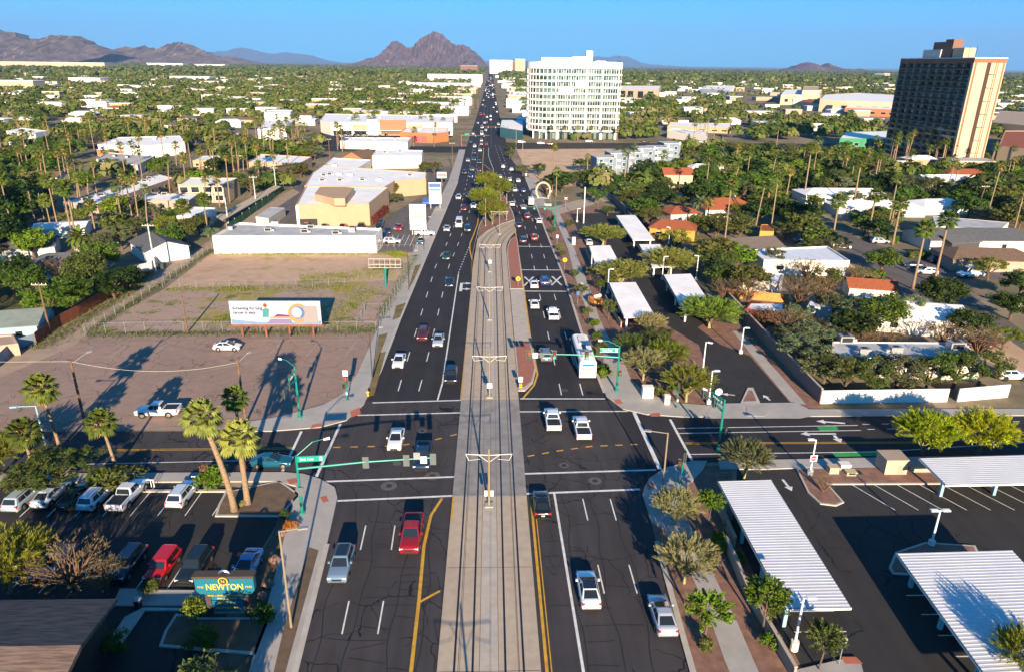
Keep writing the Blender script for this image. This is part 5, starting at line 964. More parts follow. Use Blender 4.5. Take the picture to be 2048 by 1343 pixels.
# avenue, oncoming side (fronts towards the near end)
car('suv', 'bluegrey', (674, 1172), 0, 'blue-grey SUV with dark roof glass in the kerb lane near the pub sidewalk')
o = [c for c in COL.objects if c.get('label', '').startswith('blue-grey SUV with dark roof')][0]
MB().box(-.52, .52, -.15, 1.55, 1.681, 1.69).build('roof_glass', g_dark, o)
car('pickup', (.30, .012, .02), (818, 1114), 0, 'red pickup truck with dark cargo bed in the inner lane by the yellow line')
car('pickup', 'navy', (842, 947), 0, 'dark navy pickup in the intersection under the green signal arm')
car('sedan', 'white', (788, 905), 0, 'white sedan crossing the intersection towards the viewer')
car('sedan', 'white', (795, 740), 0, 'white sedan with sunroof in the kerb lane just before the intersection')
car('suv', 'black', (901, 771), 0, 'black SUV with sunroof waiting in the left-turn lane')
car('sedan', 'silver', (875, 697), 0, 'silver-blue sedan in the middle lane beside the maroon SUV')
car('suv', 'maroon', (844, 685), 0, 'maroon SUV in the kerb lanes beside the silver-blue sedan')
car('sedan', 'navy', (898, 577), 0, 'dark navy sedan passing the white turn arrow in the road')
car('sedan', 'green', (892, 522), 0, 'dark green sedan beside the dotted lane line')
car('suv', 'navy', (935, 466), 0, 'dark SUV right of the white ambulance van')
car('van', 'white', (917.5, 458), 0, 'white ambulance van with red stripe between the lanes of traffic')
am = COL.objects[-1] if False else [c for c in COL.objects if c.get('label', '').startswith('white ambulance')][0]
MB().box(-1.005, -.99, -1, 2.6, 1.5, 1.75).build('red_stripe', tailm, am); MB().box(.99, 1.005, -1, 2.6, 1.5, 1.75).build('red_stripe', tailm, am); MB().box(-.7, .7, -.9, -.6, 2.5, 2.62).build('light_bar', tailm, am)
car('sedan', 'silver', (893, 465), 0, 'pale blue sedan beside the kerb left of the ambulance van')
car('sedan', 'maroon', (927, 423), 0, 'maroon sedan beyond the ambulance van'); car('sedan', 'white', (947, 418), 0, 'white sedan beside the shaded median tree'); car('suv', 'silver', (916.5, 401), 0, 'silver SUV in the kerb lane by the pylon signs'); car('sedan', 'black', (936.5, 396), 0, 'dark sedan beside the silver SUV near the median tree'); car('sedan', 'black', (951, 388), 0, 'black sedan in the shade of the median trees')
D = False
for kd, cl, px, lb in (('suv', 'black', (928.3, 350), 'black SUV nearest the kerb beyond the pylon signs'), ('sedan', 'blue', (942, 357), 'blue sedan in the middle oncoming lane just past the median tree'), ('suv', 'black', (956, 356.5), 'black SUV tight against the yellow median line'), ('sedan', 'grey', (944.4, 343), 'grey sedan in the middle lane with its lamps lit'),
    ('sedan', 'maroon', (958, 345), 'dark maroon sedan beside the yellow centre line'), ('suv', 'navy', (958.6, 329), 'navy SUV ahead of the yellow line fork'), ('sedan', 'teal', (947.9, 322.5), 'teal sedan in the middle oncoming lane'), ('sedan', 'silver', (935.6, 324.5), 'silver sedan by the kerb left of the teal one'), ('suv', 'black', (947.9, 309.5), 'black SUV with bright lamps alone in the middle lane'),
    ('sedan', 'white', (960, 304), 'white sedan in the inner oncoming lane'), ('suv', 'white', (949.3, 296), 'white SUV leaving the far junction'), ('sedan', 'teal', (942, 287), 'dark teal sedan turning at the far junction'), ('sedan', 'beige', (962.5, 291), 'beige sedan waiting in the far junction, nearer of two'), ('sedan', 'cream', (963, 284), 'cream sedan just behind the beige one'),
    ('sedan', 'red', (972.8, 291), 'red sedan turning in the far junction'), ('van', 'white', (963.5, 271), 'white van stopped at the far junction line'), ('sedan', 'white', (946, 270), 'white sedan left of the stopped van'), ('suv', 'teal', (965, 257), 'dark teal SUV behind the stopped van'), ('sedan', 'silver', (955.7, 248), 'silver sedan two lengths behind the far junction'), ('sedan', 'white', (969, 248), 'white sedan by the double yellow beyond the far junction')):
    car(kd, cl, px, 0, lb, None, D)
# avenue, outbound side (tails towards the near end)
car('sedan', (.80, .81, .82), (1183, 1225), PI, 'white fastback car with full black glass roof next to the solid lane line')
o = [c for c in COL.objects if c.get('label', '').startswith('white fastback')][0]
MB().add([(-.57, -.15, 1.452), (.57, -.15, 1.452), (.57, 1.0, 1.452), (-.57, 1.0, 1.452)], [(0, 1, 2, 3)]).build('roof_glass', g_dark, o)
car('sedan', 'silver', (1336, 1280), PI, 'silver saloon in the kerb lane by the planted verge')
car('sedan', 'black', (1086, 1042), PI, 'black sedan with red tail lamps waiting before the crossing line')
car('pickup', 'white', (1108, 868), PI, 'larger white pickup with dark bed cover crossing the intersection'); car('pickup', 'white', (1168, 886), PI, 'second white pickup, nearer the side street than the first')
car('suv', 'grey', (1093, 727), PI, 'grey SUV under the far signal arm beside the bus'); car('pickup', 'white', (1108, 645), PI, 'white pickup between the two lane dashes beyond the bus'); car('sedan', 'white', (1070, 621), PI, 'white sedan hugging the yellow median line'); car('sedan', 'white', (1069, 580), PI, 'white sedan covering the rail crossing cross mark'); car('suv', 'blue', (1090, 574), PI, 'deep blue SUV between the two crossing marks')
car('suv', 'navy', (1046.5, 489), PI, 'dark blue SUV at the rail crossing stop line'); car('suv', 'red', (1069, 484), PI, 'bright red car waiting at the rail stop line'); car('sedan', 'navy', (1038, 458), PI, 'dark sedan right beside the curving tram rails'); car('sedan', 'white', (1079, 449), PI, 'white sedan on the rail crossing in the kerb lane'); car('suv', 'maroon', (1055, 440), PI, 'dark brown SUV under the far signal heads')
car('sedan', 'silver', (1047.5, 421), PI, 'silver sedan entering the rail crossing'); car('van', 'white', (1062.5, 413), PI, 'white van near the kerb by the plaza'); car('sedan', 'white', (1024.6, 414), PI, 'white sedan next to the median tree tip')
for kd, cl, px, lb in (('sedan', 'blue', (1047, 387), 'blue sedan in the kerb lane opposite the arch'), ('sedan', 'silver', (1030, 385), 'silver sedan in the middle outbound lane'), ('suv', 'black', (1015, 389), 'black SUV beside the median planting'), ('sedan', 'white', (1006.4, 337), 'white sedan in the middle outbound lane by the sandy lot'), ('sedan', 'white', (1023, 343), 'white sedan in the kerb lane by the shrubs'), ('sedan', 'silver', (1000, 358), 'silver sedan in the inner outbound lane'), ('sedan', 'white', (1019, 364), 'white sedan ahead of the silver one'), ('sedan', 'white', (1036.7, 366), 'white sedan at the kerb before the plaza')):
    car(kd, cl, px, PI, lb, None, D)
for k in range(95):
    y_ = 520 + 28 * k * (0.55 + .4 * rnd.random()); s_ = rnd.random() < .5; x_ = rnd.choice((-9.8, -6.9, -3.9) if s_ else (-.6, 2.4, 5.4)) + 0.3; cl = rnd.choice(('white', 'white', 'white', 'silver', 'black', 'grey', 'red', 'beige', 'navy', 'cream'))
    car(rnd.choice(('sedan', 'suv', 'sedan', 'pickup', 'van')), cl, None, 0 if s_ else PI, 'tiny %s vehicle in the far %s traffic up the avenue' % (cl, 'oncoming' if s_ else 'outbound'), 'far %s traffic, %s' % ('oncoming' if s_ else 'outbound', cl), False, (x_, y_))
# cross streets and lots
car('sedan', 'teal', (540, 938), PI / 2, 'teal blue sedan waiting on the side street behind the palm trunks', mode='side')
car('pickup', 'white', (312, 836), -PI / 2 + .03, 'white crew-cab pickup parked side-on in the brown lot', mode='side')
car('hatch', (.62, .64, .68), (452, 703), PI / 2, 'silver-white hatchback parked alone by the weedy fence', mode='side')
for kd, cl, px, lb in (('suv', (.40, .50, .58), (22, 1030), 'white SUV tinted blue for shade at the picture edge of the pub row'), ('sedan', (.55, .62, .7), (78, 1022), 'white sedan with dark roof in the pub row beside the edge SUV'), ('sedan', 'green', (130, 1024), 'dark sedan parked between two white cars'), ('suv', (.62, .68, .74), (172, 1028), 'white crossover parked right of the dark sedan'), ('pickup', (.66, .7, .74), (232, 1030), 'white pickup at the end of the pub row'), ('suv', (.6, .66, .72), (350, 1022), 'silver-white SUV standing alone by the bike racks')):  # edge SUV is a white car; the blue of shade is in its paint
    car(kd, cl, px, PI - .05, lb)
for kd, cl, px, lb in (('boxy', (.55, .012, .015), (308, 1172), 'boxy bright red hatchback nosed to the pub walkway'), ('suv', (.012, .02, .024), (372, 1176), 'black SUV beside the boxy red hatchback'), ('sedan', 'sky', (478, 1178), 'light blue saloon half hidden behind the pub sign'), ('sedan', 'bluegrey', (80, 1168), 'blue-grey car under the bare tree branches'), ('suv', 'navy', (232, 1172), 'dark car hidden behind the right side of the bare tree')):
    car(kd, cl, px, -.05, lb)
for kd, cl, px, rz, lb in (('suv', (.5, .5, .5), (783, 489), PI / 2, 'black and white patrol SUV beside the warehouse end'), ('sedan', 'navy', (773, 470), .1, 'navy sedan nose-in at the warehouse wall'), ('sedan', 'red', (797, 463), 0, 'dark red sedan in the store car park bay'), ('suv', 'black', (838, 461), 0, 'black SUV under the tall pylon sign'), ('pickup', 'white', (849, 473), PI / 2, 'white pickup parked across by the sidewalk'), ('sedan', 'teal', (840, 491), 0, 'dark teal car at the car park exit'), ('sedan', 'black', (766, 480), 0, 'black car tucked at the warehouse corner'), ('sedan', 'teal', (759, 453), 0, 'teal car behind the warehouse roof edge'), ('van', 'blue', (862, 414), PI / 2, 'blue van parked under the pylon sign with blue band')):
    car(kd, cl, px, rz, lb, None, D, mode='near' if abs(rz) < 1 else 'side')
for k in range(7): car(rnd.choice(('sedan', 'suv')), rnd.choice(('black', 'maroon', 'navy', 'red', 'grey')), (608 + 37 * k, 462), 0, 'parked car showing only its roof behind the warehouse', 'cars parked behind the warehouse', D)
car('suv', 'maroon', (1965, 697), -PI / 2, 'maroon SUV on the driveway behind the flat grey-white house', mode='side'); car('suv', 'white', (2030, 617), -PI / 2 + .1, 'white SUV beside the yellow warning sign', mode='side')
for kd, cl, px, rz, lb in (('suv', 'navy', (1880, 528), PI / 2, 'dark blue SUV parked by the clipped hedge'), ('suv', 'silver', (1857, 551), -PI / 2 - .3, 'silver estate car parked in the side street between palms'), ('sedan', 'navy', (1832, 537), -PI / 2 - .2, 'navy car behind the silver estate car'), ('van', 'white', (1945, 557), -PI / 2 + .1, 'white box van under the yellow-flowered tree'), ('suv', 'bluegrey', (1607, 487), PI / 2, 'blue-grey SUV parked beside the palm street verge'), ('sedan', 'white', (1686, 498), PI / 2 - .4, 'white car heading up the palm street'), ('suv', 'silver', (1762, 489), PI / 2 - .1, 'silver SUV parked across from the white car'), ('suv', 'white', (2028, 762), PI / 2, 'white vehicle in the shaded drive at the picture edge'), ('suv', 'white', (1043, 287), PI / 2, 'white car in front of the white tower, left one'), ('sedan', 'white', (1082, 289), PI / 2, 'white car in front of the white tower beside the red car'), ('suv', 'maroon', (1101, 291), PI / 2, 'red SUV in front of the white tower'), ('sedan', 'white', (1178, 490), PI, 'white car under the small canopy')):
    car(kd, cl, px, rz, lb, None, D, mode='side')
n = 0
for row in range(7):
    for k in range(19):
        px, py = 655 + k * 12.6 + row * 3, 253.5 + row * 4.2
        if px > 895 or rnd.random() < .22 or (py > 262 and px > 780 + 0 * row) or n > 110: continue
        cl = rnd.choice(('white', 'white', 'silver', 'black', 'grey', 'red', 'navy', 'bluegrey')); n += 1
        car(rnd.choice(('sedan', 'suv', 'pickup')), cl, (px, py), 0 if row % 2 else PI, '%s car parked in the shopping centre lot' % cl, 'parked %s cars at the shopping centre' % cl, D)
for k in range(14):
    px = 385 + k * 17 if k < 7 else 940 + 0 * k
    if k < 7: car('sedan', rnd.choice(('white', 'silver', 'black')), (430 + k * 22, 270 + (k % 2) * 6), 0, 'parked car among the palms by the white commercial blocks', 'cars parked among the palms', D)
for k, (x_, cl) in enumerate(((60, 'white'), (95, 'black'), (130, 'silver'), (-60, 'white'), (-110, 'red'), (-170, 'grey'))): car('sedan', cl, None, PI / 2, '%s car on the far cross street, %s of the avenue' % (cl, 'right' if x_ > 0 else 'left'), None, D, (x_, 447 if x_ > 0 else 404))
# bus
t = thing('city_bus', 'white and blue city bus seen from behind in the kerb lane', 'bus', (at(1175, 759)[0], at(1175, 759)[1] + 5.6, .03), PI)
L2, w = 5.6, 1.27
mb = MB(); rings = []
for y, ins in ((-L2, .12), (-L2 + .1, 0), (L2 - .1, 0), (L2, .08)):
    hw = w - ins; rings.append([Vector((x, y, z)) for x, z in ((hw, .35), (hw, 2.7), (hw - .12, 2.95), (hw - .4, 3.05), (-hw + .4, 3.05), (-hw + .12, 2.95), (-hw, 2.7), (-hw, .35))])
mb.loft(rings); mb.build('body', white, t)
for s in (-1, 1):
    MB().box(s * (w + .012) - .01, s * (w + .012) + .01, -L2 + .4, L2 - 1.5, 1.35, 2.45).build('side_window', g_dark, t); MB().box(s * (w + .008) - .008, s * (w + .008) + .008, -L2 + .2, L2 - .3, .5, 1.0).build('side_stripe', mat('bus_blue', (.03, .16, .32), .4, var=0), t)
    MB().box(s * 1.05 - .1, s * 1.05 + .1, L2 - .05, L2 + .02, .9, 1.35).build('tail_light', tailm, t); MB().box(s * 1.0 - .12, s * 1.0 + .12, L2 - .05, L2 + .025, 2.6, 2.72).build('marker_light', mat('amber_lamp', (.7, .25, .02), .3, var=0), t)
    for y in (-L2 + 2.2, L2 - 2.6): MB().loft([[(s * (w - .25 + d), y + r * math.cos(k * math.pi / 9), .5 + r * math.sin(k * math.pi / 9)) for k in range(18)] for d, r in ((0, .5), (.27, .5), (.28, .4))]).build('wheel', tyre, t)
    MB().box(s * (w + .25) - .12, s * (w + .25) + .12, -L2 - .1, -L2 + .05, 1.9, 2.4).build('mirror', blackp, t)
MB().box(-1.05, 1.05, L2 + .001, L2 + .03, .55, 1.5).build('engine_door', offwhite, t); MB().box(-.9, .9, L2 - .02, L2 + .02, 2.2, 2.55).build('rear_panel', MATS['bus_blue'], t); MB().box(.35, .85, L2 + .001, L2 + .035, 1.7, 1.9).build('route_sign', blackp, t); MB().box(-.7, .3, L2 + .002, L2 + .02, 1.62, 1.78).build('sign_strip', mat('amber_lamp', ()), t)
pod = MB().box(-.75, .75, 1.8, 4.6, 3.05, 3.35).build('roof_unit', offwhite, t); MB().box(-.6, .6, 2.0, 3.0, 3.351, 3.38).build('vent', steel, pod); MB().box(-.55, .55, -4.0, -1.2, 3.05, 3.25).build('roof_unit', offwhite, t); MB().box(-.3, .3, -.8, 1.6, 3.05, 3.12).build('roof_channel', blackp, t)
t = thing('utility_trailer', 'orange wheeled equipment trailer with white tank by the sidewalk', 'trailer', (*at(1190, 612), .15), .3)
MB().box(-.9, .9, -1.4, 1.4, .5, 1.5).build('body', mat('safety_orange', (.7, .25, .04), .6, var=.08), t); MB().tube([(-.2, .2, 1.7), (1.2, .2, 1.9)], .3, 10).build('tank', white, t); MB().tube([(0, -1.4, .5), (0, -2.4, .4)], .06, 6).build('tow_bar', blackp, t)
for s in (-1, 1): MB().tube([(s * .95, 0, .35), (s * 1.1, 0, .35)], .35, 12).build('wheel', tyre, t)
# ---------------------------------------------------------------- street furniture
tanpole = mat('tan_pole', (.23, .19, .125), .6, var=.06); darkhead = mat('dark_signal_housing', (.03, .035, .035), .6, var=0); backgrey = mat('signal_back_grey', (.10, .12, .12), .6, var=0)
def lens(nm, col, e): return mat(nm, col, .4, var=0, emit=e)
LR, LY, LG = lens('red_lens', (.75, .03, .02), 1.2), lens('amber_lens', (.75, .35, .02), .7), lens('green_lens', (.03, .7, .35), 1.6)
OFFR, OFFY, OFFG = mat('red_lens_off', (.18, .02, .02), .4, var=0), mat('amber_lens_off', (.2, .09, .01), .4, var=0), mat('green_lens_off', (.01, .12, .07), .4, var=0)
def head(t, loc, rz=0, on=(0, 0, 0), h=1.1, nm='signal_head'):
    o = MB().box(-.22, .22, -.12, .16, -h / 2, h / 2).build(nm, darkhead, t, loc, rz)
    MB().box(-.32, .32, -.02, .02, -h / 2 - .12, h / 2 + .12).build('backplate', backgrey, o, (0, .17, 0))
    for i, (z, a, b, n_) in enumerate(((h * .31, LR, OFFR, 'red_lens'), (0, LY, OFFY, 'amber_lens'), (-h * .31, LG, OFFG, 'green_lens'))):
        MB().loft([[(.14 * math.cos(k * PI / 6), y, z + .14 * math.sin(k * PI / 6)) for k in range(12)] for y in (-.15, -.13)]).build(n_, a if on[i] else b, o)
    return o
def mast(label, base, H, end, zarm, heads, sign=None, lum=None, face=0.0, extra=(), group=None):
    """Signal mast: tapered pole, arm to the world point end, heads at fractions of the arm, street name panel, lamp arm."""
    bx_, by_ = at(*base); t = thing('traffic_signal', label, 'traffic signal', (bx_, by_, .15)); ex, ey = end[0] - bx_, end[1] - by_
    MB().tube([(0, 0, 0), (0, 0, .3), (0, 0, .31), (0, 0, H)], [.28, .28, .17, .12], 10).build('pole', greenst, t)
    MB().tube([(0, 0, zarm - .35), (ex * .5, ey * .5, zarm + .05), (ex, ey, zarm + .15)], [.13, .10, .06], 8).build('arm', greenst, t)
    an = math.atan2(ey, ex)
    for f, on in heads: head(t, (ex * f + math.sin(face) * .1, ey * f - math.cos(face) * .1, zarm), face, on)
    if sign:
        f, wd = sign; c = (ex * f, ey * f); sa_ = an if math.cos(an - face) > 0 else an + PI
        s = MB().box(-wd / 2, wd / 2, -.05, .05, -.32, .32).build('street_name_sign', mat('sign_green', (.01, .26, .19), .5, var=0), t, (c[0], c[1], zarm + .75), sa_)
        for dz in (-.29, .29): MB().box(-wd / 2, wd / 2, -.06, -.051, dz - .02, dz + .02).build('sign_border', white, s)
        for fy, rr in ((-.07, 0), (.07, PI)): text('lettering', '3rd Ave', .42, white, s, (-wd * .12 * (1 if not rr else -1), fy, 0), (PI / 2, 0, rr), wt=.004); MB().box(-.14, .14, fy - .005, fy + .005, -.2, .2).build('sign_badge', white, s, (wd * .36 * (1 if not rr else -1), 0, 0))
    if lum:
        lx, ly, lz = lum; MB().tube([(0, 0, H - .1), (lx * .6, ly * .6, lz), (lx, ly, lz + .05)], .05, 6).build('lamp_arm', greenst, t); MB().tube([(lx * .98, ly * .98, lz), (lx * 1.2, ly * 1.2, lz)], [.1, .16], 8).build('luminaire', white, t)
    for kind, f, dz, m in extra:
        MB().box(-.33, .33, -.05, .03, -.4, .4).build(kind, m, t, (ex * f, ey * f - .12, zarm + dz), face)
    head(t, (math.sin(face) * .35 + .25, -.25, 2.9), face, (0, 0, 0), .8, 'pedestrian_signal'); MB().box(-.1, .1, -.25, -.16, 1.0, 1.4).build('push_button', blackp, t)
    return t
e = at(866, 914, 6.0); mast('green signal mast by the pub corner with arm over the oncoming lanes', (605, 1028), 6.9, e, 5.7, ((.50, (0, 0, 0)), (.80, (0, 0, 0)), (1.0, (0, 0, 0))), (.10, 2.9), (2.6, 1.3, 8.0), PI, (('lane_sign', .93, 0, white), ('camera', .88, .5, steel)))
e = at(1058, 711, 5.6); t = mast('green signal mast with lit green heads beyond the intersection on the bus side', (1233, 783), 7.0, e, 5.6, ((.36, (0, 0, 1)), (.72, (0, 0, 1)), (1.0, (1, 0, 0))), (.11, 2.7), (-2.5, .4, 7.6), 0, (('detector_box', .86, 0, backgrey),))
tx_, ty_ = e[0] - t.location.x, e[1] - t.location.y
ls = MB().box(-.36, .36, -.06, .02, -.38, .38).build('lane_sign', white, t, (tx_ * .93, ty_ * .93 - .15, 5.6))
MB().box(-.2, -.14, -.075, -.061, -.2, .2).box(-.28, -.14, -.075, -.061, .14, .2).build('sign_arrow', blackp, ls); MB().box(.1, .17, -.075, -.061, -.25, .22).build('sign_arrow', blackp, ls)
e = at(1406, 789, 5.6); mast('green signal mast at the carport corner with arm over the side street', (1436, 902), 6.9, e, 5.6, ((.45, (0, 0, 0)), (1.0, (0, 0, 0))), (.30, 2.4), (-1.6, 2.0, 7.2), PI / 2)
e = at(569, 788, 5.8); mast('green signal mast on the brown lot corner with arm over the side street', (600, 836), 7.4, e, 5.8, ((.55, (0, 0, 0)), (1.0, (0, 0, 0))), (.3, 2.4), (-1.8, .8, 8.0), -PI / 2)
def pedestal(label, base, H, face, on, sign=None):
    t = thing('pedestal_signal', label, 'traffic signal', (*at(*base), .15)); MB().tube([(0, 0, 0), (0, 0, .2), (0, 0, .21), (0, 0, H)], [.16, .16, .07, .07], 8).build('pole', greenst, t); head(t, (0, -.1, H - .3), face, on, 1.1)
    head(t, (-.3, 0, H - 1.2), face + 1, (0, 0, 0), .5, 'pedestrian_signal'); MB().box(-.1, .1, -.17, -.07, .95, 1.3).build('push_button', white, t)
    if sign: MB().box(-.34, .34, -.12, -.08, H + .35, H + 1.2).build('lane_sign', white, t); MB().tube([(0, 0, H), (0, 0, H + .4)], .05, 6).build('bracket', greenst, t)
    return t
pedestal('short green signal post with lit red lamp at the brown lot corner', (695, 802), 3.4, 0, (1, 0, 0), True); pedestal('short green signal post on the gravel by the yellow-barked tree', (1353, 816), 3.6, PI / 2, (0, 0, 0)); pedestal('short green push-button signal post on the carport corner sidewalk', (1361, 970), 4.0, -PI / 2, (0, 0, 0))
# catenary poles of the tramway
def catenary(label, base, H=6.9, xy=None, sgn=None, plate=False):
    x, y = xy or at(*base); t = thing('catenary_pole', label, 'tram pole', (x, y, .06), 0, 'tram catenary poles')
    MB().tube([(0, 0, .15), (0, 0, H)], [.13, .09], 8).build('pole', tanpole, t); MB().box(-.42, .42, -.42, .42, 0, .15).build('base_plate', concrete, t)
    for s in (-1, 1):
        MB().tube([(0, 0, H - .75), (s * 2.4, 0, H - .62)], .04, 5).tube([(s * .05, 0, H - 1.55), (s * 1.1, 0, H - .72)], .026, 5).tube([(s * 2.4, 0, H - .62), (s * 2.1, 0, H - 1.35)], .03, 5).tube([(s * .9, 0, H - 1.2), (s * 2.1, 0, H - 1.35)], .02, 5).build('bracket_arm', offwhite, t)
    if sgn: MB().box(-.36, .36, -.24, -.2, sgn, sgn + .75).build('sign_panel', white, t)
    if plate:
        for s in (-.32, .32): MB().box(s - .16, s + .16, -.2, -.16, 1.3, 2.0).build('sign_panel', mat('red_white_plate', (.75, .5, .45), var=.1), t)
    return t
catenary('tram pole nearest the camera, between the rails before the crossing', (978, 1011), plate=True); catenary('tram pole with white square sign just past the intersection', (979, 794), sgn=1.5); catenary('tram pole beside the concrete median strip', (979.5, 640)); catenary('tram pole with small white sign where the rails start to bend', (980, 544), sgn=2.0)
catenary('tram pole at the outer side of the bend by the red gravel', (999, 469)); catenary('tram pole below the frame whose arms throw a shadow on the rails', None, xy=(-.15, 26.5))
t = thing('catenary_wire', 'pair of thin tram contact wires strung above the rails', 'overhead wire', (0, 0, 0))
for s in (-2.1, 2.1): MB().tube([(p[0], p[1], 5.55) for p in track_poly(s)[:24]], .018, 4).build('contact_wire', blackp, t)
for label, px in (('slim tan strain pole at the median tip left of the bend', (971, 453)), ('slim tan strain pole in front of the median tree', (1013, 441))):
    t = thing('strain_pole', label, 'tram pole', (*at(*px), .1)); MB().tube([(0, 0, 0), (0, 0, 8)], [.16, .12], 8).build('pole', tanpole, t); MB().box(-.3, .3, -.3, .3, 0, .12).build('base_plate', concrete, t)
# utility poles
def upole(label, base, H, arms=1, m=wood, lean=(0, 0), lum=None):
    t = thing('utility_pole', label, 'utility pole', (*at(*base), 0)); MB().tube([(0, 0, 0), (lean[0], lean[1], H)], [.19, .13], 8).build('pole', m, t)
    for k in range(arms):
        z = H - .5 - k * 1.0; MB().box(-1.3 + lean[0], 1.3 + lean[0], -.07 + lean[1], .07 + lean[1], z, z + .14).build('crossarm', mat('pale_crossarm', (.4, .36, .3), .8, var=.1), t)
        for x in (-1.15, -.5, .5, 1.15): MB().tube([(x + lean[0], lean[1], z + .14), (x + lean[0], lean[1], z + .36)], .05, 6).build('insulator', white, t)
    if lum: MB().tube([(0, 0, H - .5), (lum[0], lum[1], H + .3)], .04, 6).build('lamp_arm', steel, t); MB().tube([(lum[0], lum[1], H + .3), (lum[0] * 1.3, lum[1] * 1.3, H + .3)], [.14, .16], 8).build('luminaire', steel, t)
    return t
upole('brown wooden pole standing alone at the brown lot kerb with lamp arm', (171, 851), 9.2, 0, lum=(1.2, 1.6)); upole('second brown wooden pole rising behind the leaning palms', (492, 845), 9.0, 0, lum=(.9, 1.2)); upole('pale steel utility pole with crossarm beside the garage house', (312, 546), 11.0, 1, mat('pale_grey_pole', (.45, .47, .48), .6, var=.06)); upole('dark wooden pole with white crossarm by the rusty fence', (101, 668), 9.2, 1)
upole('thin dark wooden pole in the weedy lot left of the billboard', (375, 665), 6.6, 0); upole('utility pole near the tan carport roof, nearer of a pair', (513, 415), 10, 1, MATS['pale_grey_pole']); upole('utility pole farther up the alley behind the tan carport', (553, 385), 10, 2, MATS['pale_grey_pole']); upole('pale pole with crossarm at the far alley end', (457, 452), 8, 0, MATS['pale_grey_pole']); upole('leaning brown utility pole among the right-hand gardens', (1950, 430), 9.5, 1, lean=(1.2, 0))
upole('utility pole with transformer among trees behind the peach apartments', (660, 320), 10, 1); upole('tall pole beside the white box shop', (905, 335), 11, 1); upole('tan steel pole in the sandy lot before the white tower', (1045, 322), 10, 0, tanpole); upole('tan steel pole at the far junction corner', (1032, 300), 11, 0, tanpole)
t = thing('overhead_wire', 'single pale cable sagging across the brown lot between wooden poles', 'wire', (0, 0, 0)); pts = []
a, b = (*at(171, 851), 9.0), (*at(492, 845), 8.6)
for k in range(13): f = k / 12; pts.append((a[0] + (b[0] - a[0]) * f, a[1] + (b[1] - a[1]) * f, a[2] + (b[2] - a[2]) * f - 1.3 * 4 * f * (1 - f)))
MB().tube(pts, .014, 4).build('cable', offwhite, t); MB().tube([(a[0] - 60, a[1] + 4, 8.6), (a[0] - 30, a[1] + 2, 8.0), a], .014, 4).build('cable', offwhite, t)
# street lamps
def lamp(label, base, H, arm, m, conc=0.0, heads=1, sign=None, group=None):
    t = thing('street_lamp', label, 'street lamp', (*at(*base), .12), 0, group)
    if conc: MB().tube([(0, 0, 0), (0, 0, conc)], .32, 12).build('footing', offwhite, t)
    MB().tube([(0, 0, conc), (0, 0, H)], [.11, .08], 8).build('pole', m, t)
    for k in range(heads):
        s = 1 if k == 0 else -1; ax_, ay_ = arm[0] * s, arm[1] * s; MB().tube([(0, 0, H - .08), (ax_, ay_, H)], .05, 6).build('arm', m, t)
        an = math.atan2(ay_, ax_); MB().box(-.1, .65, -.18, .18, -.06, .08).build('luminaire', m if m is not tanpole else steel, t, (ax_, ay_, H), an)
    return t
lamp('tall tan street lamp in the verge beside the pub sidewalk', (583, 1256), 9.6, (1.5, .3), tanpole); lamp('tan street lamp at the carport corner reaching over the intersection', (1324, 985), 7.4, (-1.8, .4), tanpole); lamp('pale teal street lamp among the side street palms', (95, 905), 6.2, (-2.0, -.3), MATS['pale_teal_paint'])
wl = mat('white_lamp_paint', (.68, .72, .76), .5, var=.05)
lamp('white lot lamp on round concrete footing beside the lowest tree', (1587, 1300), 5.2, (.35, 0), wl, .9); t = lamp('double-headed white lot lamp on the dark island', (1862, 1090), 4.0, (.3, 0), wl, .5, 2); lamp('white lot lamp at the gravel island with the no-entry sign', (1619, 950), 4.6, (-.3, 0), wl, .7)
t = thing('no_entry_sign', 'red and white do-not-enter sign on the gravel island lamp', 'sign', (*at(1618, 951), .1)); MB().tube([(.05, -.2, 1.6), (.05, -.2, 3.0)], .03, 6).build('bracket', steel, t); MB().box(-.35, .45, -.26, -.23, 2.0, 2.8).build('panel', white, t)
MB().loft([[(.05 + .33 * math.cos(k * PI / 10), y, 2.4 + .33 * math.sin(k * PI / 10)) for k in range(20)] for y in (-.275, -.262)]).build('red_disc', mat('sign_red', (.6, .02, .03), .5, var=0), t); MB().box(-.2, .3, -.285, -.277, 2.34, 2.46).build('white_bar', white, t)
for label, px, H, a in (('white lot lamp by the sidewalk tree inside the carport lot', (1481, 707), 4.4, (.25, 0)), ('white lot lamp at the lot entrance kerb near the dish mirror', (1417, 808), 5.0, (.35, 0)), ('white lot lamp behind the yellow-green corner tree', (1405, 745), 5.0, (.3, -.2)), ('white lot lamp by the front canopy post', (1215, 588), 5.2, (.35, 0)), ('teal-white lot lamp beside the small left canopy', (1182, 550), 5.0, (.3, 0)), ('white lot lamp by the long wall across from the middle canopy', (1392, 560), 5.4, (-.3, 0)), ('white lot lamp near the wall behind the centre canopy', (1337, 490), 4.6, (-.3, 0)), ('white lot lamp in front of the spreading palo verde', (1324, 560), 5.2, (.3, 0)), ('small white lot lamp at the bend of the dark lot', (1154, 445), 4, (.25, 0))):
    lamp(label, px, H, a, wl, .5)
t = thing('flag_pole', 'tall plain white pole at the top of the carport lot', 'pole', (*at(1167, 447), 0)); MB().tube([(0, 0, 0), (0, 0, 10.5)], [.16, .12], 10).build('pole', white, t); MB().tube([(0, 0, 10.5), (0, 0, 10.7)], .2, 8).build('finial', white, t)
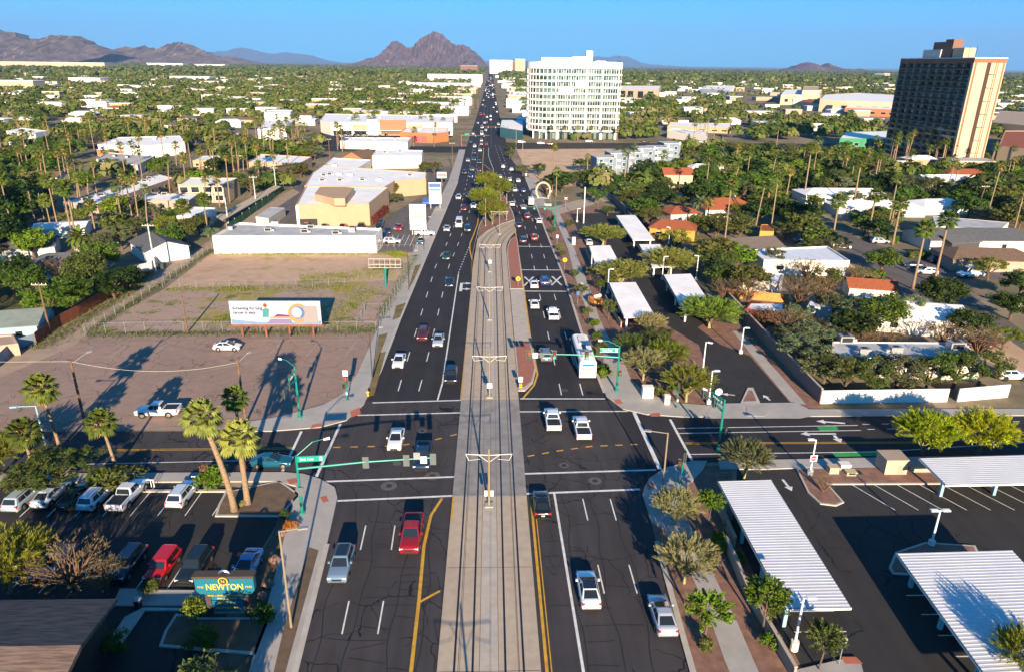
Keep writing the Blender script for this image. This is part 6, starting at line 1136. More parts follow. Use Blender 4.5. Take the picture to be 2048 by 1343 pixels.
for label, px, H in (('slim dark lamp pole on the verge by the dirt lot fence', (745, 760), 8), ('slim dark lamp pole farther along the dirt lot fence', (818, 580), 8), ('slim dark lamp pole by the warehouse car park', (848, 500), 8), ('dark lamp pole on the outbound verge by the rail marks', (1176, 650), 7.5), ('dark lamp pole by the plaza crossing', (1103, 440), 9)):
    t = thing('street_lamp', label, 'street lamp', (*at(*px), .1)); MB().tube([(0, 0, 0), (0, 0, H)], [.09, .06], 6).build('pole', mat('bronze_pole', (.06, .045, .035), .5, var=.05), t); MB().tube([(0, 0, H), (1.6 if px[0] < 1000 else -1.6, 0, H + .3)], .04, 5).build('arm', MATS['bronze_pole'], t); MB().box(-.2, .4, -.14, .14, -.06, .06).build('luminaire', steel, t, (1.6 if px[0] < 1000 else -1.6, 0, H + .3))
# road signs
yel = mat('warning_yellow', (.75, .42, .01), .5, var=0)
def sign(label, px, H, shape, m, mark=None, rz=0.0):
    t = thing('road_sign', label, 'sign', (*at(*px), .1), rz); MB().tube([(0, 0, 0), (0, 0, H)], .04, 6).build('post', steel, t); MB().add([(x, y, H + z) for y in (-.06, -.04) for x, z in shape], [tuple(range(len(shape))), tuple(range(2 * len(shape) - 1, len(shape) - 1, -1))]).build('panel', m, t)
    if mark: mark(t, H)
    return t
cir = [(.5 * math.cos(k * PI / 10), .5 * math.sin(k * PI / 10)) for k in range(20)]; dia = [(0, -.6), (.6, 0), (0, .6), (-.6, 0)]; rect = [(-.3, -.4), (.3, -.4), (.3, .4), (-.3, .4)]; octa = [(.42 * math.cos(PI / 8 + k * PI / 4), .42 * math.sin(PI / 8 + k * PI / 4)) for k in range(8)]
def cross(t, H):
    for s in (-1, 1): MB().tube([(-.28 * s, -.07, H - .28), (.28 * s, -.07, H + .28)], .05, 4).build('cross_mark', blackp, t)
sign('round yellow rail warning sign on the red brick median', (1036, 577), 2.0, cir, yel, cross); sign('round yellow rail warning sign on the outbound verge', (1129, 541), 2.4, cir, yel, cross)
def shift(t, H):
    MB().tube([(-.12, -.07, H - .2), (.02, -.07, H + .22)], .04, 4).tube([(.14, -.07, H - .2), (.16, -.07, H + .1)], .035, 4).build('sign_arrow', blackp, t)
    MB().box(-.22, .22, -.08, -.05, .45, 1.25).build('chevron_panel', yel, t); [MB().box(-.22, .22, -.095, -.081, .5 + .27 * k, .6 + .27 * k).build('chevron_stripe', blackp, t) for k in range(3)]
sign('white keep-right sign with yellow chevron panel at the median nose', (1041, 783), 1.9, rect, white, shift)
sign('blue and white lot entrance sign by the sidewalk bend', (1155, 611), 2.4, rect, pbl); sign('white regulatory sign on the outbound verge before the rails', (1114, 492), 2.4, rect, white); sign('grey back of an octagonal stop sign at the lot exit', (1677, 1330), 2.3, octa, steel, None, PI + .2); sign('yellow diamond warning sign beside the parked white SUV', (2027, 618), 2.2, dia, yel)
sign('round convex traffic mirror on a tripod by the lot entrance', (1433, 818), 2.6, cir, wl); sign('white parking rules sign on the brown lot edge of the avenue', (1138, 372), 2.2, rect, white); sign('small white sign at the plaza corner', (1052, 365), 3.0, rect, white)
for label, px in (('white rail crossing signal with crossbuck at the plaza', (1101, 405)), ('white rail crossing signal with crossbuck right of the tracks', (1131, 420))):
    t = thing('crossing_signal', label, 'rail signal', (*at(*px), .1)); MB().tube([(0, 0, 0), (0, 0, 4)], .07, 6).build('pole', steel, t); [MB().tube([(-.5 * s, -.1, 3.2), (.5 * s, -.1, 4.0)], .08, 4).build('crossbuck', white, t) for s in (-1, 1)]; [MB().tube([(s * .4, -.1, 2.6), (s * .4, -.2, 2.6)], .17, 10).build('lamp', tailm, t) for s in (-1, 1)]
e = at(1083, 392, 5.8); mast('far signal mast at the rail crossing with green lights', (1109, 455), 7, (at(1053, 425, 5.5)[0], at(1109, 455)[1] + .3), 5.6, ((.35, (0, 0, 1)), (.7, (0, 0, 1)), (1, (0, 0, 1))), (.25, 2.2), None, 0)
for label, px, ex_ in (('rust-red signal mast with long arm left of the far junction', (923, 294), 16), ('rust-red signal mast with long arm right of the far junction', (1016, 275), -16)):
    t = thing('traffic_signal', label, 'traffic signal', (*at(*px), .1)); m_ = mat('rust_pink_steel', (.35, .12, .08), .6, var=.05); MB().tube([(0, 0, 0), (0, 0, 7)], [.2, .15], 8).build('pole', m_, t); MB().tube([(0, 0, 6), (ex_, 0, 6.3)], [.14, .08], 6).build('arm', m_, t); [head(t, (ex_ * f, -.1, 6.2), 0, (0, 0, 1)) for f in (.5, .8)]; MB().box(-1.3, 1.3, -.05, .05, 6.5, 7.2).build('street_name_sign', mat('sign_green', ()), t, (ex_ * .2, 0, 0))
# ---------------------------------------------------------------- trees
R_ = np.random.default_rng(11)
def cloud(name, n, centre_fn, lw, out=.5, flat=0.0, m=None, tri=False):
    """Leaf faces: centre_fn(n) gives leaf centres and outward directions; lw = leaf length and width."""
    c, d = centre_fn(n); n = len(c)
    nrm = d * out + R_.normal(size=(n, 3)) * (1 - out) * .8; nrm[:, 2] += .25; nrm /= np.linalg.norm(nrm, axis=1)[:, None] + 1e-9
    a = np.cross(nrm, R_.normal(size=(n, 3))); a /= np.linalg.norm(a, axis=1)[:, None] + 1e-9
    if flat: a = a * (1 - flat) + (d + np.array([0, 0, .35])) * flat; a /= np.linalg.norm(a, axis=1)[:, None] + 1e-9
    b = np.cross(nrm, a); b /= np.linalg.norm(b, axis=1)[:, None] + 1e-9; s = R_.uniform(.6, 1.35, (n, 1)); a = a * s * lw[0] / 2; b = b * s * lw[1] / 2
    v = np.stack([c - a, c + b, c + a, c - b], 1).reshape(-1, 3); me = bpy.data.meshes.new(name); k = 4
    me.vertices.add(len(v)); me.vertices.foreach_set('co', v.astype(np.float32).ravel()); me.loops.add(n * k); me.loops.foreach_set('vertex_index', np.arange(n * k, dtype=np.int32))
    me.polygons.add(n); me.polygons.foreach_set('loop_start', np.arange(0, n * k, k, dtype=np.int32)); me.polygons.foreach_set('loop_total', np.full(n, k, dtype=np.int32)); me.update(calc_edges=True); me.materials.append(m or leafm); return me
def crown_fn(clumps, cr, rx, rz, cz, hole=.25, low=-.75):
    """Clumps scattered through an uneven ellipsoid, more towards its surface; leaves round each clump."""
    u = R_.normal(size=(clumps, 3)); u /= np.linalg.norm(u, axis=1)[:, None]; u = u[u[:, 2] > low]; r = R_.uniform(.35, 1.0, len(u)) ** .5 * R_.uniform(.72, 1.12, len(u))
    cc = u * r[:, None] * np.array([rx, rx, rz]) + np.array([0, 0, cz]); cs = R_.uniform(.55, 1.3, len(cc)) * cr
    def f(n):
        i = R_.integers(0, len(cc), n); d = R_.normal(size=(n, 3)); d /= np.linalg.norm(d, axis=1)[:, None]; q = R_.uniform(.25, 1, n) ** .5
        return cc[i] + d * (q * cs[i])[:, None] * np.array([1, 1, .72]), d
    return f, cc
def spray_fn(tips, ln, rx, rz, cz, up=.35):
    """Thin sprays fanning outward from limbs: leaf centres along straight twigs."""
    u = R_.normal(size=(tips, 3)); u[:, 2] = np.abs(u[:, 2]) * .9 - .22; u /= np.linalg.norm(u, axis=1)[:, None]; r = R_.uniform(.45, 1.0, tips)
    base = u * r[:, None] * np.array([rx, rx, rz]) * .72 + np.array([0, 0, cz]); dr = u + R_.normal(size=(tips, 3)) * .42; dr[:, 2] += up; dr /= np.linalg.norm(dr, axis=1)[:, None]
    def f(n):
        i = R_.integers(0, tips, n); s = R_.uniform(0, 1, n); return base[i] + dr[i] * (s * ln)[:, None] + R_.normal(size=(n, 3)) * .10 * ln * .5, dr[i] + R_.normal(size=(n, 3)) * .25
    return f, base
def limbs(mb, pts, h0, r0, n=6, spread=.5, k=9):
    """Trunk and limbs towards some crown points."""
    top = Vector((rnd.uniform(-.2, .2), rnd.uniform(-.2, .2), h0)); mb.tube([(0, 0, -.1), (top.x * .4, top.y * .6, h0 * .5), top], [r0, r0 * .85, r0 * .75], n)
    for i in range(k):
        p = Vector(pts[(i * 7) % len(pts)]); q = top.lerp(p, .5) + Vector((rnd.uniform(-.3, .3), rnd.uniform(-.3, .3), .25)); mb.tube([top - Vector((0, 0, rnd.uniform(0, .3) * h0)), q, p], [r0 * .55, r0 * .33, r0 * .1], 5)
    return mb
PROTO = {}
def proto(key, name, crown, trunk, barkm, part='crown'): PROTO.setdefault(key, []).append((name, crown, trunk.mesh('trunk', barkm)))
# broad trees 6 m tall, 3 m crown radius
for i in range(3):
    f, cc = crown_fn(60, .85, 2.7, 1.9, 3.9); me = cloud('crown', 5200, f, (.34, .2), .55); proto('shade', 'shade_tree', me, limbs(MB(), cc, 2.0, .24), bark)
    f, cc = crown_fn(36, 1.0, 2.7, 1.9, 3.9); me = cloud('crown', 1500, f, (.62, .40), .55); proto('shade_lod', 'shade_tree', me, limbs(MB(), cc, 2.0, .24, 5, k=4), bark)
    f, cc = spray_fn(260, 1.15, 3.0, 1.9, 3.3); me = cloud('crown', 9500, f, (.40, .05), .2, .75); proto('paloverde', 'palo_verde_tree', me, limbs(MB(), cc, 1.3, .16, k=16), palebark)
    f, cc = spray_fn(140, 1.2, 3.0, 1.9, 3.3); me = cloud('crown', 3200, f, (.55, .12), .2, .6); proto('paloverde_lod', 'palo_verde_tree', me, limbs(MB(), cc, 1.3, .16, 5, k=6), palebark)
    f, cc = crown_fn(46, .62, 2.8, 1.7, 3.9); me = cloud('crown', 3800, f, (.30, .12), .45); proto('mesquite', 'mesquite_tree', me, limbs(MB(), cc, 1.6, .2, k=14), bark)
    f, cc = spray_fn(130, 1.0, 2.9, 2.1, 3.2, .5); mbx = limbs(MB(), cc, .7, .14, k=44); me = cloud('crown', 1700, f, (.30, .05), .2, .7); proto('bare', 'bare_tree', me, mbx, mat('brown_twigs', (.17, .10, .06), .9, var=.2))
    f, cc = crown_fn(30, .45, 1.3, .9, 4.0); mm = limbs(MB(), cc, 2.4, .08, k=7); f2, c2 = spray_fn(90, .8, 1.35, 1.5, 3.7, .3); me = cloud('crown', 3600, f2, (.22, .10), .35, .4); proto('young', 'young_tree', me, mm, bark)
    f, cc = crown_fn(26, .36, .85, .55, .62, low=-.4); me = cloud('foliage', 1500, f, (.17, .10), .5); proto('shrub', 'shrub', me, MB().tube([(0, 0, 0), (0, 0, .5)], [.08, .05], 5), bark)
def palm_fan(name, nf, r, seg, droop, m):
    mb = MB()
    for k in range(nf):
        az_ = k * 2.399 + rnd.uniform(-.2, .2); el = math.radians(80 - 150 * (k / nf) ** 1.1 * droop); d = Vector((math.cos(az_) * math.cos(el), math.sin(az_) * math.cos(el), math.sin(el))); s = d.cross(Vector((0, 0, 1)))
        s = s.normalized() if s.length > .05 else Vector((1, 0, 0)); n_ = s.cross(d); st = d * r * .5; mb.tube([(0, 0, 0), st], [.035, .02], 3, False)
        for j in range(seg):
            a = math.radians(-78 + 156 * (j + .5) / seg); q = (d * math.cos(a) + s * math.sin(a)).normalized(); w_ = (s * math.cos(a) - d * math.sin(a)) * r * .085; L_ = r * .58 * (1 - .22 * abs(a)); dz = Vector((0, 0, -.12 * r - .1 * abs(math.sin(a)) * r))
            mid = st + q * L_ * .55 + n_ * .03; mb.add([st, mid + w_, st + q * L_ + dz, mid - w_], [(0, 1, 2, 3)])
    return mb.mesh(name, m)
def palm_trunk(h, r0, r1, lean=0, n=8):
    mb = MB(); mb.smooth = True; k = 7; mb.tube([(lean * (i / k) ** 1.5, 0, h * i / k) for i in range(k + 1)], [r0 * 1.35 if i == 0 else r0 + (r1 - r0) * i / k for i in range(k + 1)], n); return mb
leafpalm = leafm; FANS = [palm_fan('crown', 34, 1.75, 11, .86, leafpalm) for _ in range(2)]; SK = [palm_fan('dead_skirt', 14, 1.35, 7, 1.02, deadleaf) for _ in range(2)]; FLOD = palm_fan('crown', 20, 1.7, 5, .9, leafpalm)
def feather(nf, ln, m, name='crown'):
    mb = MB()
    for k in range(nf):
        az_ = k * 2.399; el = math.radians(72 - 92 * k / nf); p = Vector((0, 0, 0)); d = Vector((math.cos(az_) * math.cos(el), math.sin(az_) * math.cos(el), math.sin(el))); s = Vector((-math.sin(az_), math.cos(az_), 0)); N_ = 9
        for i in range(N_):
            q = p + d * ln / N_; lw = ln * .17 * math.sin(math.pi * (.12 + .83 * i / N_)); up = s.cross(d)
            for sg in (-1, 1): mb.add([p, q, q + s * sg * lw + d * lw * .5 - up * 0 + Vector((0, 0, .05)), p + s * sg * lw * .8 + d * lw * .35], [(0, 1, 2, 3)])
            p = q; d = (d + Vector((0, 0, -.17))).normalized()
    return mb.mesh(name, m)
FEA = feather(44, 2.9, leafpalm)
COLS = dict(dark=(.040, .070, .013), green=(.075, .130, .016), olive=(.10, .118, .026), grey=(.112, .132, .055), yellow=(.185, .215, .022), bright=(.115, .195, .014), brown=(.17, .125, .06), lime=(.25, .295, .010), straw=(.30, .265, .11), palm=(.105, .145, .024), ypalm=(.22, .26, .055), bluegreen=(.14, .18, .085), rust=(.34, .12, .02), pink=(.20, .10, .06))
def vary(c, v=.22):
    k = 1 + rnd.uniform(-v, v); return (c[0] * k * (1 + rnd.uniform(-.12, .12)), c[1] * k, c[2] * k)
def tree(kind, xy, h, r, col, label, group=None, lod=False, h0=6.0, r0=3.0):
    pr = PROTO[kind + ('_lod' if lod and kind + '_lod' in PROTO else '')]; name, cm, tm = pr[rnd.randrange(len(pr))]
    if kind == 'young': r0, h0 = 1.5, 5.2
    if kind == 'shrub': r0, h0 = .95, 1.25
    rz = rnd.uniform(0, 6.28); sc = (r / r0, r / r0, h / h0); col = vary(COLS[col] if isinstance(col, str) else col)
    cat = 'shrub' if kind == 'shrub' else 'tree'
    t = thing(name, label, cat, (*xy, 0), rz, group, sc); o = link('foliage' if kind == 'shrub' else 'crown', cm, t); o.color = (*col, 1)
    if kind != 'shrub': link('trunk', tm, t)
    if kind == 'shrub': link('stem', tm, t)
    return t
def palm(xy, h, label, group=None, col='palm', r=1.0, lean=0.0, skirt=True, lod=False, tk=.2):
    t = thing('fan_palm', label, 'palm tree', (*xy, 0), rnd.uniform(0, 6.28) if not lean else 0, group)
    key = ('pt', round(h), round(lean, 1), tk)
    if key not in PROTO: PROTO[key] = palm_trunk(round(h), tk, tk * .7, lean).mesh('trunk', palmbark)
    link('trunk', PROTO[key], t); hz = round(h); o = link('crown', FLOD if lod else rnd.choice(FANS), t, (lean, 0, hz), rnd.uniform(0, 6), r); o.color = (*vary(COLS[col]), 1)
    if skirt: link('dead_skirt', rnd.choice(SK), t, (lean, 0, hz - .35), rnd.uniform(0, 6), r * .9)
    return t
def date(xy, h, label, group=None, col='bluegreen', r=1.0):
    t = thing('date_palm', label, 'palm tree', (*xy, 0), rnd.uniform(0, 6), group); key = ('dt', round(h))
    if key not in PROTO: PROTO[key] = palm_trunk(round(h), .34, .30).mesh('trunk', palmbark)
    link('trunk', PROTO[key], t); o = link('crown', FEA, t, (0, 0, round(h)), 0, r); o.color = (*vary(COLS[col]), 1); MBq = link('crown_boss', BOSS, t, (0, 0, round(h) - .2)); return t
BOSS = MB().loft([[Vector((rr * math.cos(k * PI / 4), rr * math.sin(k * PI / 4), z)) for k in range(8)] for rr, z in ((.34, -.5), (.55, 0), (.4, .45))]).mesh('crown_boss', deadleaf)
OCC = []
def T(kind, px, h, r, col, label, **k): xy = at(*px); OCC.append((*xy, r * .6)); return tree(kind, xy, h, r, col, label, **k)
# near left
for px, h, c, rr, sk, ln, lb in (((470, 1022), 10.6, 'ypalm', 1.25, False, -1.9, 'thick leaning fan palm on the corner island, left of the pair'), ((496, 1008), 8.0, 'ypalm', 1.3, False, 0, 'thick fan palm on the corner island with lower crown'), ((489, 935), 9.4, 'palm', .95, False, 0, 'darker fan palm rising behind the thick island pair'), ((120, 897), 8.2, 'palm', 1.25, True, -.6, 'slender fan palm by the side street, tallest of the three there'), ((232, 937), 6.4, 'palm', 1.1, True, -.6, 'fan palm with a brown dry skirt beside the side street'), ((72, 960), 6.0, 'palm', 1.15, True, 0, 'short fan palm behind the dark bushy tree')):
    palm(at(*px), h, lb, None, c, rr, ln, sk, tk=.34 if c == 'ypalm' else .2)
T('mesquite', (118, 978), 4.6, 5.0, 'olive', 'dark grey-green bushy tree above the row of parked cars'); T('mesquite', (60, 985), 4.2, 3.4, 'olive', 'smaller grey-green tree at the end of the parked row'); T('paloverde', (-10, 960), 6.2, 3.6, 'yellow', 'yellow-green palo verde at the picture edge by the side street'); T('shrub', (236, 972), 2.2, 2.6, 'olive', 'wide yellow-green mound shrub behind the bike racks'); T('shrub', (205, 968), 2.0, 1.6, 'green', 'darker round shrub next to the mound shrub')
T('shrub', (430, 972), 2.4, 1.8, 'bright', 'green shrub with pinkish flowers beside the palm trunks'); T('shrub', (418, 964), 2.2, 1.2, 'pink', 'pink flowering shrub top beside the island palms')
T('paloverde', (20, 1185), 6.4, 4.4, 'yellow', 'large yellow-green palo verde in the pub car park corner'); T('bare', (150, 1195), 6.0, 4.6, 'brown', 'wide leafless brown tree beside the red hatchback'); T('bare', (215, 1188), 4.2, 2.6, 'brown', 'smaller twiggy tree right of the big leafless one')
T('shrub', (392, 1240), 2.0, 1.2, 'yellow', 'yellow-green round shrub left under the pub sign'); T('shrub', (405, 1296), 1.8, 1.4, 'green', 'dark low shrub in front of the pub sign bed'); T('shrub', (528, 1248), 2.0, 1.0, 'green', 'dark green shrub at the right foot of the pub sign'); T('shrub', (300, 1188), 1.4, .9, 'olive', 'small clipped shrub in front of the red hatchback'); T('bare', (440, 1380), 2.4, 1.8, 'brown', 'thin bare bush at the bottom edge'); T('shrub', (235, 1300), 1.8, 1.2, 'green', 'dark shrub beside the pub patio rail')
T('shrub', (583, 1058), 1.0, .8, 'rust', 'orange-leaved shrub on the bark strip by the sidewalk'); T('shrub', (484, 1012), .7, .5, 'straw', 'small golden tuft at the foot of the island palms'); T('shrub', (570, 1035), 1.0, .6, 'dark', 'dark cactus clump by the signal foot')
for i, px in enumerate(((550, 1120), (536, 1170), (562, 1068), (525, 1195))): 
    t = thing('boulder', 'reddish boulder on the brown strip, %s' % ('nearest the lamp', 'beside the walkway', 'by the orange shrub', 'at the lower end')[i], 'rock', (*at(*px), 0)); mb = MB(); mb.loft([[Vector((q * math.cos(k * PI / 4) * rnd.uniform(.8, 1.2), q * math.sin(k * PI / 4) * rnd.uniform(.8, 1.2), z)) for k in range(8)] for q, z in ((.5, -.1), (.55, .2), (.3, .5))]); mb.build('stone', mat('red_boulder', (.2, .11, .08), .9, var=.25, scale=4), t)
tree('mesquite', (-19.6, 35.5), 6.5, 4, 'olive', 'sidewalk tree below the frame beside the added shade block'); tree('mesquite', (-18.5, 28), 7, 4, 'olive', 'second sidewalk tree below the frame')
# near right
T('paloverde', (1348, 1052), 4.6, 2.7, 'straw', 'straw-coloured airy tree at the carport corner by the kerb'); T('paloverde', (1368, 1168), 5.2, 3.0, 'straw', 'larger straw-coloured spiky tree beside the avenue kerb'); T('young', (1416, 1048), 3.8, 1.5, 'bright', 'fresh green young tree between the straw trees and the big carport'); T('young', (1408, 1290), 5.0, 2.0, 'bright', 'fresh green young tree in the kerb strip below the straw trees'); T('young', (1523, 1268), 5.4, 2.0, 'bright', 'fresh green tree against the near end of the big carport'); T('young', (1637, 1340), 4.4, 1.6, 'olive', 'yellow-green young tree at the bottom lot corner'); T('paloverde', (2035, 1375), 6.0, 2.7, 'yellow', 'yellowish airy tree in front of the shaded carport edge')
for i, (px, c) in enumerate((((1437, 1083), 'bright'), ((1438, 1102), 'bright'), ((1552, 1295), 'olive'), ((1535, 1292), 'bright'), ((1408, 1300), 'olive'), ((1462, 1060), 'green'), ((1475, 1130), 'green'))): T('shrub', px, 1.2, .75, c, 'small round shrub %s' % ('upper of two by the low wall', 'lower of two by the low wall', 'outside the lower wall corner', 'inside the kerb strip wall', 'at the foot of the kerb-strip tree', 'behind the planter wall', 'beside the carport post')[i])
T('paloverde', (1488, 955), 5.0, 3.2, 'grey', 'grey-green feathery tree at the carport corner by the sidewalk ramp'); T('paloverde', (1845, 908), 6.0, 4.0, 'lime', 'bright yellow-green street tree, left of the two by the bike lane'); T('paloverde', (1955, 906), 6.2, 4.1, 'lime', 'bright yellow-green street tree, right of the two by the bike lane')
for k in range(2): T('mesquite', (1845 + 110 * k, 909), 5.6, 3.9, 'lime', 'inner leafy crown of the %s bright street tree pair' % ('left', 'right')[k])
T('bare', (1645, 985), 2.4, 1.2, 'brown', 'tiny bare sapling on the parking island')
T('paloverde', (1286, 760), 5.4, 3.7, 'straw', 'pale yellow palo verde behind the white cabinet'); T('paloverde', (1372, 803), 6.0, 4.0, (.20,.225,.03), 'yellow-green palo verde with pale forked trunk at the corner'); T('paloverde', (1330, 742), 5.6, 3.8, 'yellow', 'palo verde between the pale one and the corner one'); T('paloverde', (1258, 715), 4.4, 2.8, 'olive', 'olive palo verde farther up the gravel by the path'); T('mesquite', (1310, 700), 4.6, 3.2, 'olive', 'leafy olive tree at the lot bend'); T('paloverde', (1300, 672), 4.6, 3.0, 'straw', 'straw-coloured tree below the front canopy')
T('shrub', (1318, 790), 1.4, 1.1, 'olive', 'spiky agave clump under the corner trees'); T('shrub', (1345, 783), 1.2, .8, 'bright', 'green shrub behind the white meter cabinet'); T('shrub', (1370, 790), .9, .6, 'yellow', 'yellow shrub at the corner tree foot')
for i, px in enumerate(((1207, 745), (1212, 755), (1203, 700), (1195, 680), (1188, 655), (1176, 630), (1180, 712))): T('shrub', px, 1.5, 1.1, ('green', 'bright', 'olive')[i % 3], 'kerbside shrub by the bus, %s' % ('nearest the signal mast', 'second from the mast', 'third up the strip', 'fourth up the strip', 'fifth up the strip', 'farthest up the strip', 'beside the lamp')[i])
for i, (px, h, r, c) in enumerate((((1162, 600), 3.6, 1.7, 'olive'), ((1217, 640), 4.2, 1.6, 'olive'), ((1180, 560), 3.0, 1.5, 'grey'), ((1125, 520), 2.6, 1.2, 'olive'), ((1118, 505), 2.4, 1.2, 'bright'), ((1138, 463), 3.6, 1.8, 'olive'), ((1200, 585), 3.2, 1.4, 'green'), ((1104, 448), 3.0, 1.3, 'green'), ((1150, 560), 2.8, 1.2, 'green'), ((1105, 470), 2.4, 1.2, 'green'))): T('mesquite', px, h, r, c, 'small verge tree on the outbound sidewalk, %s' % ('by the blue entrance sign', 'beside the front canopy', 'at the path fork', 'behind the yellow rail sign', 'left of the yellow rail sign', 'by the small lot lamp', 'next to the trailer', 'under the far signal mast', 'near the path edge', 'by the regulatory sign')[i])
for px, h, r, c, lb in (((1205, 492), 6.0, 6.2, (.235,.25,.05), 'wide olive palo verde at the left lot edge, farthest'), ((1240, 574), 6.2, 6.2, (.24,.25,.055), 'spreading palo verde in front of the small left canopy'), ((1335, 550), 6.6, 6.8, (.235,.25,.05), 'spreading palo verde over the centre canopy'), ((1418, 656), 6.0, 6.2, (.17,.24,.03), 'green palo verde with curved trunk on the lot bend island')): T('paloverde', px, h, r, c, lb); T('mesquite', (px[0] + 4, px[1] - 1), h * .92, r * .9, c, 'leafy inner crown of the ' + lb)
# median
for px, h, r in (((985, 450), 8.0, 4.8), ((968, 425), 8.8, 5.2), ((1000, 405), 9.0, 4.8), ((975, 390), 9.0, 4.8)): T('paloverde', px, h, r, 'yellow', 'tall palo verde of the planted median, %s' % {985: 'nearest', 968: 'left of the nearest', 1000: 'right side', 975: 'farthest'}[px[0]]); T('mesquite', (px[0] + 2, px[1]), h, r * .95, (.16, .155, .03), 'leafy heart of the median planting, %s' % {985: 'nearest', 968: 'left', 1000: 'right', 975: 'farthest'}[px[0]])
# along the flat-roofed street house and its wall
for i, (px, h, r, c) in enumerate((((1600, 735), 5.6, 4.0, 'bluegreen'), ((1645, 770), 6.0, 3.8, 'grey'), ((1690, 785), 6.0, 3.6, 'olive'), ((1735, 782), 5.8, 3.6, 'olive'), ((1790, 782), 6.2, 3.8, 'grey'), ((1850, 780), 5.6, 3.4, 'olive'), ((1905, 775), 6.2, 3.8, 'green'), ((1955, 770), 6.4, 3.6, 'olive'), ((1640, 700), 5.6, 3.8, 'bluegreen'), ((1580, 700), 5.0, 3.2, 'grey'))): T('mesquite', px, h * .92, r * 1.2, c, 'garden tree inside the white street wall, %s' % ('silvery one at the long wall', 'at the wall corner', 'third from the corner', 'fourth from the corner', 'middle of the row', 'left of the gate gap', 'dark green by the gate', 'last of the row', 'silvery one behind the roof edge', 'grey one beyond the corner')[i])
for i, (px, h, r, c, k) in enumerate((((1760, 660), 6.5, 4.6, 'green', 'shade'), ((1700, 650), 5.6, 4.0, 'bluegreen', 'mesquite'), ((1660, 640), 5.5, 3.6, 'grey', 'mesquite'), ((1815, 648), 6.0, 3.6, 'bluegreen', 'mesquite'), ((1870, 625), 7.2, 5.0, 'dark', 'shade'), ((1930, 680), 5.6, 4.0, 'dark', 'shade'), ((1650, 590), 6.0, 4.4, 'olive', 'mesquite'), ((1495, 590), 6.5, 4.6, 'olive', 'shade'), ((1762, 545), 5.6, 4.4, 'green', 'shade'), ((1975, 560), 5.4, 4.0, 'yellow', 'mesquite'), ((2035, 600), 6.2, 4.4, 'dark', 'shade'), ((1430, 480), 6.5, 4.6, 'olive', 'shade'), ((1480, 470), 6.0, 4.2, 'olive', 'mesquite'), ((1545, 540), 5.5, 3.0, 'grey', 'mesquite'), ((1395, 470), 6, 4, 'olive', 'shade'), ((1600, 660), 5, 3.6, 'bluegreen', 'mesquite'), ((1820, 400), 10, 7, 'grey', 'mesquite'), ((2020, 640), 5.5, 4, 'dark', 'shade'), ((1570, 480), 5, 4, 'olive', 'mesquite'))):
    T(k, px, h, r, c, 'garden %s tree %s' % ({'green': 'green', 'bluegreen': 'silver-green', 'grey': 'grey-green', 'dark': 'dark green', 'olive': 'olive', 'yellow': 'yellow-green'}[c], ('above the red-ridged white roof', 'left of the red-ridged roof', 'behind the pale shed', 'in front of the red-ridged roof', 'at the palm street bend', 'by the maroon SUV drive', 'in front of the red tile wing', 'beside the white cottage roof', 'beside the pale flat house wall', 'over the white box van', 'right of the yellow sign', 'beyond the long wall top', 'over the grey-brown roof', 'by the orange board fence', 'near the yellow house', 'by the red shed', 'pine-like and tall behind the ranch houses', 'at the picture edge under the sign', 'on the palm street verge')[i]))
for i, (px, h) in enumerate((((1825, 578), 12.6), ((1868, 566), 13.8), ((1662, 495), 12.0), ((1735, 478), 12.5), ((1785, 490), 11.2), ((1618, 470), 9.0), ((1607, 400), 18.0), ((1680, 362), 14), ((1705, 420), 16), ((1745, 385), 14), ((1533, 425), 8), ((1700, 372), 13))): palm(at(*px), h, 'tall fan palm of the palm street, %s' % ('lower crown of the pair by the parked cars', 'taller of the pair by the parked cars', 'beside the flat white house', 'by the clipped hedge', 'next to the silver SUV', 'on the verge with orange trunk', 'tallest beyond the street bend', 'beyond the ranch roof, left', 'between the two ranch roofs', 'beyond the ranch roof, right', 'at the bend kerb', 'beyond the ranch roof, middle')[i], None, 'palm', 1.35, 0, i in (0, 4), tk=.3)
for i, (px, h, c) in enumerate((((1397, 432), 4, 'bluegreen'), ((1440, 335), 7, 'bluegreen'), ((1410, 352), 7, 'palm'), ((1435, 358), 7, 'palm'), ((1630, 322), 10, 'bluegreen'), ((165, 515), 5, 'palm'), ((283, 428), 3, 'palm'), ((345, 455), 3, 'palm'))): date(at(*px), h, 'feathery date palm %s' % ('beside the red-orange villa', 'in the park, silvery', 'beside the tall cream house, left', 'beside the tall cream house, right', 'silvery by the park road', 'spreading among the alley gardens', 'by the low apartment block', 'behind the garage house')[i], None, c, 1.15)
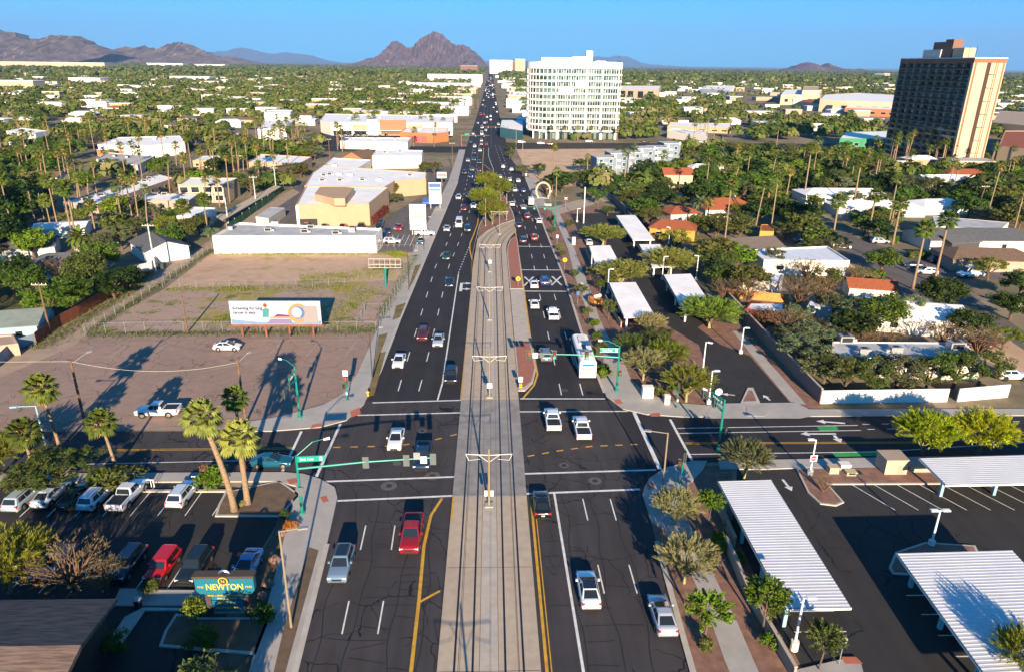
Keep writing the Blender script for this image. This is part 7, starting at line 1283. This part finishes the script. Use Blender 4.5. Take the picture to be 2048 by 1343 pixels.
# alley gardens, left
for i, (px, h, r, c, k) in enumerate((((180, 590), 9.0, 4.6, 'olive', 'shade'), ((205, 560), 8.5, 4.4, 'green', 'shade'), ((230, 600), 6.0, 4.2, 'dark', 'shade'), ((105, 645), 7.0, 5.4, 'bright', 'mesquite'), ((150, 620), 6.5, 4.0, 'green', 'shade'), ((30, 590), 8.0, 6.0, 'dark', 'shade'), ((-10, 520), 11, 7.0, 'dark', 'shade'), ((70, 520), 7.5, 4.6, 'bright', 'shade'), ((245, 500), 6.5, 4.2, 'grey', 'mesquite'), ((370, 490), 7.0, 4.6, 'olive', 'shade'), ((345, 500), 6.0, 3.8, 'green', 'shade'), ((310, 450), 6, 4.4, 'grey', 'mesquite'), ((225, 430), 6.5, 4.5, 'brown', 'bare'), ((260, 580), 5, 3.5, 'dark', 'shade'), ((400, 470), 5.6, 3.8, 'olive', 'shade'), ((175, 385), 7.5, 5, 'bright', 'shade'), ((10, 440), 12, 7, 'dark', 'shade'), ((60, 600), 7, 4.4, 'green', 'shade'), ((275, 480), 6, 4, 'olive', 'mesquite'))):
    T(k, px, h, r, c, '%s tree in the alley gardens %s' % ({'olive': 'olive-green', 'green': 'green', 'dark': 'dark dense', 'bright': 'light green', 'grey': 'grey-green', 'brown': 'bare brown'}[c], ('with tall cypress-like top', 'beside the cypress-like one', 'behind the rusty fence end', 'with pale forked trunk by the wooden pole', 'at the middle of the rusty fence', 'over the lawn shadow', 'at the picture edge, tallest', 'near the white chimney', 'behind the garage house', 'right of the garage house', 'at the alley edge by the bin', 'below the low apartments', 'among the hedges', 'at the fence corner', 'beside the white block garage', 'by the long apartment row', 'at the picture edge behind palms', 'on the lawn', 'left of the garage roof')[i]))
for i, (px, h) in enumerate(((( 30, 480), 16), ((92, 455), 13), ((118, 465), 14), ((103, 460), 8), ((15, 430), 14), ((385, 350), 15))): palm(at(*px), h, 'slender fan palm rising from the alley gardens, %s' % ('nearest the edge', 'left of three', 'right of three', 'short one of three', 'behind the edge tree', 'in front of the two-storey flats')[i], None, 'palm', 1.3, 0, i == 3)
def hedge(label, px, w_, h, c='green', nm='hedge'):
    a, b = [Vector(p) for p in P(px)]; d = b - a; L_ = d.length
    def f(n):
        u = R_.uniform(-.5, .5, (n, 3)); k = R_.integers(0, 3, n); u[np.arange(n), k] = np.sign(u[np.arange(n), k]) * R_.uniform(.40, .52, n); dd = u.copy(); return u * np.array([L_, w_, h]) + np.array([0, 0, h / 2]), dd
    t = thing(nm, label, 'hedge', ((a.x + b.x) / 2, (a.y + b.y) / 2, 0), math.atan2(d.y, d.x)); o = link('foliage', cloud('foliage', int(600 + 120 * L_), f, (.40, .26), .6), t); o.color = (*vary(COLS[c] if isinstance(c, str) else c), 1); MB().box(-L_ / 2 + .2, L_ / 2 - .2, -w_ / 2 + .3, w_ / 2 - .3, 0, h - .3).build('stems', bark, t); return t
hedge('clipped bright hedge along the front of the ranch house yard', ((1700, 440), (1800, 446)), 2.5, 2.4, 'bright'); hedge('clipped hedge behind the parked SUV at the side street', ((1745, 482), (1795, 486)), 2, 1.8, 'green'); hedge('hedge beside the pale flat house garden', ((1700, 556), (1765, 560)), 2.5, 2.0, 'bright'); hedge('green hedge in front of the dark-roofed house', ((1815, 515), (1860, 518)), 2, 1.6, 'green')
hedge('tall dark green hedge between the alley carport and the peach apartments', ((495, 372), (605, 352)), 5, 5.5, 'dark'); hedge('red flowering hedge along the peach office wall', ((742, 450), (772, 425)), 1.8, 2.2, (.16, .03, .02)); hedge('green hedge row above the long apartment roof', ((250, 352), (330, 330)), 3, 3.5, 'green')
T('mesquite', (785, 395), 5.5, 3.6, 'olive', 'olive tree in front of the broad peach end wall'); T('shade', (790, 408), 3.6, 3.0, 'grey', 'rounded grey-green bush in the office car park'); T('mesquite', (868, 350), 6, 3.8, 'olive', 'olive tree at the roadside beyond the pylon signs'); T('shade', (850, 350), 5.4, 3.0, 'olive', 'second olive tree beside the tall white box shop'); T('shrub', (877, 398), 3, 1.2, 'green', 'narrow green shrub by the small roadside sign')
for i, (px, h, r, c) in enumerate((((1022, 305), 5, 3.2, 'olive'), ((1019, 318), 4.5, 2.8, 'olive'), ((1045, 352), 5, 3.8, 'grey'), ((1078, 352), 5.4, 4.2, 'green'), ((1165, 345), 6.5, 5.2, 'green'), ((1245, 320), 7, 6, 'olive'), ((1290, 350), 7, 5.2, 'dark'), ((1200, 365), 5, 4, 'bluegreen'), ((1225, 395), 5, 3.8, 'green'), ((1250, 388), 4.6, 3.4, 'bright'), ((1195, 410), 5, 3.6, 'green'), ((1215, 432), 3.6, 2.6, 'green'), ((1090, 388), 4.6, 4, 'brown'), ((1320, 405), 7, 6, 'dark'), ((1370, 400), 6.5, 6, 'olive'), ((1300, 400), 6, 5, 'dark'), ((1180, 400), 4.4, 3.4, 'green'))):
    T('mesquite' if c != 'brown' else 'bare', px, h, r, c, 'plaza-side tree %s' % ('by the avenue kerb beyond the sandy lot, far one', 'by the avenue kerb beyond the sandy lot, near one', 'grey, at the kerb before the plaza', 'round, left in the sandy lot', 'large, in the sandy lot below the townhouses', 'largest, over the townhouse row', 'dark, in front of the townhouses', 'silvery, beside the townhouse end', 'by the wall top, right of three', 'bright, inside the wall corner', 'by the wall top, left of three', 'bright round one on the gravel slope', 'bare, around the woven arch', 'dark, left of the cream house', 'olive, below the cream house', 'dark, behind the wall', 'small, at the path bank')[i])
# weeds along the fences
def weeds(name, polys, n, h, c):
    pts = []
    for (a, b, w_) in polys:
        a, b = np.array(at(*a)), np.array(at(*b)); d = b - a; s = np.array([-d[1], d[0]]) / (np.linalg.norm(d) + 1e-6); u = R_.uniform(0, 1, n); v = R_.normal(size=n) * w_; pts.append(a + d * u[:, None] + s * v[:, None])
    c2 = np.concatenate(pts); z = R_.uniform(.02, h, len(c2)); me = cloud(name, len(c2), lambda k: (np.column_stack([c2, z]), np.column_stack([R_.normal(size=(len(c2), 2)) * .4, np.ones(len(c2))])), (.34, .09), .2, .8); o = link(name, me); o.color = (*COLS[c], 1); return tag(o, kind='stuff')
weeds('weed_grass', [((176, 672), (752, 664), .8), ((170, 670), (425, 500), .7), ((70, 700), (255, 585), 1.2), ((255, 585), (300, 545), 1.0), ((760, 640), (832, 512), .5)], 2600, .5, 'olive')
weeds('weed_grass', [((330, 580), (700, 575), 1.2), ((600, 560), (790, 545), 2.5), ((650, 655), (740, 575), 2.0), ((430, 640), (640, 650), 2.5), ((780, 512), (810, 508), 1.5), ((425, 508), (780, 509), .5)], 2200, .3, 'yellow')
# ---------------------------------------------------------------- farther neighbourhood trees
FOOT = []
for o in list(COL.objects):
    if o.parent is None and o.get('category') in ('house', 'apartments', 'shop', 'office', 'building', 'tower', 'townhouse', 'warehouse', 'garage', 'carport', 'shed', 'shopping centre', 'restaurant', 'arch'):
        q = [o.matrix_world @ Vector(v) if False else (Vector(o.location) + Matrix.Rotation(o.rotation_euler.z, 3, 'Z') @ (Matrix.Rotation(c.rotation_euler.z, 3, 'Z') @ Vector(v) + c.location)) for c in o.children if c.type == 'MESH' and c.name.split('.')[0] in ('wall', 'roof', 'core') for v in c.bound_box]
        if q: FOOT.append((min(v.x for v in q), max(v.x for v in q), min(v.y for v in q), max(v.y for v in q), max(v.z for v in q)))
CR = [RT, FW, UP]
def proj(x, y, z):
    d = Vector((x, y, z - CAM_H)); c = [RT[i] * d[0] + FW[i] * d[1] + UP[i] * d[2] for i in range(3)]; return CX + F * c[0] / c[2], CY + F * c[1] / c[2]
def inpoly(p, q):
    x, y = p; c = False
    for i in range(len(q)):
        (x1, y1), (x2, y2) = q[i - 1], q[i]
        if (y1 > y) != (y2 > y) and x < (x2 - x1) * (y - y1) / (y2 - y1) + x1: c = not c
    return c
NO = [P(q) for q in ([(-40, 880), (-40, 730), (60, 700), (170, 655), (425, 495), (845, 495), (770, 800), (600, 880)], [(430, 505), (600, 360), (650, 300), (935, 300), (910, 400), (840, 505)], [(640, 292), (645, 245), (910, 245), (905, 290)], [(1030, 296), (1330, 292), (1340, 340), (1200, 345), (1140, 372), (1060, 372)], [(1130, 372), (1225, 395), (1660, 806), (1400, 830), (1200, 760), (1130, 560)], [(1540, 395), (1600, 450), (1725, 545), (1800, 600), (1960, 650), (2200, 760), (2200, 520), (1880, 503), (1739, 482), (1640, 435), (1580, 394)], [(-20, 660), (60, 600), (255, 560), (430, 490), (440, 520), (200, 700), (60, 720)], [(1440, 300), (1900, 330), (1900, 312), (1440, 290)])]
def free(x, y, r):
    if -24 < x < 22 + (0 if y > 90 else 0) or y < 100: return False
    if 395 - r < y < 455 + r * .3 and abs(x) < 320 and (y < 412 or x > 0) and (x < 0 or 405 < y): return False
    for a, b, c, d, h in FOOT:
        if a - r * .6 < x < b + r * .6 and c - r * .6 < y < d + r * .6: return False
    if any(inpoly((x, y), q) for q in NO): return False
    return all((x - a) ** 2 + (y - b) ** 2 > (rr + r * .55) ** 2 for a, b, rr in OCC[-900:])
FBOX = []
for (x0, x1, y0, y1, hz) in FOOT:
    q = [proj(a, b, c) for a in (x0, x1) for b in (y0, y1) for c in (0, hz)]; FBOX.append((min(p[0] for p in q), max(p[0] for p in q), min(p[1] for p in q), max(p[1] for p in q), y0, y1))
def hides(x, y, r, h, p):
    """A crown that would stand right in front of a building the photograph shows."""
    a, b = proj(x, y, h * .65); rr = r * F / max(50, y)
    for (x0, x1, z0, z1, y0, y1) in FBOX:
        if y1 < y: continue
        ox_ = min(a + rr, x1) - max(a - rr, x0); oy_ = min(b + rr * .8, z1 - (z1 - z0) * .12) - max(b - rr * .8, z0)
        if ox_ > 0 and oy_ > 0 and ox_ * oy_ > .16 * 3.2 * rr * rr and rnd.random() < p: return True
    return False
def zone(x, y):
    if x < -24: return 'west of the avenue'
    return 'east of the avenue'
cnt = dict(shade=0, mesq=0, palm=0, bare=0)
cand = []
for _ in range(9000):
    y = 105 + (rnd.random() ** 1.5) * 480; x = rnd.uniform(-.80, .80) * y
    px, py = proj(x, y, 0)
    if -60 < px < 2110: cand.append((y, x))
cand.sort()
for y, x in cand:
    k = rnd.random(); r = rnd.uniform(3.2, 5.8); z = zone(x, y); far = 'near streets' if y < 220 else 'middle distance' if y < 360 else 'distant streets'
    if k < .56 and cnt['shade'] < 265 and free(x, y, r) and not hides(x, y, r, r * 1.5, .9):
        c = rnd.choice(('dark', 'dark', 'green', 'green', 'olive', 'olive', 'bright')); tree('shade', (x, y), r * rnd.uniform(1.3, 1.75), r, c, '%s leafy garden tree %s in the %s' % ({'dark': 'dark green', 'green': 'mid green', 'olive': 'olive', 'bright': 'light green'}[c], z, far), '%s garden trees %s, %s' % (c, z, far), lod=True); cnt['shade'] += 1; OCC.append((x, y, r * .5))
    elif k < .80 and cnt['mesq'] < 200 and free(x, y, r) and not hides(x, y, r, r * 1.4, .85):
        c = rnd.choice(('olive', 'grey', 'bluegreen', 'olive', 'yellow')); tree('mesquite', (x, y), r * rnd.uniform(1.1, 1.4), r, c, '%s feathery garden tree %s in the %s' % ({'olive': 'olive', 'grey': 'grey-green', 'bluegreen': 'silver-green', 'yellow': 'yellow-green'}[c], z, far), '%s feathery trees %s, %s' % (c, z, far)); cnt['mesq'] += 1; OCC.append((x, y, r * .5))
    elif k < .86 and cnt['bare'] < 18 and free(x, y, r): tree('bare', (x, y), r * 1.4, r, 'brown', 'brown leafless tree %s in the %s' % (z, far), 'leafless trees %s, %s' % (z, far)); cnt['bare'] += 1; OCC.append((x, y, r * .5))
    elif k >= .86 and cnt['palm'] < 170 and free(x, y, 1.2) and (y > 170 or x < -95) and not (x > 0 and rnd.random() < .62):
        palm((x, y), rnd.uniform(8, 17), 'slim fan palm %s in the %s' % (z, far), 'fan palms %s, %s' % (z, far), 'palm', rnd.uniform(.9, 1.45), rnd.choice((0, 0, .5, 1.1)), rnd.random() < .5, lod=y > 190, tk=.22); cnt['palm'] += 1; OCC.append((x, y, 1.0))
for i, (px, py, n_) in enumerate(((590, 300, 9), (585, 275, 8), (660, 305, 3), (755, 262, 3), (860, 262, 5), (720, 262, 4), (1790, 320, 8), (1880, 330, 9), (1830, 318, 3), (930, 215, 4), (1390, 280, 6), (1310, 240, 6))):
    for k in range(n_):
        xy = at(px + rnd.uniform(-28, 28), py + rnd.uniform(-5, 5)); palm(xy, rnd.uniform(8, 14), 'fan palm of the cluster %s' % ('left of the shopping lot', 'by the stepped white block', 'by the shopping lot edge', 'before the shopping centre front', 'before the orange restaurant', 'in the shopping lot', 'left foot of the dark tower', 'right foot of the dark tower', 'in front of the dark tower', 'at the avenue beyond the junction', 'by the ranch row', 'right of the white tower')[i], 'palm cluster %d' % i, 'palm', 1.3, 0, False, True, .26)
for k in range(6): palm((XL + 14 + k * 8.3, YF - 9), 8.5, 'young fan palm in the row before the white tower', 'palms before the white tower', 'palm', 1.1, 0, True, True, .22)
# ---------------------------------------------------------------- far houses, then the far canopy as one mass
far_n = 0
def simple_house(x, y, L_, Wd, h, wm_, rm_, label, group, pitched):
    t = thing('distant_house' if pitched else 'distant_block', label, 'house' if pitched else 'building', (x, y, 0), rnd.uniform(-.12, .12), group); MB().box(-L_ / 2, L_ / 2, -Wd / 2, Wd / 2, 0, h).build('wall', wm_, t)
    a, b = L_ / 2 + .3, Wd / 2 + .3
    if pitched: MB().add([(-a, -b, h), (a, -b, h), (a, b, h), (-a, b, h), (-a * .6, 0, h + 1.7), (a * .6, 0, h + 1.7)], [(0, 1, 5, 4), (2, 3, 4, 5), (1, 2, 5), (3, 0, 4)]).build('roof', rm_, t)
    else: MB().box(-a, a, -b, b, h + .003, h + .35).build('roof', rm_, t)
    return t
HB = []
for _ in range(5000):
    if far_n >= 430: break
    y = 240 + (rnd.random() ** 1.3) * 2400; x = rnd.uniform(-.78, .78) * y
    if abs(x) < 30 or any((x - a) ** 2 + (y - b) ** 2 < (12 + y * .012) ** 2 for a, b in HB) or not free(x, y, 9) and y < 700: continue
    if 385 < y < 470: continue
    px, py = proj(x, y, 0)
    if not -40 < px < 2090 or (1750 < px < 2030 and 350 < y < 420): continue
    pit = rnd.random() < (.7 if y < 600 else .35); z = zone(x, y); near = abs(x) < 110 and y > 500
    if near: pit = False
    wm_ = rnd.choice((whitebld, offwhite, offwhite, tan, peach, palewall)); rm_ = rnd.choice((roofwhite, roofwhite, roofwhite, shingle, brownsh, redtile)) if pit else rnd.choice((roofwhite, roofwhite, roofgrey))
    s = 1.0 if y < 700 else 1.25; cl = 'white' if wm_ is whitebld else 'pale'; band = 'before the first mile' if y < 900 else 'far out in the valley'
    simple_house(x, y, rnd.uniform(12, 22) * s * (1.6 if near else 1), rnd.uniform(9, 13) * s, rnd.uniform(3, 4.2) if pit else rnd.uniform(3.6, 5.6) * s, wm_, rm_, '%s %s among trees %s, %s' % (cl, 'pitched house' if pit else 'flat-roofed block', z, band), '%s %s %s, %s' % (cl, 'houses' if pit else 'blocks', z, band), pit); HB.append((x, y)); far_n += 1
side_lab = []
for k in range(34):                                                    # shops lining the far avenue
    y = 480 + k * 42; sd = -1 if k % 2 else 1; xx = sd * rnd.uniform(32, 46)
    if sd > 0 and y < 560: continue
    if sd < 0 and 380 < y < 560: continue
    simple_house(xx, y, rnd.uniform(24, 34), rnd.uniform(18, 34), rnd.uniform(4.5, 8), rnd.choice((whitebld, whitebld, offwhite, peach)), roofwhite, 'white shop lining the far avenue on the %s side' % ('west' if sd < 0 else 'east'), 'shops along the far avenue, %s side' % ('west' if sd < 0 else 'east'), False)
for lab, px, sz, m in (('white slab office block closing the avenue', (1002, 148), (110, 60, 62), whitebld), ('brown office block left of the avenue end', (938, 146), (90, 60, 34), brownw), ('pale tower at the avenue end beside the brown one', (1040, 150), (45, 40, 66), cream), ('brown tower behind the pale one', (1022, 148), (50, 40, 58), brownw), ('dark glass office block beyond the ochre mall', (1758, 160), (44, 30, 22), g_blue), ('pale half of the dark glass office', (1772, 160), (26, 30, 24), tan), ('little white tower below the twin red buttes', (1618, 141), (60, 40, 60), offwhite), ('long white apartment block left of the avenue', (910, 162), (150, 30, 16), whitebld), ('wide white hangar roofs left of the avenue', (880, 178), (120, 60, 9), whitebld), ('cream block with small windows at the picture edge', (20, 183), (70, 30, 14), cream), ('white hall roof among the far trees', (170, 168), (60, 40, 10), whitebld), ('white low school roofs left of the red mountain', (380, 162), (90, 40, 9), whitebld), ('pale blue-white shed roof far on the left', (330, 134), (260, 90, 24), whitebld), ('second white industrial roof far left', (420, 135), (220, 90, 20), offwhite), ('long cream wall of buildings under the mountains', (60, 138), (700, 90, 30), cream)):
    x, y = at(*px); t = thing('distant_block', lab, 'building', (x, y, 0)); MB().box(-sz[0] / 2, sz[0] / 2, 0, sz[1], 0, sz[2]).build('wall', m, t); MB().box(-sz[0] / 2 - .3, sz[0] / 2 + .3, -.3, sz[1] + .3, sz[2] + .01, sz[2] + .8).build('roof', roofwhite, t)
woodm = bpy.data.materials.new('woodland_leaves'); woodm.use_nodes = True; N, L = nodes(woodm); b = N['Principled BSDF']; b.inputs['Roughness'].default_value = .7; b.inputs['Specular IOR Level'].default_value = .1
g = N.new('ShaderNodeNewGeometry'); n1 = N.new('ShaderNodeTexNoise'); n1.inputs['Scale'].default_value = .055; n1.inputs['Detail'].default_value = 4; L.new(g.outputs[0], n1.inputs['Vector']); r = N.new('ShaderNodeValToRGB'); el = r.color_ramp.elements
el[0].position = .34; el[0].color = (.034, .058, .012, 1); el[1].position = .70; el[1].color = (.19, .155, .08, 1); e = el.new(.46); e.color = (.075, .11, .018, 1); e = el.new(.58); e.color = (.13, .14, .036, 1); L.new(n1.outputs[0], r.inputs[0]); L.new(r.outputs[0], b.inputs['Base Color'])
def canopy(name, n, y0, y1, faces, size, leaf, pw=1.6, clear=34):
    yy = y0 + (R_.uniform(0, 1, n) ** pw) * (y1 - y0); xx = R_.uniform(-.8, .8, n) * yy; k = np.abs(xx) > clear + 0 * yy
    if y0 < 800:
        hb = np.array(HB)
        ok = np.array([k[i] and (free(xx[i], yy[i], 3.5) if yy[i] < 760 else True) and not hides(xx[i], yy[i], 4, 6, .8) for i in range(n)])
        k = ok
    xx, yy = xx[k], yy[k]; n = len(xx)
    if len(HB):
        for a, b_ in HB: k2 = ~((np.abs(xx - a) < 15) & (yy < b_ + 8) & (yy > b_ - 26)); xx, yy = xx[k2], yy[k2]
        n = len(xx)
    s = size * R_.uniform(.6, 1.4, n); i = np.repeat(np.arange(n), faces); d = R_.normal(size=(n * faces, 3)); d[:, 2] = np.abs(d[:, 2]) * .9 - .15; d /= np.linalg.norm(d, axis=1)[:, None]
    c = np.column_stack([xx[i], yy[i], s[i] * .75]) + d * (s[i] * R_.uniform(.6, 1.05, n * faces))[:, None] * np.array([1, 1, .8])
    me = cloud(name, n * faces, lambda q: (c, d), (leaf * 1.3, leaf), .75, 0, woodm); o = link(name, me); return tag(o, kind='stuff')
canopy('woodland', 3800, 260, 800, 70, 4.4, 2.0, 1.0); canopy('woodland', 12500, 700, 2600, 28, 4.8, 3.0, 1.25); canopy('woodland', 13000, 2200, 9000, 18, 9, 8.5, 1.5)
# ---------------------------------------------------------------- mountains
def rockmat(name, a, b_, c, sc):
    m = bpy.data.materials.new(name); m.use_nodes = True; N, L = nodes(m); p = N['Principled BSDF']; p.inputs['Roughness'].default_value = .95; g = N.new('ShaderNodeNewGeometry'); n = N.new('ShaderNodeTexNoise'); n.inputs['Scale'].default_value = sc; n.inputs['Detail'].default_value = 9; n.inputs['Roughness'].default_value = .65
    L.new(g.outputs[0], n.inputs['Vector']); r = N.new('ShaderNodeValToRGB'); e = r.color_ramp.elements; e[0].position = .35; e[0].color = (*a, 1); e[1].position = .7; e[1].color = (*c, 1); x = e.new(.52); x.color = (*b_, 1); L.new(n.outputs[0], r.inputs[0]); L.new(r.outputs[0], p.inputs['Base Color']); return m
def mountain(name, sil, dist, depth, m, rough=.13, seed=1, kind='structure', res=3.0, hs=1.0, jag=.9):
    """A range seen as the skyline sil (pixels) at distance dist: ridge with spurs and gullies on both flanks."""
    rr = np.random.default_rng(seed); px = np.array([p[0] for p in sil], float); py = np.array([p[1] for p in sil], float); hz = 129 + .0114 * (px - CX)
    n = int((px[-1] - px[0]) / res) + 2; qx = np.linspace(px[0], px[-1], n); qy = np.interp(qx, px, np.clip(hz - py, 0, None)); qy += np.convolve(rr.normal(size=n) * jag, [.2, .6, .2], 'same') * np.clip(qy / 8, 0, 1)
    H_ = np.clip(qy, 0, None) * dist / F * .885 * hs + 6; X_ = (qx - 982) / F * dist * .934
    Mn = 25; v = np.linspace(-1, 1, Mn); ph = np.cumsum(rr.normal(size=n) * .35); V = []
    for j, t_ in enumerate(v):
        base = np.exp(-(abs(t_) * 1.75) ** 1.35); sp = .5 + .5 * np.sin(ph * 2.2 + np.arange(n) * .55 + 3 * abs(t_)); hh = H_ * np.clip(base * (1 - rough * 2.4 * abs(t_) ** .6 * sp * (abs(t_) > .02)), 0, 1) + rr.normal(size=n) * H_ * .03 * (abs(t_) > .02); hh *= 1 - abs(t_) ** 6
        V.append(np.column_stack([X_ * (1 + t_ * depth / dist * .0), dist + t_ * depth + rr.normal(size=n) * depth * .03, np.where(abs(t_) > .98, -5, hh)]))
    V = np.concatenate(V); f = [(j * n + i, j * n + i + 1, (j + 1) * n + i + 1, (j + 1) * n + i) for j in range(Mn - 1) for i in range(n - 1)]
    me = bpy.data.meshes.new(name); me.from_pydata([tuple(a) for a in V], [], f); me.materials.append(m); me.update(); return tag(link(name, me), kind=kind)
mountain('red_mountain', [(712, 127), (725, 119), (740, 112), (752, 112), (764, 104), (772, 95), (777, 92), (786, 83), (795, 80), (803, 83), (815, 92), (828, 92), (838, 80), (850, 72), (860, 67), (872, 63), (882, 67), (895, 76), (912, 89), (925, 87), (935, 90), (950, 100), (962, 109), (974, 124)], 10500, 1700, rockmat('red_rock', (.15, .082, .07), (.215, .12, .10), (.31, .20, .16), .005), .13, 3, res=1.6, hs=1.06, jag=1.2)
brownrock = rockmat('brown_rock', (.13, .082, .06), (.22, .145, .10), (.33, .235, .16), .006)
mountain('brown_mountain', [(-60, 62), (-20, 58), (10, 60), (25, 66), (50, 70), (70, 80), (95, 87), (110, 81), (128, 74), (150, 76), (178, 77), (195, 88), (220, 95), (245, 103)], 8200, 1600, brownrock, .24, 5, res=2, hs=1.2, jag=1.8)
mountain('brown_mountain', [(225, 108), (245, 103), (258, 95), (270, 92), (282, 97), (291, 99), (303, 90), (315, 95), (335, 98), (350, 90), (368, 86), (385, 89), (405, 94), (425, 102), (445, 112), (462, 111), (478, 110), (500, 119), (522, 122), (560, 128)], 9600, 1500, brownrock, .24, 8, res=2, hs=1.16, jag=1.8)
mountain('distant_range', [(420, 112), (435, 104), (465, 101), (485, 94), (500, 96), (520, 100), (548, 108), (575, 104), (600, 107), (625, 110), (650, 119), (690, 127)], 38000, 5000, rockmat('far_rock', (.10, .10, .11), (.13, .13, .14), (.17, .17, .18), .001), .12, 9, res=2)
mountain('distant_range', [(960, 124), (985, 120), (1010, 121), (1035, 118), (1060, 122), (1100, 120), (1150, 116), (1180, 112), (1212, 113), (1235, 110), (1258, 113), (1280, 124), (1310, 128), (1350, 131)], 42000, 5000, MATS.get('x') or bpy.data.materials['far_rock'], .12, 10, res=2)
mountain('twin_butte', [(1576, 137), (1590, 132), (1602, 124), (1612, 119), (1625, 117), (1635, 121), (1643, 128), (1652, 128), (1660, 121), (1668, 122), (1676, 129), (1682, 136)], 8800, 700, bpy.data.materials['red_rock'], .12, 12, res=1.5)
mountain('twin_butte', [(1690, 137), (1703, 134), (1712, 132), (1720, 135), (1730, 131), (1738, 133), (1752, 138)], 9200, 500, bpy.data.materials['red_rock'], .12, 13, res=1.5)
# ---------------------------------------------------------------- air
hz = bpy.data.materials.new('haze_air'); hz.use_nodes = True; N, L = nodes(hz); N.remove(N['Principled BSDF']); pv = N.new('ShaderNodeVolumePrincipled'); pv.inputs['Color'].default_value = (.30, .55, 1.0, 1); pv.inputs['Density'].default_value = 3.3e-5; pv.inputs['Anisotropy'].default_value = 0.0
L.new(pv.outputs[0], N['Material Output'].inputs['Volume']); SC.cycles.volume_step_rate = 1.0; SC.cycles.volume_max_steps = 64
tag(MB().box(-60000, 60000, -400, 50000, -8, 2300).build('haze', hz), kind='stuff')
